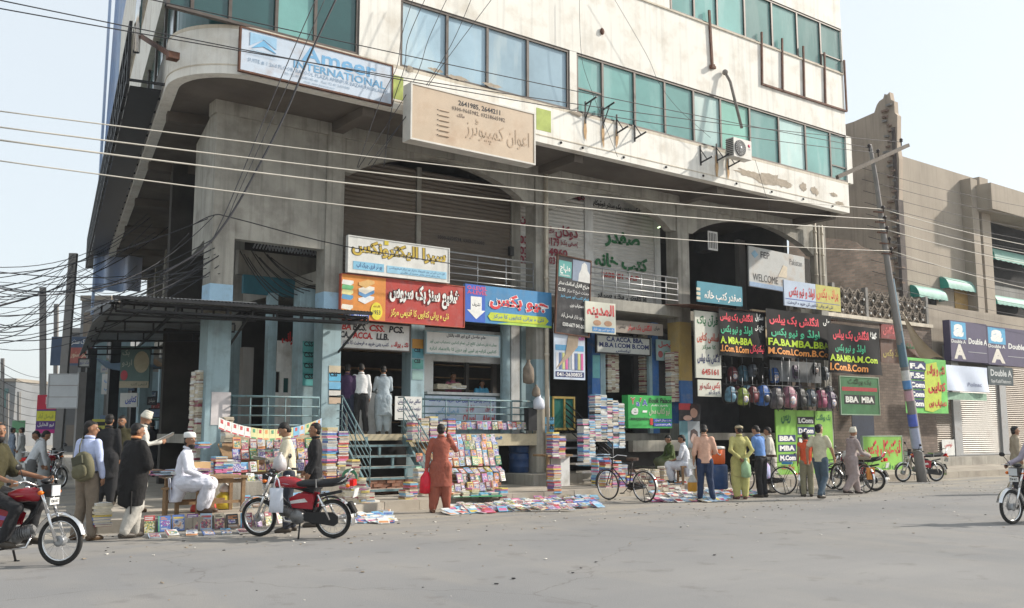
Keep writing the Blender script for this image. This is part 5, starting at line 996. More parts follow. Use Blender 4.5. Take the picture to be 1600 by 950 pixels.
for (x, y) in ((1380, 327), (1383, 343), (1386, 359), (1390, 376), (1393, 392)):
    p = onY(x, y, PB.y - .12); side_i.append(p); insulator(p)
    m = MB(); m.bar(p - UP * .1, p - UP * .1 + V((-.35, .12, 0)), .04); m.build('insulator_arm', rust_metal, lp)
wire_al = mat('aluminium_wire', (.52, .49, .43), .5, .1, 4); wire_bk = mat('black_cable', (.03, .03, .035), .6, .1, 4)
def wire(a, b, sag, r, m_, label, group='overhead wires', n=24, name='overhead_wire'):
    m = MB(); m.tube([a + (b - a) * (i / n) - UP * (sag * 4 * (i / n) * (1 - i / n)) for i in range(n + 1)], r, 5); return thing_mesh(m, name, m_, label, 'wire', group)
nm_ = ['topmost', 'second', 'third', 'lowest']
for k, y in enumerate((166, 191, 211, 243)):
    b_ = side_i[(0, 1, 2, 4)[k]]; a = onY(-60, y, 15.6)
    wire(a, b_, .12 + .05 * k, .011 + .002 * (k % 3), wire_al, nm_[k] + ' of the four bright bare wires crossing in front of the arches')
    wire(b_, onY(1720, (400, 412, 428, 470)[k], PB.y), .2, .012, wire_al, nm_[k] + ' of the bare wires running right from the leaning pole')
wire(onY(150, -20, 16.0), top_i[0], .1, .010, wire_bk, 'thin dark wire crossing the teal windows up to the cross arm')
wire(onY(-40, -8, 15.8), top_i[1], .25, .010, wire_bk, 'upper of two thin wires passing over the blue lettered board'); wire(onY(-40, 6, 15.8), top_i[2], .25, .010, wire_bk, 'lower of two thin wires passing over the blue lettered board')
for k in range(12): wire(onY(1345 + k * 2, 262 + k * 18, 20.4), onY(1640, 330 + k * 17, 20.2), .12, .010, wire_bk, 'thin dark wire across the plastered wall right of the leaning pole, ' + ORD[k] + ' from top', 'thin wires across the plastered wall', 8)
def poly_wire(pts, Y, r, label, group='cables hanging past the windows', m_=wire_bk):
    P = [onY(x, y, Y + (yy if False else 0)) for (x, y) in pts for yy in (0,)]; Q = []
    for i in range(len(P) - 1):
        p0, p1, p2, p3 = P[max(i - 1, 0)], P[i], P[i + 1], P[min(i + 2, len(P) - 1)]
        for s in range(5):
            t = s / 5; Q.append(.5 * ((2 * p1) + (p2 - p0) * t + (2 * p0 - 5 * p1 + 4 * p2 - p3) * t * t + (3 * p1 - p0 - 3 * p2 + p3) * t ** 3))
    Q.append(P[-1]); m = MB(); m.tube(Q, r, 5); thing_mesh(m, 'overhead_wire', m_, label, 'wire', group)
poly_wire([(530, -12), (480, 95), (445, 180), (382, 300), (345, 358), (313, 392), (250, 430)], 17.6, .022, 'thick black cable slanting down from the top past the blue lettered board', 'slanting black cables')
poly_wire([(498, -12), (440, 120), (366, 300), (330, 380)], 17.6, .010, 'thin black cable slanting left of the thick one', 'slanting black cables'); poly_wire([(512, -12), (455, 120), (373, 300), (350, 350), (290, 420)], 17.6, .008, 'thin black cable slanting between the thick and the left one', 'slanting black cables')
poly_wire([(648, -10), (628, 55), (620, 105), (595, 155), (558, 262)], 18.1, .008, 'thin cable bending down past the left blue window'); poly_wire([(668, -10), (638, 60), (632, 105), (612, 170), (600, 260)], 18.1, .009, 'second thin cable bending down past the left blue window')
poly_wire([(702, -10), (670, 60), (645, 130), (560, 262)], 18.1, .008, 'thin cable from the top middle down to the first arch'); poly_wire([(740, -10), (705, 70), (655, 150), (580, 262)], 18.1, .008, 'thin cable crossing the second blue pane'); poly_wire([(775, -10), (700, 90), (640, 175), (575, 258)], 18.1, .008, 'thin cable crossing the third blue pane')
poly_wire([(905, -10), (908, 80), (920, 130), (965, 245)], 18.2, .006, 'thin cable over the green patch between windows'); poly_wire([(955, -10), (1010, 85), (1030, 130), (1060, 170), (1110, 215)], 18.2, .006, 'thin cable drooping across the teal windows')
poly_wire([(300, 352), (335, 336), (370, 342), (540, 385), (745, 418)], 19.6, .012, 'black cable leaving the corner wall and passing the gold lettered board'); poly_wire([(1180, 250), (1195, 300), (1205, 330)], 18.2, .006, 'short cable end below the air conditioner')
def H_pole(label, x0, y0, x1, y1, D, wd):
    b = atD(x0, y0, D); t = atD(x1, y1, D); b = V((b.x, b.y, -.02)); d = V((wd, 0, 0)); r = empty('concrete_pole', b, label, 'utility pole')
    m = MB(); m.bar(b, t, wd, wd * .6, up=HV); m.build('shaft', pole_m, r); return t
p1 = H_pole('leaning grey concrete pole left of the corner canopy', 88, 733, 115, 396, 33, .26)
p2 = H_pole('straight grey pole left of the leaning concrete pole', 69, 700, 67, 449, 45, .26)
p3 = H_pole('shorter grey pole between the two taller left poles', 88, 690, 88, 475, 52, .22)
for i, (x, y, D) in enumerate(((29, 612, 85), (31, 612, 95), (42, 625, 110), (12, 615, 78), (4, 560, 60))): H_pole(['thin far pole, second from the left edge of the street', 'thin far pole beside another in the hazy street', 'thin far pole nearest the red and yellow advert', 'thin far pole near the left edge of the street', 'pale pole at the extreme left edge'][i], x, 690, x, y, D, .2)
rw = random.Random(11)
for k in range(34):                                   # the tangle
    ys = 395 + k * 3.6 + rw.uniform(-6, 6); D0 = rw.uniform(14, 26); a = atD(-60, ys + rw.uniform(-5, 40), D0)
    if k % 3 == 0: b_ = p1 + UP * rw.uniform(-1.5, 0)
    elif k % 3 == 1: b_ = onS(rw.uniform(200, 330), rw.uniform(330, 440), -1.9 if k % 2 else -.3)
    else: b_ = onY(rw.uniform(318, 345), rw.uniform(330, 445), FY - .05)
    wire(a, b_, rw.uniform(.2, .9), (.008, .011, .014)[k % 2 + (k % 5 == 0)], wire_bk, ('thin', 'medium', 'thick')[k % 2 + (k % 5 == 0)] + ' black cable in the left tangle, ending at ' + ('the leaning concrete pole', 'the side soffit', 'the corner column')[k % 3] + ', ' + ORD[k // 3] + ' from top', 'tangle of cables at the left', 14)
for k in range(12):
    a = p1 + UP * rw.uniform(-2.5, 0); b_ = onS(rw.uniform(170, 330), rw.uniform(400, 470), -1); wire(a, b_, rw.uniform(.1, .7), .01, wire_bk, 'black cable slung between the leaning concrete pole and the plaza side,' + ' ' + ORD[k] + ' from top', 'tangle of cables at the left', 12)
for k in range(8): wire(atD(-40, 540 + k * 14, 30), atD(70, 590 + k * 12, 60), .3, .012, wire_bk, 'thin low cable over the far side street, ' + ORD[k] + ' from top', 'thin cables over the far side street', 10)

# ================================================================ books
PAL = [('red', (.50, .035, .04)), ('blue', (.05, .15, .48)), ('white', (.66, .66, .63)), ('sky blue', (.12, .42, .66)), ('pink', (.62, .12, .30)), ('yellow', (.68, .50, .05)), ('green', (.05, .30, .14)), ('purple', (.22, .08, .32)), ('orange', (.70, .24, .04)), ('black', (.03, .03, .035)), ('brown', (.26, .14, .08)), ('cream', (.60, .52, .36)), ('maroon', (.28, .03, .06)), ('pale blue', (.36, .50, .64))]
BM = [mat('cover_' + n.replace(' ', '_'), tuple(.82 * q + .18 * (sum(c) / 3) + .01 for q in c), .45, .2, 14, dirt=((.45, .43, .40), .35, 22)) for n, c in PAL]; PG = mat('book_pages', (.55, .49, .38), .9, .15, 9)
def print_mat(i, cs):
    m = bpy.data.materials.new('printed_picture'); m.use_nodes = True; n = m.node_tree; L = n.links.new; bs = n.nodes['Principled BSDF']; tc = n.nodes.new('ShaderNodeTexCoord'); oi = n.nodes.new('ShaderNodeObjectInfo')
    ad = n.nodes.new('ShaderNodeVectorMath'); ad.operation = 'MULTIPLY_ADD'; L(oi.outputs['Random'], ad.inputs[0]); ad.inputs[1].default_value = (37, 11, 23); L(tc.outputs['Object'], ad.inputs[2])
    t = n.nodes.new('ShaderNodeTexNoise'); t.inputs['Scale'].default_value = 22 + 6 * i; t.inputs['Detail'].default_value = 4; L(ad.outputs[0], t.inputs[0]); r = n.nodes.new('ShaderNodeValToRGB'); L(t.outputs['Fac'], r.inputs[0])
    r.color_ramp.interpolation = 'CONSTANT' if i % 2 else 'LINEAR'
    for k, c in enumerate(cs):
        e = r.color_ramp.elements[k] if k < 2 else r.color_ramp.elements.new(.5); e.color = (*c, 1)
    for k, e in enumerate(r.color_ramp.elements): e.position = .32 + .1 * k
    L(r.outputs[0], bs.inputs['Base Color']); bs.inputs['Roughness'].default_value = .45; return m
PM = [print_mat(i, c) for i, c in enumerate((((.05, .06, .12), (.45, .25, .15), (.12, .2, .4), (.6, .55, .5)), ((.5, .06, .1), (.6, .5, .3), (.1, .1, .15), (.5, .3, .25)), ((.1, .3, .45), (.55, .6, .6), (.05, .15, .1), (.5, .4, .1)), ((.3, .1, .3), (.6, .35, .4), (.1, .12, .35), (.6, .6, .6))))]
def book_mesh(ci, v):
    r = random.Random(ci * 7 + v); b = MB(); W, H, T = .16, .22, r.choice((.012, .02, .03)); dk = sum(PAL[ci][1]) < .9
    mats = [BM[ci], PG] + [BM[r.randrange(14)] for _ in range(2)] + [PM[r.randrange(4)], BM[2] if dk else BM[9], BM[r.choice((5, 2, 8))] if dk else BM[r.choice((1, 0, 12))]]
    b.bb(-W / 2, W / 2, -T, -T + .0015, 0, H, 0); b.bb(-W / 2, W / 2, -.0015, 0, 0, H, 0); b.bb(-W / 2, -W / 2 + .0015, -T + .0016, -.0016, 0, H, 0); b.bb(-W / 2 + .002, W / 2 - .004, -T + .0016, -.0016, .003, H - .003, 1)
    yy = [-T - .0006]
    def patch(x0, x1, z0, z1, m): yy[0] -= .0002; y = yy[0]; b.add([(x0, y, z0), (x1, y, z0), (x1, y, z1), (x0, y, z1)], [(0, 1, 2, 3)], m)
    k = v % 5; w2 = W / 2 - .012
    def lines(x0, x1, z, n, h=.006, m=5):
        for i in range(n): patch(x0, x0 + (x1 - x0) * r.uniform(.5, 1), z - i * h * 1.9, z - i * h * 1.9 + h, m)
    if k == 0: patch(-w2, w2, .02, .14, 4); patch(-w2, w2, .165, .19, 6); lines(-w2, w2, .152, 1)
    elif k == 1: patch(-W / 2, W / 2, 0, .06, 3); lines(-w2, w2, .18, 3, .010, 6); lines(-w2, w2, .045, 3, .005); patch(-w2, w2 * .5, .075, .13, 4)
    elif k == 2: patch(-W / 2 + .001, W / 2 - .001, .0, .15, 4); lines(-w2, w2, .19, 2, .012, 5); lines(-.03, w2, .02, 2, .006, 5)
    elif k == 3: patch(-W / 2, -W / 2 + .02, 0, H, 3); patch(-.045, w2, .07, .15, 4); lines(-.045, w2, .19, 2, .011, 6); lines(-.045, w2, .045, 3, .004)
    else: patch(-W / 2 + .001, W / 2 - .001, .001, H - .001, 4); patch(-W / 2, W / 2, .155, .20, 0); lines(-w2, w2, .182, 2, .009, 5)
    return b.mesh('book', mats)
BL = {}
NB = [0]

rb = random.Random(5)
def book(p, label, rot, ci=None, s=1.0):
    ci = rb.randrange(14) if ci is None else ci; v = rb.randrange(5)
    if (ci, v) not in BL: BL[(ci, v)] = book_mesh(ci, v)
    o = bpy.data.objects.new('book', BL[(ci, v)]); link(o); o.location = p; o.rotation_euler = rot; o.scale = (s * rb.uniform(.86, 1.08), 1.2, s * rb.uniform(.9, 1.08))
    tag(o, PAL[ci][0] + ' ' + label, 'book', 'books for sale on the pavement'); NB[0] += 1; return o
def row(x0, x1, yb, Y, where, s=1.0, lean=.28, gap=.165, skip=(), dy=0, pal=None):
    a = onY(x0, yb, Y); b_ = onY(x1, yb + dy, Y); n = max(1, int((b_.x - a.x) / (gap * s)))
    for i in range(n):
        if i in skip: continue
        t = (i + .5) / n; book(V((a.x + (b_.x - a.x) * t, Y + rb.uniform(-.02, .02), a.z + rb.uniform(-.01, .012))), 'book ' + where + ', ' + ORD[min(i, 29)] + ' from left', (-lean + rb.uniform(-.05, .05), rb.uniform(-.05, .05), rb.uniform(-.12, .12)), None if not pal else rb.choice(pal), s)
def rack(x0, x1, y0, Y0, y1, Y1, label):              # sloping board with ledges that carries the rows
    a0 = onY(x0, y0, Y0); a1 = onY(x1, y0, Y0); c0 = onY(x0, y1, Y1); r = empty('book_rack', a0, label, 'rack'); m = MB()
    m.obox(a0 + V((0, .06, -.04)), V((a1.x - a0.x, 0, 0)), V((0, Y1 - Y0, c0.z - a0.z)), V((0, .02, -.02))); m.build('back_board', wood, r)
    for x in (a0.x + .03, a1.x - .06): m = MB(); m.bar((x, Y1 - .02, PZ), (x, Y1 - .02, c0.z - .02), .04); m.bar((x, Y0 + .1, PZ), (x, Y0 + .1, a0.z - .02), .04) if a0.z > PZ + .1 else None; m.build('rack_legs', rail_blue, r, kind='stuff')
    return r
# low ledge block in front of the arcade
lx0, lx1 = onY(322, 757, 17.6).x, onY(528, 757, 17.6).x
lb = MB(); lb.bb(lx0, lx1, 17.45, 19.6, PZ - .0, .64); lb.build('display_ledge', concrete, None, 'low concrete ledge carrying the book rack in front of the arcade', 'ledge')
m = MB(); m.bb(onY(362, 690, FY - .3).x, onY(500, 690, FY - .3).x, FY - .45, FY + .5, ZF - .28, ZF - .01); m.build('arcade_kerb', step_m, bld)
m = MB(); m.bb(onY(362, 690, FY - .3).x, onY(500, 690, FY - .3).x, FY + .3, FY + .4, PZ, ZF - .281); m.build('arcade_plinth_wall', dark_in, bld)
rack(362, 505, 738, 18.35, 690, 19.1, 'sloping rack of colourful covers under the paper banner')
ub = 'in the left rack'
row(363, 500, 702, 18.95, ub + ', top row'); row(363, 500, 719, 18.65, ub + ', middle row'); row(363, 500, 738, 18.3, ub + ', bottom row')
m = MB(); m.bb(onY(362, 740, 18.2).x, onY(505, 740, 18.2).x, 18.12, 18.25, .70, .74); m.build('ledge_rail', rail_blue, None, 'pale blue rail along the foot of the left book rack', 'rail')
row(364, 440, 756, 17.75, 'on the ledge left of the cream shirt', lean=.85, gap=.2); row(448, 535, 756, 17.75, 'on the ledge behind the man in black', lean=.9, gap=.2)
row(376, 560, 793, 16.95, 'on the pavement behind the red motorcycle', gap=.185, dy=-6)
k0 = onZ(222, 838)
def krow(x0, x1, y0, y1, zf, where, lean, gap, s=1.0):
    a = onZ(x0, y0, zf); b_ = onZ(x1, y1, zf); n = int((b_ - a).length / gap); ang = math.atan2(b_.y - a.y, b_.x - a.x)
    for i in range(n):
        p = a + (b_ - a) * ((i + .5) / n); book(p + UP * (.004 * (i % 3)), 'book ' + where + ', ' + ORD[min(i, 29)] + ' from left', (-lean + rb.uniform(-.09, .09), 0, ang + rb.uniform(-.16, .16)), rb.choice((1, 2, 3, 13, 2, 11, 6, 9, 0, 12, 7)), s)
krow(222, 395, 833, 824, .0, 'propped on the kerb below the seated man', .25, .20, 1.15)
krow(395, 560, 824, 805, .0, 'propped on the kerb behind the motorcycle', .3, .24)
krow(228, 395, 842, 834, .0, 'lying on the road edge before the seated man', 1.35, .25, 1.05)
krow(545, 605, 815, 808, .0, 'on the road by the motorcycle rear wheel', 1.45, .26); krow(545, 600, 806, 802, .0, 'on the road right of the motorcycle', 1.45, .26)
# centre stand
rack(700, 782, 742, 18.3, 688, 19.7, 'stepped stand of book covers below the blue railing')
cs = 'on the centre stand'
row(714, 775, 691, 19.6, cs + ', top row', .85); row(706, 778, 704, 19.3, cs + ', second row', .95); row(700, 780, 717, 19.0, cs + ', third row', .95); row(698, 783, 729, 18.65, cs + ', fourth row', .95)
row(698, 790, 741, 18.25, cs + ', fifth row', .9, lean=1.0, gap=.19); row(714, 790, 755, 17.85, 'at the foot of the centre stand', .95); row(700, 778, 769, 17.5, 'in the front row before the centre stand', .9)
row(712, 838, 671, FY - .06, 'on the terrace edge', .9, lean=.15, gap=.17)
row(648, 662, 722, 18.9, 'between steps and centre stand, upper', .95); row(648, 664, 742, 18.3, 'between steps and centre stand, lower', .95)
# flat spread of magazines
def zfix(x, y):
    p = onZ(x, y, PZ); k = KY[0]
    for j in range(len(KX) - 1):
        if KX[j] <= p.x <= KX[j + 1]: k = KY[j] + (KY[j + 1] - KY[j]) * (p.x - KX[j]) / (KX[j + 1] - KX[j])
    return p if p.y > k + .12 else onZ(x, y, .002)
sp_i = 0
for r_ in range(7):
    y = 772 + r_ * 4.6; n = 13 if r_ % 2 else 12
    for i in range(n):
        x = 700 + r_ * 5 + i * (17.0 - r_ * .3) + rb.uniform(-3, 3)
        if NB[0] >= 298: break
        p = zfix(x, y); book(p + UP * (.03 + .01 * rb.random()), 'magazine on the flat spread, ' + ORD[r_] + ' row, ' + ORD[i] + ' from left', (-PI / 2 + rb.uniform(.12, .35), 0, rb.uniform(-.5, .5) - .1), rb.choice((2, 2, 2, 13, 13, 3, 4, 0, 11, 11, 2)), 1.1)
# everything past the limit: stacks and spreads joined as one object
bk = MB()
def lay(p, a, w_, d, t, ci, tilt=0):
    c = V(p) + UP * t / 2; r = M.Rotation(a, 3, 'Z')
    if tilt:
        r = r @ M.Rotation(tilt, 3, 'X'); bk.box(c + UP * d * .5 * math.sin(tilt), (w_, d, t), m=ci, rot=r); q = r @ V((0, 0, t * .6)); bk.box(c + UP * d * .5 * math.sin(tilt) + q + r @ V((0, -d * .12, 0)), (w_ * .8, d * .5, .001), m=rb.choice((0, 1, 3, 4, 5, 8, 13)), rot=r); return
    bk.box(c, (w_, d, t), a, ci); bk.box(c - r @ V((0, .0012, 0)) , (w_ - .006, d, t * .72), a, 14) if rb.random() < .45 else None
def stack(x, yb, h, Y, w_=.2, cols=None, a0=0.0, P=None):
    p = P or onY(x, yb, Y); z = p.z; top = p.z + h; a0 += rb.uniform(-.05, .05)
    while z < top:
        t = rb.choice((.018, .025, .032, .04)); lay((p.x + rb.uniform(-.012, .012), p.y + rb.uniform(-.012, .012), z), a0 + rb.uniform(-.06, .06), w_ * rb.uniform(.86, 1.02), .26 * rb.uniform(.85, 1), t, rb.choice(cols) if cols else rb.randrange(14)); z += t + .0015
BR = [0, 1, 3, 4, 2, 13, 8, 7, 5, 2]; TAN = [11, 11, 10, 2, 12, 11, 15]; BLUES = [1, 3, 13, 2, 13, 9, 2, 3, 4]
for (x, y, h, c) in ((513, 752, 1.06, BR), (531, 752, .98, BR), (316, 700, .1, BR)): stack(x, y, h, 17.9, .24, c)
for (x, y, h) in ((540, 790, .72), (550, 789, .86), (560, 793, .55), (549, 797, .15), (571, 797, .16)): stack(x, y, h, 16.9, .19, TAN + [4, 5])
stack(155, 818, .34, 16.15, .26, TAN + [5, 1], P=onZ(157, 822, PZ))
for (x, h) in ((322, .42), (331, .30), (446, .12), (470, .16)): stack(x, 757, h, 17.75, .2, BR)
for (x, h) in ((566, .35), (574, .25), (582, .12), (641, .35), (634, .2)): stack(x, 791 if x < 600 else 781, h, 16.9 if x < 600 else 17.3, .2, TAN + BR)
for i in range(60): lay(zfix(rb.uniform(545, 608), rb.uniform(800, 818)) + UP * .005, rb.uniform(-.6, .6), .2, .26, .012, rb.choice((2, 13, 4, 2, 15, 1, 3)), rb.uniform(.05, .25))
stack(341, 757, .50, 17.7, .24, BR); stack(352, 757, .46, 17.7, .2, BR)
for i in range(5): stack(646 + i * 14, 690, .46 + .06 * (i % 3), 19.5, .23, BR + [2, 13])
stack(655, 775, .55, 18.0, .2, [2, 13, 11]); stack(668, 770, .3, 17.7, .2, BR)
for i in range(6): stack(708 + i * 15, 778, rb.uniform(.06, .2), 17.1, .2, TAN + BR)
for i in range(7):
    for j in range(2): stack(912 + i * 9.2, 728 if i < 2 else (690 if i < 5 else 700), rb.uniform(1.1, 1.3) if i > 1 else 1.2, 19.3 + .3 * j, .23, BLUES)
for i in range(5): stack(934 + i * 9.4, 770, rb.uniform(.7, 1.0), 18.3, .23, BLUES + BR)
for i in range(4): stack(946 + i * 11, 765, rb.uniform(.25, .7), 17.7, .2, BR + [4, 0])
for (x, y, h) in ((864, 716, .62), (874, 716, .55), (866, 770, .62), (858, 778, .1)): stack(x, y, h, 18.9 if y < 750 else 17.4, .23, BR)
for i in range(9): stack(992 + i * 7.5, 758, rb.uniform(.38, .52), 18.3 + (i % 2) * .3, .2, TAN)
for i in range(6): stack(1004 + i * 10, 768, rb.uniform(.1, .3), 17.5, .2, TAN)
for (x0, n) in ((949, 3), (1006, 3)):
    for i in range(n): stack(x0 + i * 5.6, 613, 1.75, FY + .9, .17, TAN)
for i in range(3): stack(1048 + i * 6, 628, 1.5, FY + .2, .17, TAN)
for i in range(6): stack(685 + i * 7, 608, rb.uniform(.05, .15), GY + .1, .2, [2, 11])
for i in range(190): x = rb.uniform(1020, 1142); lay(zfix(x, rb.uniform(756, 785)) + UP * rb.uniform(.004, .02), rb.uniform(-.5, .5) - .2, .2, .27, .012, rb.choice((2, 11, 13, 2, 15, 2, 4, 13, 3, 0)), rb.uniform(.08, .4))
for i in range(430):
    x = rb.uniform(697, 935); lay(zfix(x, rb.uniform(771, 805 - (x - 700) * .05)) + UP * rb.uniform(.002, .012), rb.uniform(-.6, .4), .19, .26, .01, rb.choice((2, 11, 13, 3, 2, 15, 2, 4, 2, 0, 1)), rb.uniform(.06, .35))
for i in range(34): lay(zfix(rb.uniform(1150, 1180), rb.uniform(768, 776)), 0, .2, .26, .012, rb.choice((2, 13, 4, 6)), .15)
for i in range(40): p = onY(235 + rb.random() * 85, 744, 16.2 + rb.random() * .4); p.z = .82 + rb.random() * .12; lay(p, rb.uniform(-.6, .6), .19, .26, .02, rb.choice((7, 4, 2, 10, 12, 13)))
for i in range(12): p = onZ(1050 + rb.random() * 10, 700, 0)
for (x, Yb) in ((352, 19.6), (301, 20.8), (308, 20.6)): stack(x, 745, 1.2, Yb, .2, TAN) if x > 340 else stack(x, 728, 2.0, Yb, .18, TAN)
bo_ = bk.build('stacked_books', BM + [PG, paper], None, 'stacks and spreads of second hand books filling the pavement and shop steps', 'books', kind='stuff')
m = MB(); mp = [onZ(700, 768, PZ + .018), onZ(780, 767, PZ + .018), onZ(786, 776, PZ + .018), onZ(703, 777, PZ + .018)]; m.add(mp, [(3, 2, 1, 0)], 0); m.add([p - UP * .003 for p in mp], [(0, 1, 2, 3)], 0); m.build('ground_cloth', mat('green_mat', (.04, .22, .10), .8, .2, 4), None, 'green cloth under the flat spread of magazines', 'cloth')
# hanging strip of children's charts
cb_ = empty('paper_banner', onY(342, 655, 17.9), 'string of printed paper charts hung between the corner columns', 'banner'); A0, B0 = onY(342, 652, 17.9), onY(503, 653, 18.6)
for i in range(17):
    t0, t1 = i / 17, (i + .96) / 17
    def q(t): return A0 + (B0 - A0) * t - UP * (.42 * 4 * t * (1 - t) * .55)
    a, b_ = q(t0), q(t1); m = MB(); m.add([a - UP * .21, b_ - UP * .21, b_, a, a + V((0, .003, -.21)), b_ + V((0, .003, -.21)), b_ + V((0, .003, 0)), a + V((0, .003, 0))], [(0, 1, 2, 3), (7, 6, 5, 4), (3, 2, 6, 7)], 0); sh = m.build('chart_sheet', [BM[2], flat('chart_cream', (.58, .56, .30))][i > 4] if i not in (12, 13, 16) else BM[[3, 13, 6][(i - 12) % 3]], cb_)
    d = b_ - a; m = MB(); f = V((0, -.003, 0)); m.add([a + d * .1 - UP * .205 + f, b_ - d * .1 - UP * .205 + f, b_ - d * .1 - UP * .18 + f, a + d * .1 - UP * .18 + f, a + d * .3 - UP * .09 + f, b_ - d * .3 - UP * .09 + f, b_ - d * .3 - UP * .02 + f, a + d * .3 - UP * .02 + f], [(0, 1, 2, 3), (4, 5, 6, 7)], 0); m.build('print', BM[[0, 8, 6][i % 3]] if i > 4 else BM[0], sh)
# table, bench, carton and bags around the seated man
tbx = empty('book_table', onZ(287, 800, PZ), 'rough wooden table piled with books beside the seated man in white', 'table'); a = onZ(234, 800, PZ); x0, x1 = a.x + .1, a.x + 1.35; y0, y1 = 16.25, 16.95
m = MB(); m.bb(x0, x1, y0, y1, .78, .82); m.build('table_top', wood, tbx)
for x in (x0 + .03, (x0 + x1) / 2, x1 - .09):
    for y in (y0 + .03, y1 - .09): m = MB(); m.bb(x, x + .06, y, y + .06, PZ, .779); m.build('leg', wood, tbx)
for y in (y0 + .05, y1 - .07): m = MB(); m.bb(x0 + .09, x1 - .09, y, y + .03, .36, .41); m.build('stretcher', wood, tbx); m = MB(); m.bb(x0 + .09, x1 - .09, y, y + .03, .70, .77); m.build('apron', wood, tbx)
p = onZ(283, 806, PZ); bn = empty('wooden_bench', p, 'small wooden bench the man in white kameez sits on', 'bench'); m = MB(); m.box(p + UP * .45, (.62, .3, .035), -.45); m.build('seat', wood, bn); rr = M.Rotation(-.45, 3, 'Z')
for sx_ in (-.26, .26):
    for sy_ in (-.11, .11): m = MB(); m.box(p + rr @ V((sx_, sy_, .215)), (.05, .05, .43), -.45); m.build('leg', wood, bn)
p = onY(306, 742, 16.9); m = MB(); m.box(V((p.x, 16.75, .82 + .12)), (.3, .25, .22), .1); thing_mesh(m, 'carton', plywood, 'plain brown carton on the table behind the seated man', 'box')
bag_m = mat('striped_cloth', (.5, .06, .05), .8, .1, 6)
def sack(p, r, m_, label, name='cloth_bag', mats=None, cat='bag', grp=None):
    m = MB(); m.lathe([(.25 * r[0], 0), (.95 * r[0], .06 * r[2]), (r[0], .35 * r[2]), (.85 * r[0], .7 * r[2]), (.35 * r[0], .92 * r[2]), (.22 * r[0], r[2]), (.30 * r[0], 1.08 * r[2])], p, 12, 0, sy=r[1] / r[0]); o = thing_mesh(m, name, m_, label, cat, grp)
    for v in o.data.vertices: v.co += v.co.normalized() * 0 + V((rb.uniform(-1, 1), rb.uniform(-1, 1), 0)) * r[0] * .09
    return o
sack(onZ(318, 800, PZ), (.22, .2, .22), bag_m, 'red and green cloth bundle under the table by the seated man'); p = onZ(350, 796, PZ); sack(p, (.16, .12, .34), mat('yellow_plastic', (.62, .50, .05), .4, .2, 7), 'yellow and white plastic bag standing on the pavement by the table', 'plastic_bag'); sack(p + UP * .3, (.10, .09, .16), BM[2], 'crumpled white plastic bag on top of the yellow one', 'plastic_bag')

# ================================================================ hanging school bags in bay three
BGC = [('light blue', (.16, .35, .48)), ('lime green', (.35, .45, .06)), ('dark red', (.25, .05, .06)), ('bright blue', (.03, .16, .55)), ('grey and orange', (.16, .14, .14)), ('pink print', (.55, .25, .32)), ('black', (.03, .03, .03)), ('slate', (.18, .22, .27)), ('pink', (.50, .12, .22)), ('patterned purple', (.20, .14, .24))]
BGC = [(n_, tuple(.6 * q for q in c_)) for n_, c_ in BGC]
def bag(i, x, y, s, cn, rgb, Y, where):
    p = onY(x, y, Y); r = empty('school_bag', p, cn + ' school bag hanging ' + where, 'school bag', 'school bags hanging in the third arch'); m_ = mat('bag_' + cn.replace(' ', '_'), rgb, .55, .45, 7, .5, 9, ((.03, .03, .035), .7, 5)); w_, h, d = .30 * s, .42 * s, .2 * s
    m = MB(); vs = []; n = 12
    prof = [(0, .5), (.04, .82), (.2, 1.0), (.6, 1.0), (.82, .92), (.95, .7), (1, .3)]
    for t, k in prof:
        for j in range(n): a = 2 * PI * j / n; cxx = math.copysign(abs(math.cos(a)) ** .6, math.cos(a)); syy = math.copysign(abs(math.sin(a)) ** .6, math.sin(a)); vs.append(p + V((cxx * w_ / 2 * k * rb.uniform(.88, 1.1) + .05 * (i % 3 - 1) * (1 - t), syy * d / 2 * k * rb.uniform(.85, 1.1), -h + h * t)))
    fs = [(a * n + j, a * n + (j + 1) % n, (a + 1) * n + (j + 1) % n, (a + 1) * n + j) for a in range(len(prof) - 1) for j in range(n)] + [tuple(reversed(range(n))), tuple(range((len(prof) - 1) * n, len(prof) * n))]
    m.add(vs, fs, 0, True); m.build('body', m_, r); m = MB(); m.ball(p + V((0, -d * .5, -h * .66)), (w_ * .33, d * .12, h * .20)); m.build('front_pocket', [m_, PM[0], m_, black_pl][i % 4], r)
    m = MB(); m.ring(p + V((0, 0, .02)), (0, 1, 0), .045 * s, .009, 12, 5); m.build('top_loop', black_pl, r); m = MB(); m.bar(p + V((-w_ * .3, -d * .53, -h * .35)), p + V((w_ * .3, -d * .53, -h * .35)), .012); m.build('zip', grey_metal, r)
    m = MB(); m.tube([p + V((0, 0, .06)), p + V((0, 0, .3))], .008, 5); m.build('hanger', grey_metal, r)
    for sg_ in (-1, 1): m = MB(); m.tube([p + V((sg_ * w_ * .25, -d * .3, -.02)), p + V((sg_ * w_ * .42, -d * .62, -h * .45)), p + V((sg_ * w_ * .36, -d * .5, -h * .95)), p + V((sg_ * w_ * .30, -d * .6, -h * 1.12))], .012, 5, sx=1.6); m.build('strap', black_pl, r)
for i, (x, y, s) in enumerate(((1142, 604, 1.1), (1160, 606, 1.25), (1176, 604, 1.15), (1192, 602, 1.5), (1212, 606, 1.55), (1232, 604, 1.6), (1250, 607, 1.45), (1266, 608, 1.35), (1282, 609, 1.4), (1297, 612, 1.35))): bag(i, x, y, s, *BGC[i], FY - 1.2, 'in the front row, ' + ORD[i] + ' from left')
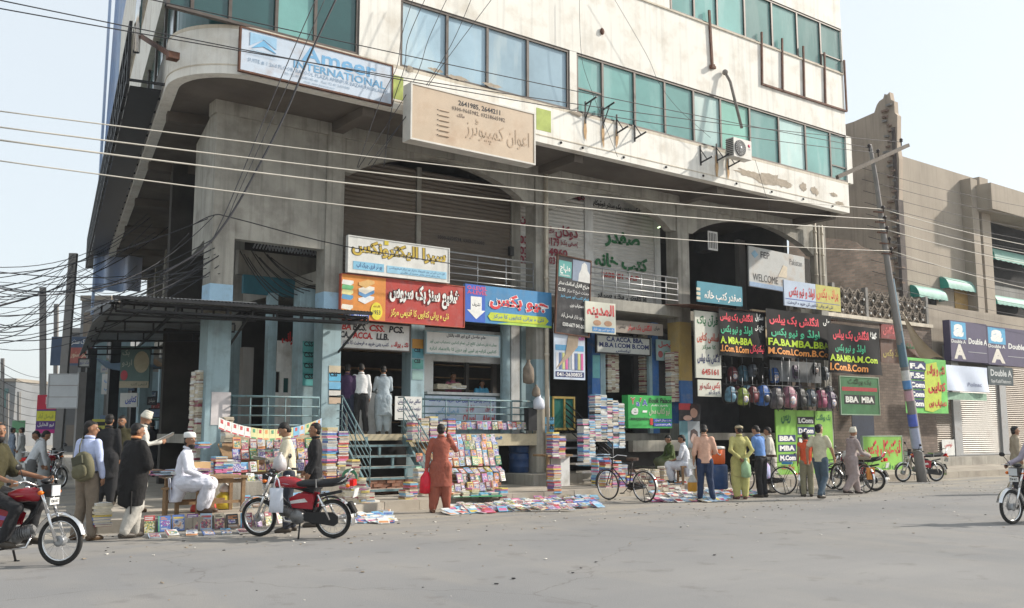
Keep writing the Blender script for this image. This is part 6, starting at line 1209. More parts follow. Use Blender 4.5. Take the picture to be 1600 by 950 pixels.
for i in range(22): bag(i, 1128 + (i % 11) * 16 + (i // 11) * 7, 566 + 34 * (i // 11) + (i * 7) % 9, 1.0 + .1 * (i % 3), *BGC[(6, 2, 0, 7, 6, 3, 6, 9, 1, 6, 7)[i % 11]], FY - .3 - .25 * (i % 2), 'in the ' + ('upper', 'lower')[i // 11] + ' back row, ' + ORD[i % 11] + ' from left')
for k, x in enumerate((1221, 1233, 1247, 1260, 1272, 1290)):
    a = onY(x, 560, FY - 1.2); m = MB(); m.tube([a, a - UP * 1.05], .008, 5); thing_mesh(m, 'hanging_rod', grey_metal, 'thin metal rod hanging under the black banner, ' + ORD[k] + ' from left', 'rod')
m = MB(); m.tube([onY(1128, 600, FY - 1.2), onY(1305, 606, FY - 1.2)], .015, 6); thing_mesh(m, 'display_bar', dark_metal, 'long bar the front row of school bags hangs on', 'rail')

# ================================================================ wheels, motorcycles, bicycles
def wheel(parent, c, rad, tr, spokes=18, hub=.035, hw=.1, rim_m=chrome, steer=None):
    w_ = MB(); w_.ring(c, (0, 1, 0), rad - tr * 2 + .0, tr * .45, 32, 6, sy=1.3); o = w_.build('wheel', rim_m, parent)
    m = MB(); m.ring(c, (0, 1, 0), rad - tr, tr, 36, 10); m.build('tyre', rubber, o)
    m = MB(); m.lathe([(hub * .5, -hw / 2), (hub, -hw / 2 + .005), (hub * .8, 0), (hub, hw / 2 - .005), (hub * .5, hw / 2)], c, 14, ax=(0, 1, 0)); m.build('hub', grey_metal, o); m = MB()
    for k in range(spokes): a = 2 * PI * k / spokes; d = V((math.cos(a), 0, math.sin(a))); e = V((math.cos(a + .25), 0, math.sin(a + .25))); m.tube([V(c) + d * hub * .9 + V((0, (.4 if k % 2 else -.4) * hw, 0)), V(c) + e * (rad - 2 * tr)], .0022, 4, cap=False)
    m.build('spokes', grey_metal, o, kind='stuff'); return o
bike_red = mat('motorcycle_red_paint', (.32, .008, .02), .25, .1, 3, spec=.6, dirt=((.16, .1, .08), .3, 4)); seat_m = mat('seat_vinyl', (.015, .015, .017), .45, .2, 8); eng = mat('engine_alloy', (.20, .20, .20), .45, .25, 12, metal=.6, dirt=((.04, .035, .03), .6, 8))
amber = mat('amber_lens', (.75, .16, .01), .2, .1, 5); redl = mat('red_lens', (.6, .01, .01), .2, .1, 5); lens = mat('headlamp_glass', (.55, .58, .6), .1, .1, 5, spec=.8)
def motorcycle(label, group, plate='FDM 4417', rearless=False):
    r = empty('motorcycle', (0, 0, 0), label, 'motorcycle', group); T = lambda *a: V(a); rw_ = .29
    wheel(r, T(-.6, 0, rw_), rw_, .032, 20, .07, .12); wheel(r, T(.6, 0, rw_), rw_, .030, 20, .065, .1)
    for s in (-.085, .085):
        m = MB(); m.tube([T(.6, s, rw_), T(.43, s, .72)], [.022, .018], 10); m.tube([T(.47, s, .62), T(.36, s, .92)], .024, 10); m.build('fork_leg', chrome, r)
        m = MB(); m.tube([T(-.6, s * 1.3, rw_), T(-.42, s * 1.35, .66)], .02, 8); m.ring(T(-.5, s * 1.3, .5), (-.4, 0, .8), .012, .03, 8, 5); m.build('rear_shock', chrome, r)
    def fender(c, a0, a1, rad, wd, mt, nm):
        m = MB(); m.sheet(lambda u, v: T(*c) + V((math.cos(a0 + (a1 - a0) * v) * (rad + .02 * (1 - (2 * u - 1) ** 2)), (u - .5) * wd, math.sin(a0 + (a1 - a0) * v) * (rad + .02 * (1 - (2 * u - 1) ** 2)))), 6, 16, 0, True, .004); m.build(nm, mt, r)
    fender((.6, 0, rw_), R(15), R(165), .315, .11, chrome, 'front_mudguard'); fender((-.6, 0, rw_), R(40), R(195), .325, .14, black_pl if not group else chrome, 'rear_mudguard')
    m = MB(); m.tube([T(.33, 0, .84), T(.25, 0, .62), T(.05, 0, .42), T(-.28, 0, .40), T(-.36, 0, .62), T(-.75, 0, .70)], .024, 8); m.tube([T(.30, 0, .80), T(-.3, 0, .68)], .024, 8); m.build('frame', black_pl, r)
    tk = MB(); vs = []; n = 14; secs = [(.32, .80, .03, .03), (.29, .82, .09, .07), (.18, .83, .125, .085), (.02, .82, .12, .08), (-.12, .79, .09, .06), (-.18, .77, .04, .03)]
    for (x, z, a, b_) in secs:
        for j in range(n): t = 2 * PI * j / n; vs.append((x, math.copysign(abs(math.cos(t)) ** .8, math.cos(t)) * a, z + math.sin(t) * b_))
    tk.add(vs, [(i * n + j, i * n + (j + 1) % n, (i + 1) * n + (j + 1) % n, (i + 1) * n + j) for i in range(5) for j in range(n)] + [tuple(range(n)), tuple(reversed(range(5 * n, 6 * n)))], 0, True); tk_o = tk.build('fuel_tank', bike_red, r)
    m = MB(); m.lathe([(.035, 0), (.035, .02), (.01, .025)], T(.12, 0, .905), 14); m.build('filler_cap', chrome, tk_o)
    for s in (-1, 1):
        m = MB(); m.sheet(lambda u, v: T(-.02 + .27 * u, s * (.126 - .02 * (2 * v - 1) ** 2 - .03 * (2 * u - 1) ** 2), .79 + .022 * v + .03 * u), 6, 2, 0, True, .002 * s); m.build('tank_stripe', [BM[8], BM[13]][s > 0], tk_o)
        m = MB(); m.prism([(-.32, .44), (.0, .46), (.05, .60), (-.1, .68), (-.34, .66)], (0, s * .085, 0), (1, 0, 0), (0, 0, 1), (0, s * .03, 0)); sc_o = m.build('side_cover', bike_red, r)
        m = MB(); m.prism([(-.25, .55), (.02, .52), (.03, .56), (-.2, .60)], (0, s * .1155, 0), (1, 0, 0), (0, 0, 1), (0, s * .002, 0)); m.build('decal', BM[7] if s < 0 else BM[2], sc_o)
    st_ = MB(); vs = []; secs = [(-.06, .83, .10, .035), (-.14, .83, .125, .05), (-.35, .83, .13, .055), (-.62, .85, .125, .06), (-.78, .88, .11, .055), (-.82, .89, .07, .03)]
    for (x, z, a, b_) in secs:
        for j in range(n): t = 2 * PI * j / n; vs.append((x, math.copysign(abs(math.cos(t)) ** .6, math.cos(t)) * a, z - .02 + math.copysign(abs(math.sin(t)) ** .7, math.sin(t)) * b_))
    st_.add(vs, [(i * n + j, i * n + (j + 1) % n, (i + 1) * n + (j + 1) % n, (i + 1) * n + j) for i in range(5) for j in range(n)] + [tuple(range(n)), tuple(reversed(range(5 * n, 6 * n)))], 0, True); st_.build('seat', seat_m, r)
    m = MB(); m.box(T(-.40, 0, .83), (.018, .272, .125)); m.build('seat_strap', chrome, r)
    m = MB(); m.tube([T(-.7, .1, .82), T(-.86, .1, .90), T(-.92, .09, 1.02), T(-.92, -.09, 1.02), T(-.86, -.1, .90), T(-.7, -.1, .82)], .012, 8); m.build('grab_rail', chrome, r)
    e = MB(); e.ball(T(-.05, 0, .33), (.17, .11, .1)); e.tube([T(.03, 0, .36), T(.24, 0, .40)], [.075, .07], 12)
    for k in range(6): e.lathe([(.088, 0), (.088, .008)], T(.06 + k * .03, 0, .365 + k * .006), 12, ax=(1, 0, .2))
    e.lathe([(.10, -.14), (.11, -.12), (.11, .12), (.10, .14)], T(-.08, 0, .32), 16, ax=(0, 1, 0)); e.build('engine', eng, r)
    m = MB(); m.prism([(-.72, .24), (-.66, .20), (-.2, .26), (-.16, .33), (-.22, .40), (-.64, .40), (-.72, .34)], (0, .08, 0), (1, 0, 0), (0, 0, 1), (0, .035, 0)); m.build('chain_case', black_pl, r)
    m = MB(); m.tube([T(.26, -.06, .36), T(.24, -.12, .22), T(.05, -.14, .20), T(-.2, -.14, .22), T(-.3, -.145, .24)], .016, 8); m.tube([T(-.28, -.145, .24), T(-.85, -.15, .31), T(-.92, -.15, .32)], [.03, .042, .03], 12); m.build('exhaust', chrome, r)
    m = MB(); m.bar((.02, -.28, .21), (.02, .28, .21), .022); m.build('foot_rest', rubber, r)
    m = MB(); m.tube([T(-.12, .1, .26), T(-.16, .26, .01)], .014, 6); m.bar((-.18, .26, .008), (-.12, .28, .008), .03, .012); m.build('side_stand', dark_metal, r)
    m = MB(); m.tube([T(.20, .33, .98), T(.27, .26, 1.0), T(.33, .08, .93), T(.33, -.08, .93), T(.27, -.26, 1.0), T(.20, -.33, .98)], .012, 8); m.build('handlebar', chrome, r)
    for s in (-1, 1):
        m = MB(); m.tube([T(.205, s * .325, .98), T(.14, s * .40, .97)], .018, 8); m.build('grip', rubber, r); m = MB(); m.tube([T(.25, s * .26, 1.0), T(.30, s * .36, .99), T(.24, s * .42, .98)], .006, 5); m.build('lever', chrome, r)
        m = MB(); m.tube([T(.24, s * .24, 1.0), T(.26, s * .34, 1.14)], .006, 6); m.ball(T(.26, s * .37, 1.17), (.015, .06, .038)); m.build('mirror', black_pl, r)
        m = MB(); m.ball(T(.42, s * .17, .86), (.035, .03, .028)); m.tube([T(.40, s * .05, .86), T(.42, s * .15, .86)], .01, 6); m.build('indicator', amber, r)
        m = MB(); m.ball(T(-.90, s * .14, .80), (.032, .028, .028)); m.build('indicator', amber, r)
    m = MB(); m.box(T(.43, 0, .88), (.13, .17, .15)); m.build('headlamp_shell', black_pl, r); m = MB(); m.box(T(.50, 0, .88), (.02, .155, .125)); m.build('headlamp', lens, r)
    m = MB(); m.ball(T(.37, 0, .99), (.06, .075, .035)); m.build('speedometer', black_pl, r)
    m = MB(); m.box(T(.49, 0, .755), (.012, .17, .08)); pl_ = m.build('number_plate', BM[2], r); lettering(plate, ink(BLK), pl_, T(.498, -.07, .735), V((0, 1, 0)), UP, .14, .04, .02)
    m = MB(); m.box(T(-.93, 0, .83), (.06, .13, .09)); m.build('tail_lamp', redl, r); m = MB(); m.box(T(-.97, 0, .68), (.012, .17, .13), rot=M.Rotation(-.25, 3, 'Y')); pl_ = m.build('number_plate', BM[2], r)
    m = MB(); m.prism([(-.90, .55), (-.98, .40), (-.96, .38), (-.86, .55)], (0, -.05, 0), (1, 0, 0), (0, 0, 1), (0, .1, 0)); m.build('mud_flap', rubber, r)
    return r
def put(o, rear, front, z=0.0, lean=.0, wb=1.2):
    d = V((front.x - rear.x, front.y - rear.y, 0)).normalized(); o.rotation_euler = (lean, 0, math.atan2(d.y, d.x)); c = V((front.x, front.y, z)) - d * wb / 2; o.location = c; return c, d
mc = motorcycle('red motorcycle parked before the left book displays, white bag on its handlebar', 'motorcycles')
c1, d1 = put(mc, onZ(519, 841), onZ(405, 838), lean=-.09)
def more_mc(label, rear, front, lean=0, z=0):
    o = copy_tree(mc); o['label'] = label; return put(o, rear, front, z, lean), o
(lc, ldir), lmc = more_mc('red motorcycle with chrome front wheel entering at the bottom left with its rider', onZ(-72, 880), onZ(92, 884))
(rc, rdir), rmc = more_mc('motorcycle with chrome mudguard ridden in at the right edge', onZ(1690, 812), onZ(1582, 819))
(pc, pd), _ = more_mc('red motorcycle parked behind the leaning pole', onZ(1477, 752), onZ(1411, 753), -.08)
more_mc('dark motorcycle parked behind the man with the shoulder bag, nearer one', onZ(30, 768), onZ(95, 762), -.06); more_mc('dark motorcycle parked in the side street behind the left crowd', onZ(30, 745), onZ(82, 750), -.06)
more_mc('motorcycle half hidden behind the man pushing the loaded bicycle', onZ(1345, 766), onZ(1302, 764), -.06)
# bags hanging on the centre motorcycle
fr_ = V((d1.y, -d1.x, 0)) * (1 if V((d1.y, -d1.x, 0)).dot(HV) < 0 else -1)
def flatbag(p, wd, h, m_, label, ax, cat='bag'):
    m = MB(); n = 10; N_ = ax.cross(UP).normalized()
    def f(u, v, s): e = (1 - (2 * u - 1) ** 4) * (1 - (2 * v - 1) ** 4); return p + ax * ((u - .5) * wd * (1 - .25 * (1 - v) * 0)) - UP * (h * (1 - v)) + N_ * (s * .05 * e + .012 * math.sin(u * 11 + v * 6))
    m.sheet(lambda u, v: f(u, v, 1), n, n); m.sheet(lambda u, v: f(u, v, -1), n, n)
    for s in (-1, 1): m.tube([p + ax * (s * wd * .25), p + ax * (s * wd * .12) + UP * h * .3, p + UP * h * .42], .01, 5)
    return thing_mesh(m, 'plastic_bag', m_, label, cat)
wb_m = mat('thin_white_plastic', (.60, .63, .70), .35, .08, 9, .3, 14)
h = c1 + d1 * .16 + fr_ * .36 + UP * .80; flatbag(h - UP * .05, .22, .36, wb_m, 'white plastic bag hanging from the handlebar of the centre motorcycle', d1)
sack(c1 + d1 * .30 + UP * .98, (.11, .1, .26), mat('clear_plastic', (.45, .43, .43), .25, .15, 12), 'crumpled pale plastic bag tied over the headlamp of the centre motorcycle', 'plastic_bag')
m = MB(); p = c1 - d1 * .84 + UP * .88; [m.ring(p + UP * (.005 * k), fr_, .10 + .006 * k, .005, 20, 4) for k in range(5)]; thing_mesh(m, 'rope_coil', BM[6], 'coil of green cord hung on the rear of the centre motorcycle', 'cord')
bk_m = mat('bicycle_black_paint', (.02, .02, .02), .35, .2, 6, dirt=((.12, .08, .05), .5, 6))
def bicycle(label):
    r = empty('bicycle', (0, 0, 0), label, 'bicycle', 'roadster bicycles'); T = lambda *a: V(a); R_ = .35
    wheel(r, T(-.56, 0, R_), R_, .018, 28, .02, .08); wheel(r, T(.56, 0, R_), R_, .018, 28, .018, .07)
    m = MB(); H = T(.36, 0, .88); S = T(-.20, 0, .80); B = T(-.10, 0, .30)
    for a, b_ in ((T(.37, 0, .84), T(-.2, 0, .84)), (T(.40, 0, .76), B), (T(-.24, 0, .88), B)): m.tube([a, b_], .015, 8)
    for s in (-.05, .05): m.tube([B, T(-.56, s, R_)], .009, 6); m.tube([S, T(-.56, s, R_)], .008, 6)
    m.build('frame', bk_m, r); m = MB()
    for s in (-.045, .045): m.tube([T(.40, s * .6, .72), T(.47, s, .55), T(.56, s, R_)], .011, 6)
    m.tube([T(.35, 0, .96), T(.41, 0, .70)], .017, 8); m.build('fork', bk_m, r)
    m = MB(); m.tube([T(.10, .27, .98), T(.22, .25, 1.0), T(.36, .16, 1.02), T(.38, 0, .96), T(.36, -.16, 1.02), T(.22, -.25, 1.0), T(.10, -.27, .98)], .011, 8); m.build('handlebar', chrome, r)
    for s in (-1, 1): m = MB(); m.tube([T(.15, s * .262, .985), T(.04, s * .28, .97)], .016, 8); m.build('grip', rubber, r)
    m = MB(); m.tube([T(.38, .05, .95), T(.40, .05, .70)], .005, 5); m.tube([T(.38, -.05, .95), T(.40, -.05, .70)], .005, 5); m.build('brake_rods', chrome, r, kind='stuff')
    m = MB(); m.prism([(-.38, 0), (-.36, .09), (-.25, .09), (-.08, .02), (-.08, -.02), (-.25, -.09), (-.36, -.09)], (0, 0, .92), (1, 0, 0), (0, 1, 0), (0, 0, .06)); m.tube([T(-.24, 0, .92), T(-.23, 0, .85)], .014, 6); m.build('saddle', mat('saddle_leather', (.06, .03, .02), .5, .2, 6), r)
    def guard(c, a0, a1): m = MB(); m.sheet(lambda u, v: T(*c) + V((math.cos(a0 + (a1 - a0) * v) * (R_ + .03), (u - .5) * .05, math.sin(a0 + (a1 - a0) * v) * (R_ + .03 - .012 * (2 * u - 1) ** 2))), 3, 16, 0, True, .003); m.build('mudguard', chrome if a1 > 2.8 else bk_m, r)
    guard((-.56, 0, R_), R(30), R(200)); guard((.56, 0, R_), R(-10), R(125))
    m = MB(); [m.bar((-.86, y, .79), (-.36, y, .79), .01) for y in (-.07, -.025, .025, .07)]; [m.bar((x, -.075, .79), (x, .075, .79), .01) for x in (-.86, -.6, -.36)]
    for s in (-.07, .07): m.tube([T(-.80, s, .79), T(-.56, s, R_)], .006, 5)
    m.build('rear_carrier', bk_m, r)
    m = MB(); m.ring(B, (0, 1, 0), .09, .006, 24, 4); m.prism([(-.12, .24), (-.56, .31), (-.56, .40), (-.1, .42), (0, .36), (0, .27)], (0, -.045, 0), (1, 0, 0), (0, 0, 1), (0, -.012, 0)); m.build('chain_case', bk_m, r)
    for s in (-1, 1): m = MB(); k = V((.12, 0, -.11)) * s; m.tube([B + T(0, s * .05, 0), B + k + T(0, s * .07, 0)], .009, 6); m.box(B + k + T(0, s * .11, 0), (.09, .07, .02)); m.build('pedal', rubber, r)
    for s in (-1, 1): m = MB(); m.tube([T(-.56, s * .05, R_), T(-.66, s * .12, .02)], .009, 5); m.build('stand_leg', bk_m, r)
    m = MB(); m.box(T(-.90, 0, .52), (.02, .05, .05)); m.build('rear_reflector', redl, r)
    return r
by = bicycle('black roadster bicycle standing at the kerb in front of the book stacks'); put(by, onZ(1004, 785), onZ(951, 781), 0, -.06, 1.12)
def more_by(label, rear, front, lean=0.0):
    o = copy_tree(by); o['label'] = label; return put(o, rear, front, 0, lean, 1.12), o
more_by('black bicycle with bright rear mudguard parked left of the boy in orange', onZ(1231, 781), onZ(1262, 768), .05)
(bc, bd), _ = more_by('loaded bicycle pushed by the old man in the white turban', onZ(1372, 772), onZ(1312, 766), .0)
more_by('bicycle mostly hidden behind the man in the blue shirt', onZ(1205, 772), onZ(1160, 770), .05); more_by('bicycle leaning behind the man in beige, front wheel turned away', onZ(1300, 764), onZ(1345, 762), .06)
for i, (dx, w_, c) in enumerate(((-.55, .2, (.30, .27, .20)), (-.25, .24, (.36, .32, .25)), (.08, .2, (.45, .43, .4)))):
    sack(bc + bd * dx + UP * .83, (w_, .17, .24), mat('sack_%d' % i, c, .9, .2, 6), ['grey bundle at the back of the loaded bicycle', 'olive sack in the middle of the loaded bicycle', 'pale sack at the front of the loaded bicycle'][i], 'cargo_sack', cat='sack')
m = MB(); m.box(bc - bd * .80 + UP * .5, (.05, .22, .3), math.atan2(bd.y, bd.x)); thing_mesh(m, 'orange_flap', mat('orange_rag', (.6, .25, .06), .8, .2, 5), 'orange rag hanging behind the loaded bicycle', 'cloth')
m = MB(); p = onZ(1232, 781) + UP * .84; m.box(p, (.32, .2, .05), .5); thing_mesh(m, 'blue_tray', mat('blue_plastic_tray', (.04, .2, .4), .4, .1, 4), 'blue tray strapped on the carrier of the bicycle by the boy in orange', 'tray')
# water cooler, drum and bottle by the readers
p = onZ(1122, 764, PZ); sd = empty('water_drum', p, 'dark blue drum under the orange water cooler', 'drum'); m = MB(); m.lathe([(.22, 0), (.24, .03), (.24, .55), (.21, .58)], p, 16); m.build('body', blue_drum, sd)
wc = empty('water_cooler', p + UP * .585, 'orange insulated water cooler with a white lid on the blue drum', 'cooler'); m = MB(); m.lathe([(.17, .005), (.185, .03), (.19, .36)], wc.location, 18); m.build('body', mat('orange_plastic', (.72, .13, .02), .4, .08, 4), wc)
m = MB(); m.lathe([(.195, .361), (.2, .38), (.19, .42), (.12, .43)], wc.location, 18); m.build('lid', BM[2], wc); m = MB(); m.tube([V(wc.location) + V((-.19, -.02, .36)), V(wc.location) + V((-.12, -.2, .22)), V(wc.location) + V((.19, -.02, .36))], .012, 6); m.build('handle', BM[2], wc)
p = onZ(1082, 768, PZ); jb = empty('oil_jar', p, 'clear plastic jar half full of orange juice on the pavement', 'jar'); m = MB(); m.lathe([(.10, 0), (.11, .02), (.11, .2), (.108, .21)], p, 14); m.build('juice', mat('orange_juice', (.62, .30, .03), .3, .1, 4), jb); m = MB(); m.lathe([(.109, .211), (.11, .24), (.05, .34), (.04, .38)], p, 14); m.build('neck', mat('cloudy_plastic', (.5, .5, .47), .3, .1, 4), jb)
p = onZ(1040, 768, PZ); sl = empty('wooden_stool', onZ(1074, 757, PZ), 'rough wooden bench under the bookseller in the white kameez', 'stool'); q = V(sl.location); m = MB(); m.box(q + UP * .46, (.5, .34, .04), -.3); m.build('seat', wood, sl); rr = M.Rotation(-.3, 3, 'Z')
for sx_ in (-.2, .2):
    for sy_ in (-.13, .13): m = MB(); m.box(q + rr @ V((sx_, sy_, .22)), (.05, .05, .44), -.3); m.build('leg', wood, sl)

# odds and ends hung on the middle column
for (x, y, Y, r, mt, lb_) in ((842, 640, FY - .25, (.17, .15, .36), 'thin_white_plastic', 'white plastic bag tied to the drain pipe above the blue drums'), (826, 600, FY - .1, (.16, .14, .6), 'worn_sack', 'brown torn sack hanging on the middle column'), (838, 620, FY - .2, (.12, .1, .3), 'worn_sack', 'small brown rag bundle beside the white bag on the column')):
    sack(onY(x, y, Y), r, mat(mt, (.22, .18, .14), .9, .3, 6), lb_, 'hanging_sack', cat='sack')
m = MB(); p = onY(829, 655, FY - .1); m.box(p, (.28, .2, .6)); thing_mesh(m, 'meter_cabinet', dark_metal, 'black electric meter cabinet on the terrace end by the middle column', 'cabinet')
# clutter over the side street
rc_ = random.Random(9); cols = [(.34, .34, .32), (.06, .10, .16), (.25, .05, .05), (.08, .2, .16), (.36, .32, .2), (.05, .05, .06), (.15, .22, .32)]
wds = ['بک ڈپو', 'سٹیشنرز', 'فوٹو کاپی', 'کتب خانہ', 'اردو بازار', 'پبلشرز', 'نیو بکس']
cn = ['pale grey', 'navy', 'dark red', 'dark green', 'mustard', 'black', 'slate blue']
for i in range(16):
    x = 122 + (i * 37) % 112; y = 560 + (i * 29) % 96; D = 29 + (i % 6) * 2.6; w_ = rc_.uniform(12, 26); h_ = rc_.uniform(9, 22); k = i % 7
    csign('shop_sign', cn[k] + ' small shop board in the side street, ' + ORD[i] + ' hung', x, y, y + h_, x + w_, D, ink(cols[k]), [('t', wds[(i * 3) % 7], .12, .25, .88, .78, (.5, .5, .46) if sum(cols[k]) < .6 else (.08, .08, .2), .02)], frame=dark_metal if i % 3 == 0 else None)
for i in range(9):
    a = atD(120 + i * 12, 650, 30 + i % 4 * 3); m = MB(); h_ = 3.2 + (i % 3); z0 = .2
    m.obox((a.x, a.y, z0), (.22 + .08 * (i % 3), 0, 0), (0, .25, 0), (0, 0, h_)); m.build('market_post', [pole_m, dark_metal, cyan_paint][i % 3], None, ['grey', 'black', 'pale blue'][i % 3] + ' shop pier in the side street arcade, ' + ORD[i] + ' from left', 'pier')
for i in range(5):
    a = atD(150 + i * 16, 560, 30 + i); m = MB(); m.sheet(lambda u, v: V((a.x + 1.6 * u, a.y - 1.2 * v, a.z - .35 * v - .08 * math.sin(u * 6))), 8, 4, 0, True, .01); thing_mesh(m, 'shop_awning', [mat('faded_blue_tarp', (.12, .18, .24), .8, .2, 2), wood, mat('dull_tarp', (.2, .18, .14), .8, .2, 2)][i % 3], 'small sagging awning over the side street shops, ' + ORD[i] + ' from left', 'awning')

# ================================================================ people
cl_tex = bpy.data.textures.new('folds', 'CLOUDS'); cl_tex.noise_scale = .16; cl_tex.noise_depth = 2
skin_a = mat('skin_brown', (.28, .145, .085), .55, .08, 12, spec=.3); skin_b = mat('skin_tan', (.36, .20, .12), .55, .08, 12, spec=.3)
hair_m = mat('black_hair', (.012, .010, .009), .6, .3, 40, .4, 90); white_h = mat('white_beard', (.5, .48, .44), .8, .1, 40); eye_w = flat('eye_white', (.6, .58, .55)); lip_m = mat('lips', (.22, .07, .055), .5, .1, 9)
CLM = {}
def cloth(name, rgb): return mat('cloth_' + name, rgb, .85, .16, 7, .75, 13)
def closed(mb, pts, rr, n=10, sx=1.0, m=0):
    mb.tube(pts, rr, n, m, sx=sx)
    for p, r in zip(pts, rr if isinstance(rr, (list, tuple)) else [rr] * len(pts)): mb.ball(p, r, m, 10, 6)
def ell_loft(mb, secs, n=18, m=0):                    # secs: (centre, half depth, half width, direction the chest faces)
    vs = []
    for c, rx, ry, h in secs:
        f = V((math.cos(h), math.sin(h), 0)); l = V((-f.y, f.x, 0))
        for j in range(n): t = 2 * PI * j / n; vs.append(V(c) + f * (rx * math.cos(t)) + l * (ry * math.sin(t)))
    k = len(secs); mb.add(vs, [(i * n + j, i * n + (j + 1) % n, (i + 1) * n + (j + 1) % n, (i + 1) * n + j) for i in range(k - 1) for j in range(n)] + [tuple(reversed(range(n))), tuple(range((k - 1) * n, k * n))], m, True)
def finish(o, vox, disp=0.0, sm=1):
    r = o.modifiers.new('r', 'REMESH'); r.mode = 'VOXEL'; r.voxel_size = vox; r.use_smooth_shade = True
    s = o.modifiers.new('s', 'SMOOTH'); s.factor = .5; s.iterations = sm
    if disp: d = o.modifiers.new('d', 'DISPLACE'); d.texture = cl_tex; d.strength = disp; d.mid_level = .5; d.texture_coords = 'GLOBAL'
BASE = dict(pelvis=(0, 0, .93), waist=(0, 0, 1.08), chest=(.0, 0, 1.27), neck=(-.01, 0, 1.45), head=(.015, 0, 1.60), shL=(-.01, .165, 1.395), elL=(-.04, .215, 1.12), wrL=(.03, .225, .88), hipL=(0, .09, .90), knL=(.02, .10, .49), anL=(-.02, .10, .08))
def skeleton(lean=0.0, pose=None):
    J = {k: V(v) for k, v in BASE.items()}
    for k in list(J):
        if k.endswith('L'): J[k[:-1] + 'R'] = V((J[k].x, -J[k].y, J[k].z))
    if lean:
        p = J['pelvis'].copy(); rot = M.Rotation(lean, 3, 'Y')
        for k in J:
            if k in ('waist', 'chest', 'neck', 'head', 'shL', 'shR', 'elL', 'elR', 'wrL', 'wrR'): J[k] = p + rot @ (J[k] - p)
        for s in 'LR': J['el' + s] = J['sh' + s] + V((-.02 + .1 * lean, (.05 if s == 'L' else -.05), -.275)); J['wr' + s] = J['el' + s] + V((.07, 0, -.24))
    for k, v in (pose or {}).items():
        if k == 'shift':
            for q in J: J[q] += V(v)
        else: J[k] = V(v)
    return J
def person(label, P, heading, H=1.70, lean=0.0, pose=None, top=('shirt', (.6, .6, .6)), legs=('trousers', (.05, .05, .06)), skin=None, hair='short', hat=None, beard=None, shoes=(.05, .04, .03), look=(0, 0), vox=.014, curl=.5, sleeves='long', hem=None, cat='person', bare=False, tuck=None):
    """heading in degrees, world; look = (yaw, pitch) of the head relative to the body"""
    k = H / 1.72; J = skeleton(lean, pose); sk = skin or skin_a; root = empty('person', P, label, cat); root.rotation_euler = (0, 0, R(heading)); root.scale = (k, k, k)
    def bld_(mb, name, m, par=root):                  # parts are built in the person's own frame
        me = mb.mesh(name, m); return link(bpy.data.objects.new(name, me), par)
    b = MB(); hy, hp = R(look[0]), R(look[1]) + lean * .6; HR = M.Rotation(hy, 3, 'Z') @ M.Rotation(hp, 3, 'Y'); hd = J['head']
    hv = (J['neck'] - J['pelvis']); h0 = 0
    sv = J['shL'] - J['shR']; tw = math.atan2(-sv.x, sv.y)
    ell_loft(b, [(J['pelvis'] - V((0, 0, .06)), .08, .13, 0), (J['pelvis'], .095, .15, 0), (J['waist'], .085, .125, tw / 2), (J['chest'], .10, .15, tw), ((J['shL'] + J['shR']) / 2, .07, .14, tw), (J['neck'], .05, .06, tw)])
    closed(b, [J['neck'] - V((0, 0, .03)), hd - HR @ V((.01, 0, .07))], [.058, .052])
    b.ball(hd + HR @ V((-.008, 0, .018)), (.093, .074, .098), 0, 18, 12, HR); b.ball(hd + HR @ V((.022, 0, -.045)), (.066, .056, .07), 0, 14, 10, HR)
    b.tube([hd + HR @ V((.082, 0, .02)), hd + HR @ V((.108, 0, -.022))], [.010, .017], 8); b.ball(hd + HR @ V((.080, 0, -.052)), (.012, .026, .010), 0, 8, 6, HR); b.ball(hd + HR @ V((.070, 0, -.098)), (.018, .024, .016), 0, 8, 6, HR)
    for s in (-1, 1): b.ball(hd + HR @ V((-.008, s * .076, -.005)), (.022, .012, .032), 0, 8, 6, HR); b.ball(hd + HR @ V((.072, s * .028, .034)), (.014, .024, .008), 0, 8, 6, HR)
    tubes = []
    for s, q in (('L', 1), ('R', -1)):
        sh, el, wr = J['sh' + s], J['el' + s], J['wr' + s]; closed(b, [sh, el, wr], [.050, .040, .027])
        d = (wr - el).normalized(); pl = V((0, q, 0)) if abs(d.y) < .8 else V((0, 0, 1)); wv = d.cross(pl).normalized(); nv = wv.cross(d).normalized()   # wv across the palm, nv palm normal
        if pose and 'pn' + s in pose: pass
        b.ball(wr + d * .045, (.040, .020, .040), 0, 10, 8, M((wv, nv, d)).transposed())
        for i, L_ in enumerate((.066, .075, .070, .055)):
            o_ = wr + d * .075 + wv * (.030 - .020 * i); c1_ = o_ + (d * (1 - curl * .4) - nv * curl * .7 * q * (1 if s == 'L' else -1)).normalized() * L_ * .5; c2_ = c1_ + (d * (1 - curl) - nv * curl * q * (1 if s == 'L' else -1)).normalized() * L_ * .5; tubes.append(([o_, c1_, c2_], [.0098, .0090, .0078]))
        o_ = wr + d * .03 + wv * .028; tubes.append(([o_, o_ + (wv * .7 + d * .7).normalized() * .032, o_ + (wv * .35 + d).normalized() * .058], [.0115, .0105, .009]))
        hi, kn, an = J['hip' + s], J['kn' + s], J['an' + s]; closed(b, [hi, kn, an], [.085, .056, .036])
        fd = V((J['toe' + s]) - an) if ('toe' + s) in J else V((.9, q * .15, 0)); fd.z = fd.z if ('toe' + s) in J else 0; fd.normalize()
        closed(b, [an - fd * .04 - V((0, 0, .035)), an + fd * .07 - V((0, 0, .04)), an + fd * .15 - V((0, 0, .05))], [.036, .038, .026])
    for pts, rr in tubes: b.tube(pts, rr, 6)
    bo2 = bld_(b, 'body', sk); finish(bo2, min(vox, .0115) if vox < .017 else .016, 0, 1)
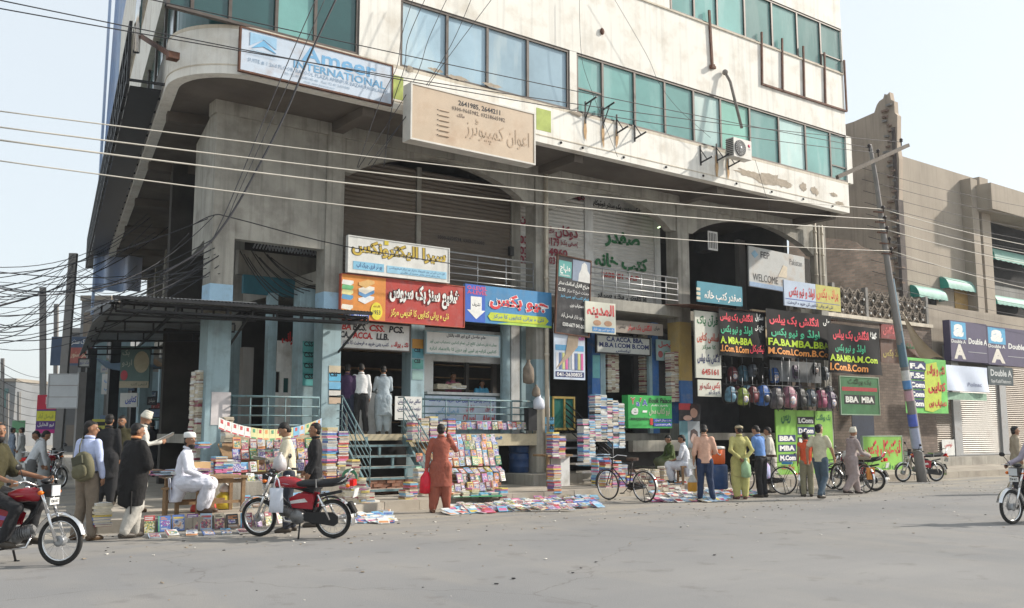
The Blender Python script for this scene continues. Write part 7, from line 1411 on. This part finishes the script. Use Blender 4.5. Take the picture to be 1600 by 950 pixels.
    # eyes and mouth
    for s in (-1, 1):
        e = MB(); e.ball(hd + HR @ V((.074, s * .030, .016)), (.010, .014, .008), 0, 10, 8, HR); eo = bld_(e, 'eye', eye_w); e = MB(); e.ball(hd + HR @ V((.082, s * .030, .016)), (.004, .006, .006), 0, 8, 6, HR); bld_(e, 'iris', hair_m, eo)
        e = MB(); e.ball(hd + HR @ V((.083, s * .030, .036)), (.006, .020, .004), 0, 8, 5, HR); bld_(e, 'eyebrow', hair_m if beard != 'white' else white_h)
    e = MB(); e.ball(hd + HR @ V((.086, 0, -.056)), (.006, .020, .006), 0, 8, 5, HR); bld_(e, 'mouth', lip_m)
    if hair and hat != 'turban':
        h = MB(); h.ball(hd + HR @ V((-.030, 0, .036)), (.086, .078, .088), 0, 16, 10, HR); h.ball(hd + HR @ V((-.048, 0, -.025)), (.058, .072, .066), 0, 14, 8, HR)
        if hair == 'full': h.ball(hd + HR @ V((.0, .01, .080)), (.078, .074, .048), 0, 12, 8, HR)
        else: h.ball(hd + HR @ V((.0, 0, .078)), (.066, .064, .036), 0, 12, 8, HR)
        o = bld_(h, 'hair', hair_m); finish(o, .009, .022)
    if beard:
        h = MB(); h.ball(hd + HR @ V((.035, 0, -.088)), (.058, .054, .055 if beard != 'white' else .075), 0, 14, 8, HR)
        if beard == 'moustache': h = MB(); h.ball(hd + HR @ V((.092, 0, -.040)), (.010, .032, .009), 0, 10, 6, HR)
        o = bld_(h, 'moustache' if beard == 'moustache' else 'beard', white_h if beard == 'white' else hair_m)
    if hat == 'cap': h = MB(); h.lathe([(.094, 0), (.098, .02), (.096, .06), (.085, .085), (.04, .095), (.005, .096)], hd + HR @ V((-.01, 0, .045)), 20, 0, HR @ V((-.12, 0, 1)), 1, .9); bld_(h, 'skull_cap', cloth('white', (.72, .72, .70)))
    if hat == 'turban':
        h = MB()
        for i in range(5): h.ring(hd + HR @ V((-.015, 0, .035 + i * .022)), HR @ V((-.2 + .12 * (i % 2), .12 * (i % 3 - 1), 1)), .078 - .006 * i, .026, 24, 8)
        h.ball(hd + HR @ V((-.015, 0, .085)), (.08, .075, .06), 0, 14, 8, HR); o = bld_(h, 'turban', cloth('cream', (.60, .57, .48))); finish(o, .009, .008, 0)
    # trousers or shalwar
    kind, rgb = legs; g = MB(); wdl = {'trousers': (.108, .083, .070), 'jeans': (.105, .080, .066), 'shalwar': (.135, .125, .075)}[kind]; gm = cloth('%s_%02d%02d%02d' % ((kind,) + tuple(int(c * 99) for c in rgb)), rgb)
    for s, q in (('L', 1), ('R', -1)):
        hi, kn, an = J['hip' + s], J['kn' + s], J['an' + s]; closed(g, [hi, hi + (kn - hi) * .5, kn, kn + (an - kn) * .55, an + V((0, 0, .02))], [wdl[0], (wdl[0] + wdl[1]) / 2, wdl[1], (wdl[1] + wdl[2]) / 2, wdl[2]], 12)
    ell_loft(g, [(J['pelvis'] - V((0, 0, .10)), .10, .155, 0), (J['pelvis'], .115, .165, 0), (J['waist'] - V((0, 0, .04)), .10, .14, 0)])
    o = bld_(g, {'trousers': 'trousers', 'jeans': 'jeans', 'shalwar': 'shalwar'}[kind], gm); finish(o, vox * 1.25, .030 if kind == 'shalwar' else .022)
    # upper garment
    kind, rgb = top; g = MB(); gm = cloth('%s_%02d%02d%02d' % ((kind,) + tuple(int(c * 99) for c in rgb)), rgb); pe, wa, ch, ne = J['pelvis'], J['waist'], J['chest'], J['neck']; sh2 = (J['shL'] + J['shR']) / 2
    secs = [(wa, .115, .155, tw / 2), (ch, .125, .170, tw), (sh2 - (sh2 - ch) * .25, .105, .178, tw), (sh2 + V((0, 0, .022)), .080, .125, tw), (ne + V((0, 0, .012)), .064, .068, tw)]
    if kind == 'kameez':
        kd = ((J['knL'] + J['knR']) / 2 - pe); dn = V((0, 0, -1)) if kd.z < -.3 else None; hz = hem or .50
        if dn: pre = [(pe + V((kd.x * .5, kd.y * .5, hz - pe.z)), .155, .225, 0), (pe + V((kd.x * .3, 0, (hz - pe.z) * .6)), .145, .205, 0), (pe, .130, .178, 0)]
        else: pre = [(pe + V((-.06, 0, -.32)), .09, .20, 0), (pe + V((0, 0, -.06)), .15, .20, 0)]; closed(g, [J['hipL'] + V((.06, 0, .02)), J['knL'] + V((-.05, 0, .01))], [.13, .115]); closed(g, [J['hipR'] + V((.06, 0, .02)), J['knR'] + V((-.05, 0, .01))], [.13, .115])
        secs = pre + secs
    elif kind in ('shirt', 'tee', 'vest'): secs = [(pe + (wa - pe) * (-.45 if not tuck else .15), .118, .168, 0), (pe + (wa - pe) * .3, .118, .162, 0)] + secs
    elif kind == 'shawl':
        hz = hem or .62; secs = [(pe + V((-.02, 0, hz - pe.z)), .16, .22, 0), (pe + V((0, 0, -.1)), .19, .245, 0), (wa, .19, .25, tw / 2), (ch, .17, .235, tw), (sh2 - (sh2 - ch) * .2, .135, .205, tw), (sh2 + V((0, 0, .035)), .095, .145, tw), (ne + V((0, 0, .02)), .072, .075, tw)]
    ell_loft(g, secs, 22)
    for s in 'LR':
        sh, el, wr = J['sh' + s], J['el' + s], J['wr' + s]
        if kind == 'vest': closed(g, [sh, sh + (el - sh) * .12], [.066, .06])
        elif kind == 'shawl': closed(g, [sh, el], [.080, .085])
        elif sleeves == 'short': closed(g, [sh, sh + (el - sh) * .62], [.070, .068])
        elif sleeves == 'rolled': closed(g, [sh, el, el + (wr - el) * .25], [.070, .058, .056])
        else: closed(g, [sh, el, wr - (wr - el) * .04], [.064, .051, .040 if kind != 'kameez' else .047], 12)
    o = bld_(g, {'tee': 't_shirt'}.get(kind, kind), gm); finish(o, vox * 1.2, .034 if kind in ('kameez', 'shawl') else .026)
    c = MB(); c.ring(ne + V((.004, 0, .03)), (ne - ch) + V((.03, 0, 0)), .062, .014, 20, 6, sy=1.6); bld_(c, 'collar', gm)
    if tuck: c = MB(); ell_loft(c, [(pe + (wa - pe) * .18, .123, .172, 0), (pe + (wa - pe) * .40, .121, .168, 0)]); bld_(c, 'belt', black_pl)
    if shoes:
        for s, q in (('L', 1), ('R', -1)):
            an = J['an' + s]; fd = V((J['toe' + s]) - an) if ('toe' + s) in J else V((.9, q * .15, 0)); fd.normalize(); f = MB()
            f.tube([an - fd * .075 - V((0, 0, .045)), an - fd * .03 - V((0, 0, .035)), an + fd * .06 - V((0, 0, .04)), an + fd * .14 - V((0, 0, .05)), an + fd * .185 - V((0, 0, .056))], [.034, .046, .044, .040, .022], 12); o = bld_(f, 'shoe', mat('leather_%02d' % int(shoes[0] * 99), shoes, .5, .2, 9))
    root['J'] = 0; del root['J']
    return root, J
def at_person(root, p):                               # a person's own point in the world
    k = root.scale[0]; return V(root.location) + M.Rotation(root.rotation_euler.z, 3, 'Z') @ (V(p) * k)
AWAY, RT, LT, CAMD = 53, -37, 143, -127
def G(x, y, z=0.0): return onZ(x, y, z)
walkR = dict(knL=(.12, .09, .50), anL=(.22, .09, .10), knR=(.02, -.09, .50), anR=(-.24, -.09, .13))
# 1 shoulder bag
r1, J1 = person('man in a pale blue shirt seen from behind with an olive shoulder bag', G(131, 844), 30, 1.74, .02, dict(anL=(-.02, .16, .08), anR=(.0, -.14, .08), elR=(-.02, -.25, 1.13), wrR=(.05, -.24, .90)), ('shirt', (.48, .54, .76)), ('trousers', (.20, .16, .12)), look=(-45, 8), shoes=(.10, .06, .03), vox=.012, tuck=1)
bp = at_person(r1, (-.17, -.09, 1.06)); sb = empty('shoulder_bag', bp, 'olive canvas sling bag on the back of the man in the pale blue shirt', 'bag'); olive = mat('olive_canvas', (.13, .12, .07), .85, .2, 9, .3, 30); hr = R(30)
def oval(mb, c, d, rot, n=16, m=0):
    vs = []; prof = [(0, .45), (.06, .78), (.25, .98), (.6, 1.0), (.85, .82), (1, .35)]
    for t, k in prof:
        for j in range(n): a = 2 * PI * j / n; vs.append(c + rot @ V((math.copysign(abs(math.cos(a)) ** .7, math.cos(a)) * d[0] / 2 * k, math.copysign(abs(math.sin(a)) ** .7, math.sin(a)) * d[1] / 2 * k, d[2] * (t - .5))))
    mb.add(vs, [(a * n + j, a * n + (j + 1) % n, (a + 1) * n + (j + 1) % n, (a + 1) * n + j) for a in range(5) for j in range(n)] + [tuple(reversed(range(n))), tuple(range(5 * n, 6 * n))], m, True)
rotb = M.Rotation(hr, 3, 'Z') @ M.Rotation(R(-14), 3, 'X'); m = MB(); oval(m, bp, (.17, .36, .42), rotb); m.build('body', olive, sb)
m = MB(); oval(m, bp + rotb @ V((-.09, 0, -.07)), (.08, .27, .20), rotb); m.build('front_pocket', olive, sb); m = MB(); m.box(bp + rotb @ V((-.095, 0, .09)), (.03, .2, .12), rot=rotb); m.build('flap', mat('dark_olive', (.07, .07, .045), .8), sb)
m = MB(); m.tube([bp + rotb @ V((0, .05, .19)), at_person(r1, (-.15, .02, 1.36)), at_person(r1, (-.06, .07, 1.475)), at_person(r1, (.06, .10, 1.43)), at_person(r1, (.13, .02, 1.2))], .022, 8, sx=.4); m.build('strap', olive, sb)
# 2 black shawl
r2, J2 = person('man wrapped in a long black shawl walking away with an orange collar', G(203, 843), 20, 1.70, .05, dict(knL=(.10, .09, .49), anL=(.14, .10, .10), knR=(.0, -.09, .49), anR=(-.18, -.10, .12), elL=(.10, .24, 1.10), wrL=(.22, .10, 1.12), elR=(.06, -.26, 1.10), wrR=(.16, -.14, 1.0)), ('shawl', (.012, .011, .011)), ('shalwar', (.42, .40, .36)), look=(-25, 12), hem=.50, vox=.012, shoes=(.06, .05, .04))
m = MB(); cp = at_person(r2, (.02, 0, 1.51)); m.ring(cp, (0.1, 0, 1), .062, .014, 20, 6, sy=1.5); o = m.build('scarf', BM[8], None, 'orange collar showing above the black shawl', 'scarf')
m = MB(); q = at_person(r2, (-.12, 0, .62)); a_ = M.Rotation(R(20), 3, 'Z'); m.sheet(lambda u, v: q + a_ @ V((-.05 + .06 * math.sin(u * 9), (u - .5) * .40, -.28 * v * (1.2 - u) + .1)), 14, 8, 0, True, .01); o = m.build('shawl_tail', cloth('shawl_000000', (.012, .011, .011)), None, 'hanging tail of the black shawl', 'cloth')
# 3 turban reader
r3, J3 = person('bearded man in white with a cream turban reading by the book table', G(213, 800, PZ), -15, 1.72, .10, dict(elL=(.12, .22, 1.15), wrL=(.33, .12, 1.20), elR=(.10, -.22, 1.15), wrR=(.33, -.10, 1.20)), ('kameez', (.52, .51, .46)), ('shalwar', (.52, .51, .46)), hat='turban', beard='full', look=(0, 25), hem=.42, shoes=(.10, .05, .03), vox=.014)
def pages(root, p, label, s=.3, tilt=.5, rgb=(.62, .61, .58), name='newspaper', cat='newspaper'):
    c = at_person(root, p); h = root.rotation_euler.z; rr = M.Rotation(h, 3, 'Z'); m = MB()
    m.sheet(lambda u, v: c + rr @ V((s * .7 * (v - .5) * math.cos(tilt), s * (u - .5), s * .7 * (v - .5) * math.sin(tilt) + .05 * abs(2 * u - 1))), 8, 2, 0, True, .008); thing_mesh(m, name, mat('pages_%02d' % int(rgb[0] * 99), rgb, .8, .2, 40), label, cat)
pages(r3, (.42, .0, 1.24), 'white newspaper held open by the bearded man in the turban', .42)
# 4 seated in white
sitp = dict(knL=(.46, .13, .50), knR=(.44, -.12, .50), anL=(.40, .14, .12), anR=(.36, -.10, .12), hipL=(.03, .09, .50), hipR=(.03, -.09, .50))
def seat_pose(zs=.50, dx=0, lean=.1, **kw):
    d = dict(pelvis=(0, 0, zs + .05), waist=(.03, 0, zs + .19), chest=(.06, 0, zs + .38), neck=(.09, 0, zs + .56), head=(.13, 0, zs + .71), shL=(.08, .165, zs + .50), shR=(.08, -.165, zs + .50), elL=(.14, .24, zs + .24), elR=(.14, -.24, zs + .24), wrL=(.36, .16, zs + .14), wrR=(.36, -.16, zs + .14)); d.update(sitp); d.update(kw)
    d['hipL'] = (.03, .09, zs + .02); d['hipR'] = (.03, -.09, zs + .02); return d
b4 = G(279, 806, PZ); r4, J4 = person('bearded man in white kameez and skull cap sitting on a bench', b4, -28, 1.76, 0, seat_pose(.49, wrL=(.42, .08, .58), wrR=(.44, -.06, .58)), ('kameez', (.66, .67, .74)), ('shalwar', (.64, .65, .72)), hat='cap', beard='full', look=(-38, 0), shoes=(.09, .05, .03), vox=.011)
m = MB(); q = at_person(r4, (-.10, 0, .55)); a_ = M.Rotation(R(-28), 3, 'Z'); m.sheet(lambda u, v: q + a_ @ V((-.06 + .03 * math.sin(u * 8 + 1) + .03 * v, (u - .5) * (.42 + .08 * v), -.36 * v + .06)), 14, 8, 0, True, .012); m.build('kameez_tail', cloth('kameez_656673', (.66, .67, .74)), None, 'back hem of the seated man\'s white kameez hanging over the bench', 'cloth')
# 5, 6 readers at the left rack
r5, J5 = person('man in a cream shirt reading a magazine behind the red motorcycle', G(449, 831), 158, 1.72, .12, dict(elL=(.12, .21, 1.14), wrL=(.36, .08, 1.12), elR=(.12, -.21, 1.14), wrR=(.38, -.06, 1.10), anL=(.02, .12, .08), anR=(-.08, -.14, .08)), ('shirt', (.62, .56, .42)), ('jeans', (.03, .035, .05)), look=(0, 38), vox=.011, skin=skin_b)
pages(r5, (.46, .0, 1.12), 'open magazine in the hands of the man in the cream shirt', .30, .2, (.40, .42, .35), 'magazine', 'magazine')
r6, J6 = person('man in a black kameez looking at the left book rack', G(489, 823), 150, 1.72, .0, dict(elR=(.02, -.24, 1.12), wrR=(.16, -.22, .92), wrL=(.06, .25, .90)), ('kameez', (.014, .014, .016)), ('shalwar', (.014, .014, .016)), look=(10, 5), hem=.62, vox=.012)
# 7 russet
r7, J7 = person('man in russet shalwar kameez with phone at his ear by the centre stand', G(688, 801), 62, 1.72, .0, dict(elR=(.06, -.30, 1.20), wrR=(.10, -.15, 1.50), elL=(-.02, .25, 1.13), wrL=(.0, .27, .88), anL=(-.04, .15, .08), anR=(.03, -.13, .08)), ('kameez', (.30, .085, .055)), ('shalwar', (.28, .08, .05)), look=(-8, 10), hem=.50, vox=.012, shoes=(.16, .07, .04))
sack(at_person(r7, (0, .28, .36)), (.15, .10, .46), mat('red_plastic', (.60, .01, .03), .35, .2, 8), 'bright red plastic bag in the left hand of the man in russet', 'plastic_bag')
m = MB(); m.box(at_person(r7, (.09, -.12, 1.58)), (.03, .02, .11), R(62)); thing_mesh(m, 'mobile_phone', black_pl, 'dark phone held at the ear of the man in russet', 'phone')
# 8-12 shop people
def onfl(x, Y, z=ZF + .004): return V((onY(x, 675, Y).x, Y, z))
person('man in a white shirt and black trousers standing in the shop doorway', onfl(563, 20.75), 68, 1.70, .10, dict(elL=(.08, .24, 1.12), wrL=(.25, .2, 1.05), anL=(0, .12, .08), anR=(0, -.13, .08)), ('shirt', (.66, .66, .66)), ('trousers', (.02, .02, .022)), look=(0, 25), tuck=1)
person('man in pale grey blue kameez at the shop counter', onfl(598, 20.72), 70, 1.66, .08, dict(elL=(.10, .22, 1.12), wrL=(.28, .12, 1.06), elR=(.10, -.22, 1.12), wrR=(.28, -.12, 1.06)), ('kameez', (.36, .42, .46)), ('shalwar', (.36, .42, .46)), look=(0, 25), hem=.46)
person('man in dark purple half hidden by the corner column at the shop door', onfl(541, 20.9), 60, 1.68, .05, {}, ('shirt', (.05, .025, .07)), ('trousers', (.015, .02, .04)), look=(0, 20), vox=.018)
person('shopkeeper in a pink shirt behind the window counter', onfl(706, 21.95), -95, 1.66, .08, dict(elL=(.10, .22, 1.12), wrL=(.26, .12, 1.05), elR=(.10, -.22, 1.12), wrR=(.26, -.12, 1.05)), ('shirt', (.42, .12, .18)), ('trousers', (.03, .03, .03)), vox=.018, look=(0, 15))
person('boy in a blue and white jersey leaning on the window counter', onfl(750, 21.95), -110, 1.50, .30, dict(elL=(.22, .24, 1.05), wrL=(.36, .05, 1.06), elR=(.22, -.24, 1.05), wrR=(.36, -.05, 1.06)), ('tee', (.10, .38, .58)), ('trousers', (.03, .03, .03)), vox=.018, sleeves='short', look=(-20, 0))
# 13-14 sellers
person('bookseller in white kameez with moustache sitting on the rough stool', G(1074, 757, PZ), 125, 1.68, 0, seat_pose(.48), ('kameez', (.58, .60, .64)), ('shalwar', (.58, .60, .64)), beard='moustache', look=(12, 28), vox=.014, sleeves='rolled')
person('man in dark green sitting in the shade behind the bookseller', V((onY(1050, 700, 19.2).x, 19.2, PZ + .05)), 160, 1.62, 0, seat_pose(.45), ('kameez', (.07, .10, .03)), ('shalwar', (.09, .10, .05)), look=(0, 30), vox=.02)
# 15-18
r15, J15 = person('man in a peach shirt and blue jeans looking down at the spread of books', G(1103, 784), 48, 1.72, .08, dict(anL=(.05, .12, .08), anR=(-.05, -.16, .08), elR=(.04, -.25, 1.12), wrR=(.16, -.16, 1.03), elL=(-.05, .24, 1.12), wrL=(.0, .25, .89)), ('shirt', (.60, .36, .26)), ('jeans', (.02, .035, .08)), look=(-10, 32), vox=.012, sleeves='rolled', skin=skin_b)
m = MB(); m.box(at_person(r15, (.02, .29, .84)), (.03, .16, .22), R(48)); thing_mesh(m, 'held_book', BM[2], 'white book held in the left hand of the man in the peach shirt', 'book')
r16, J16 = person('man in yellow green shalwar kameez with hands behind his back', G(1158, 780), 58, 1.72, .05, dict(elL=(-.12, .26, 1.13), wrL=(-.19, .08, .96), elR=(-.12, -.26, 1.13), wrR=(-.19, -.05, .93)), ('kameez', (.46, .43, .16)), ('shalwar', (.46, .43, .16)), look=(15, 15), hem=.52, vox=.012, shoes=(.13, .05, .04))
m = MB(); hp = at_person(r16, (.005, 0, 1.635)); m.lathe([(.095, 0), (.097, .03), (.085, .055), (.03, .065)], hp, 18, 0, (0.15, .1, 1)); thing_mesh(m, 'knitted_cap', mat('cap_beige', (.42, .36, .24), .9, .3, 60), 'beige knitted cap on the man in yellow green', 'cap')
sack(at_person(r16, (-.24, -.06, .50)), (.13, .10, .42), mat('green_clear_plastic', (.30, .46, .26), .3, .2, 8), 'pale green plastic bag held behind the man in yellow green', 'plastic_bag')
r17, J17 = person('man in a blue shirt and black trousers bending to look at the books', G(1191, 777), 95, 1.72, .16, dict(elR=(.10, -.25, 1.12), wrR=(.06, -.25, .88), elL=(.12, .22, 1.1), wrL=(.26, .16, .96)), ('shirt', (.12, .24, .52)), ('trousers', (.015, .015, .018)), look=(5, 32), vox=.012, tuck=1, skin=skin_b)
sack(at_person(r17, (.06, -.27, .42)), (.15, .08, .44), mat('printed_bag', (.42, .46, .68), .4, .25, 9, dirt=((.5, .12, .35), .7, 10)), 'blue and pink printed carrier bag held by the man in the blue shirt', 'plastic_bag')
person('man in a pale shirt mostly hidden behind the blue shirt', G(1207, 770), 120, 1.68, .10, {}, ('kameez', (.52, .50, .44)), ('shalwar', (.40, .38, .33)), look=(0, 20), vox=.018)
# 19-21
person('boy in an orange vest standing beside the parked bicycles', G(1262, 776), 50, 1.55, .04, dict(elR=(.0, -.23, 1.12), wrR=(.02, -.24, .88)), ('vest', (.62, .09, .03)), ('trousers', (.22, .20, .13)), look=(0, 15), vox=.013, hair='full', sleeves='none')
person('youth in a beige t shirt and jeans walking right past the bicycles', G(1284, 781), 8, 1.74, .0, dict(elL=(-.14, .24, 1.14), wrL=(-.10, .26, .90), elR=(.10, -.24, 1.14), wrR=(.22, -.24, .93), **walkR), ('tee', (.54, .50, .36)), ('jeans', (.06, .09, .12)), look=(-15, 0), vox=.012, hair='full', sleeves='short', skin=skin_b)
r21, J21 = person('old man in a grey mauve kameez and white turban pushing the loaded bicycle', G(1332, 773), -22, 1.66, .14, dict(elL=(.16, .22, 1.08), wrL=(.38, .18, 1.02), elR=(.16, -.22, 1.08), wrR=(.40, -.18, 1.0), **walkR), ('kameez', (.33, .27, .26)), ('shalwar', (.33, .27, .26)), hat='turban', beard='white', look=(0, 0), hem=.50, vox=.012, shoes=(.03, .02, .02))
# riders
def rider(label, c, d, z0, back=0.0, **kw):
    h = math.degrees(math.atan2(d.y, d.x)); zs = .80; p = dict(pelvis=(-.28, 0, zs + .10), waist=(-.24, 0, zs + .26), chest=(-.20, 0, zs + .45), neck=(-.15, 0, zs + .62), head=(-.11, 0, zs + .78), shL=(-.17, .165, zs + .56), shR=(-.17, -.165, zs + .56), elL=(-.06, .25, 1.10), elR=(-.06, -.25, 1.10), wrL=(.12, .35, 1.0), wrR=(.12, -.35, 1.0), hipL=(-.26, .1, zs + .07), hipR=(-.26, -.1, zs + .07), knL=(.14, .20, .68), knR=(.14, -.20, .68), anL=(.0, .22, .30), anR=(.0, -.22, .30))
    p = {k: ((v[0] - back, v[1], v[2]) if k[:2] not in ('wr', 'kn', 'an') else v) for k, v in p.items()}
    return person(label, V((c.x, c.y, z0)), h, 1.72, 0, p, curl=.9, **kw)
rider('rider in a brown green shawl on the motorcycle at the bottom left', lc, ldir, 0, .2, top=('shawl', (.045, .040, .016)), legs=('trousers', (.012, .014, .022)), look=(-30, 0), beard='full', hem=.86, vox=.013)
rider('rider in a pale mauve shirt on the motorcycle at the right edge', rc, rdir, 0, top=('shirt', (.38, .34, .40)), legs=('trousers', (.05, .05, .06)), look=(0, 0), vox=.013)
person('man in a beige kameez walking beyond the right hand rider', G(1592, 772), -45, 1.70, 0, dict(**walkR), ('kameez', (.36, .30, .22)), ('shalwar', (.32, .28, .2)), look=(0, 0), vox=.018, hair='full')
# the crowd at the left
CR = [('man in a white shirt leaning over the motorcycles at the far left', 44, 783, 0, 1.66, .45, 'shirt', (.50, .52, .54), 'trousers', (.12, .12, .12)), ('person in grey bending beside the leaning white shirt', 66, 775, 180, 1.62, .35, 'kameez', (.34, .34, .33), 'shalwar', (.30, .30, .30)),
      ('man in black facing the shops left of the shawl man', 163, 790, 60, 1.70, .05, 'kameez', (.02, .02, .022), 'shalwar', (.02, .02, .022)), ('bearded man in a dark brown shawl facing the street', 184, 787, -120, 1.68, 0, 'shawl', (.05, .035, .02), 'shalwar', (.04, .035, .03)),
      ('man in dark clothes behind the shoulder bag man', 148, 775, 100, 1.66, 0, 'kameez', (.035, .03, .03), 'shalwar', (.03, .03, .03)), ('man in grey deep in the side street', 150, 733, 40, 1.70, 0, 'kameez', (.16, .17, .18), 'shalwar', (.16, .17, .18)),
      ('distant man in white on the side street', 30, 740, 150, 1.70, 0, 'kameez', (.5, .5, .48), 'shalwar', (.5, .5, .48)), ('distant man in blue grey on the side street', 16, 735, 10, 1.70, 0, 'kameez', (.2, .24, .3), 'shalwar', (.2, .24, .3)), ('man in black under the corner canopy', 234, 745, 90, 1.70, 0, 'kameez', (.03, .03, .035), 'shalwar', (.03, .03, .035))]
for (l, x, y, hdg, H, ln, tk, tc_, lk, lc_) in CR: person(l, G(x, y, PZ if x > 150 and y < 792 else 0), hdg, H, ln, {}, (tk, tc_), (lk, lc_), vox=.018 if y > 770 else .022, look=(0, 10 if ln < .2 else 20), beard='full' if 'bearded' in l else None)

# ================================================================ hazy air
hz = MB(); hz.bb(-40, 120, -25, 160, -1.0, 22); hm = bpy.data.materials.new('haze'); hm.use_nodes = True; hn = hm.node_tree; hn.nodes.clear()
ho = hn.nodes.new('ShaderNodeOutputMaterial'); hv = hn.nodes.new('ShaderNodeVolumePrincipled'); hv.inputs['Density'].default_value = .0006; hv.inputs['Color'].default_value = (.82, .88, .95, 1); hv.inputs['Anisotropy'].default_value = .3; hn.links.new(hv.outputs[0], ho.inputs['Volume'])
hz.build('haze', hm, None, 'thin haze over the street', 'haze', kind='stuff')
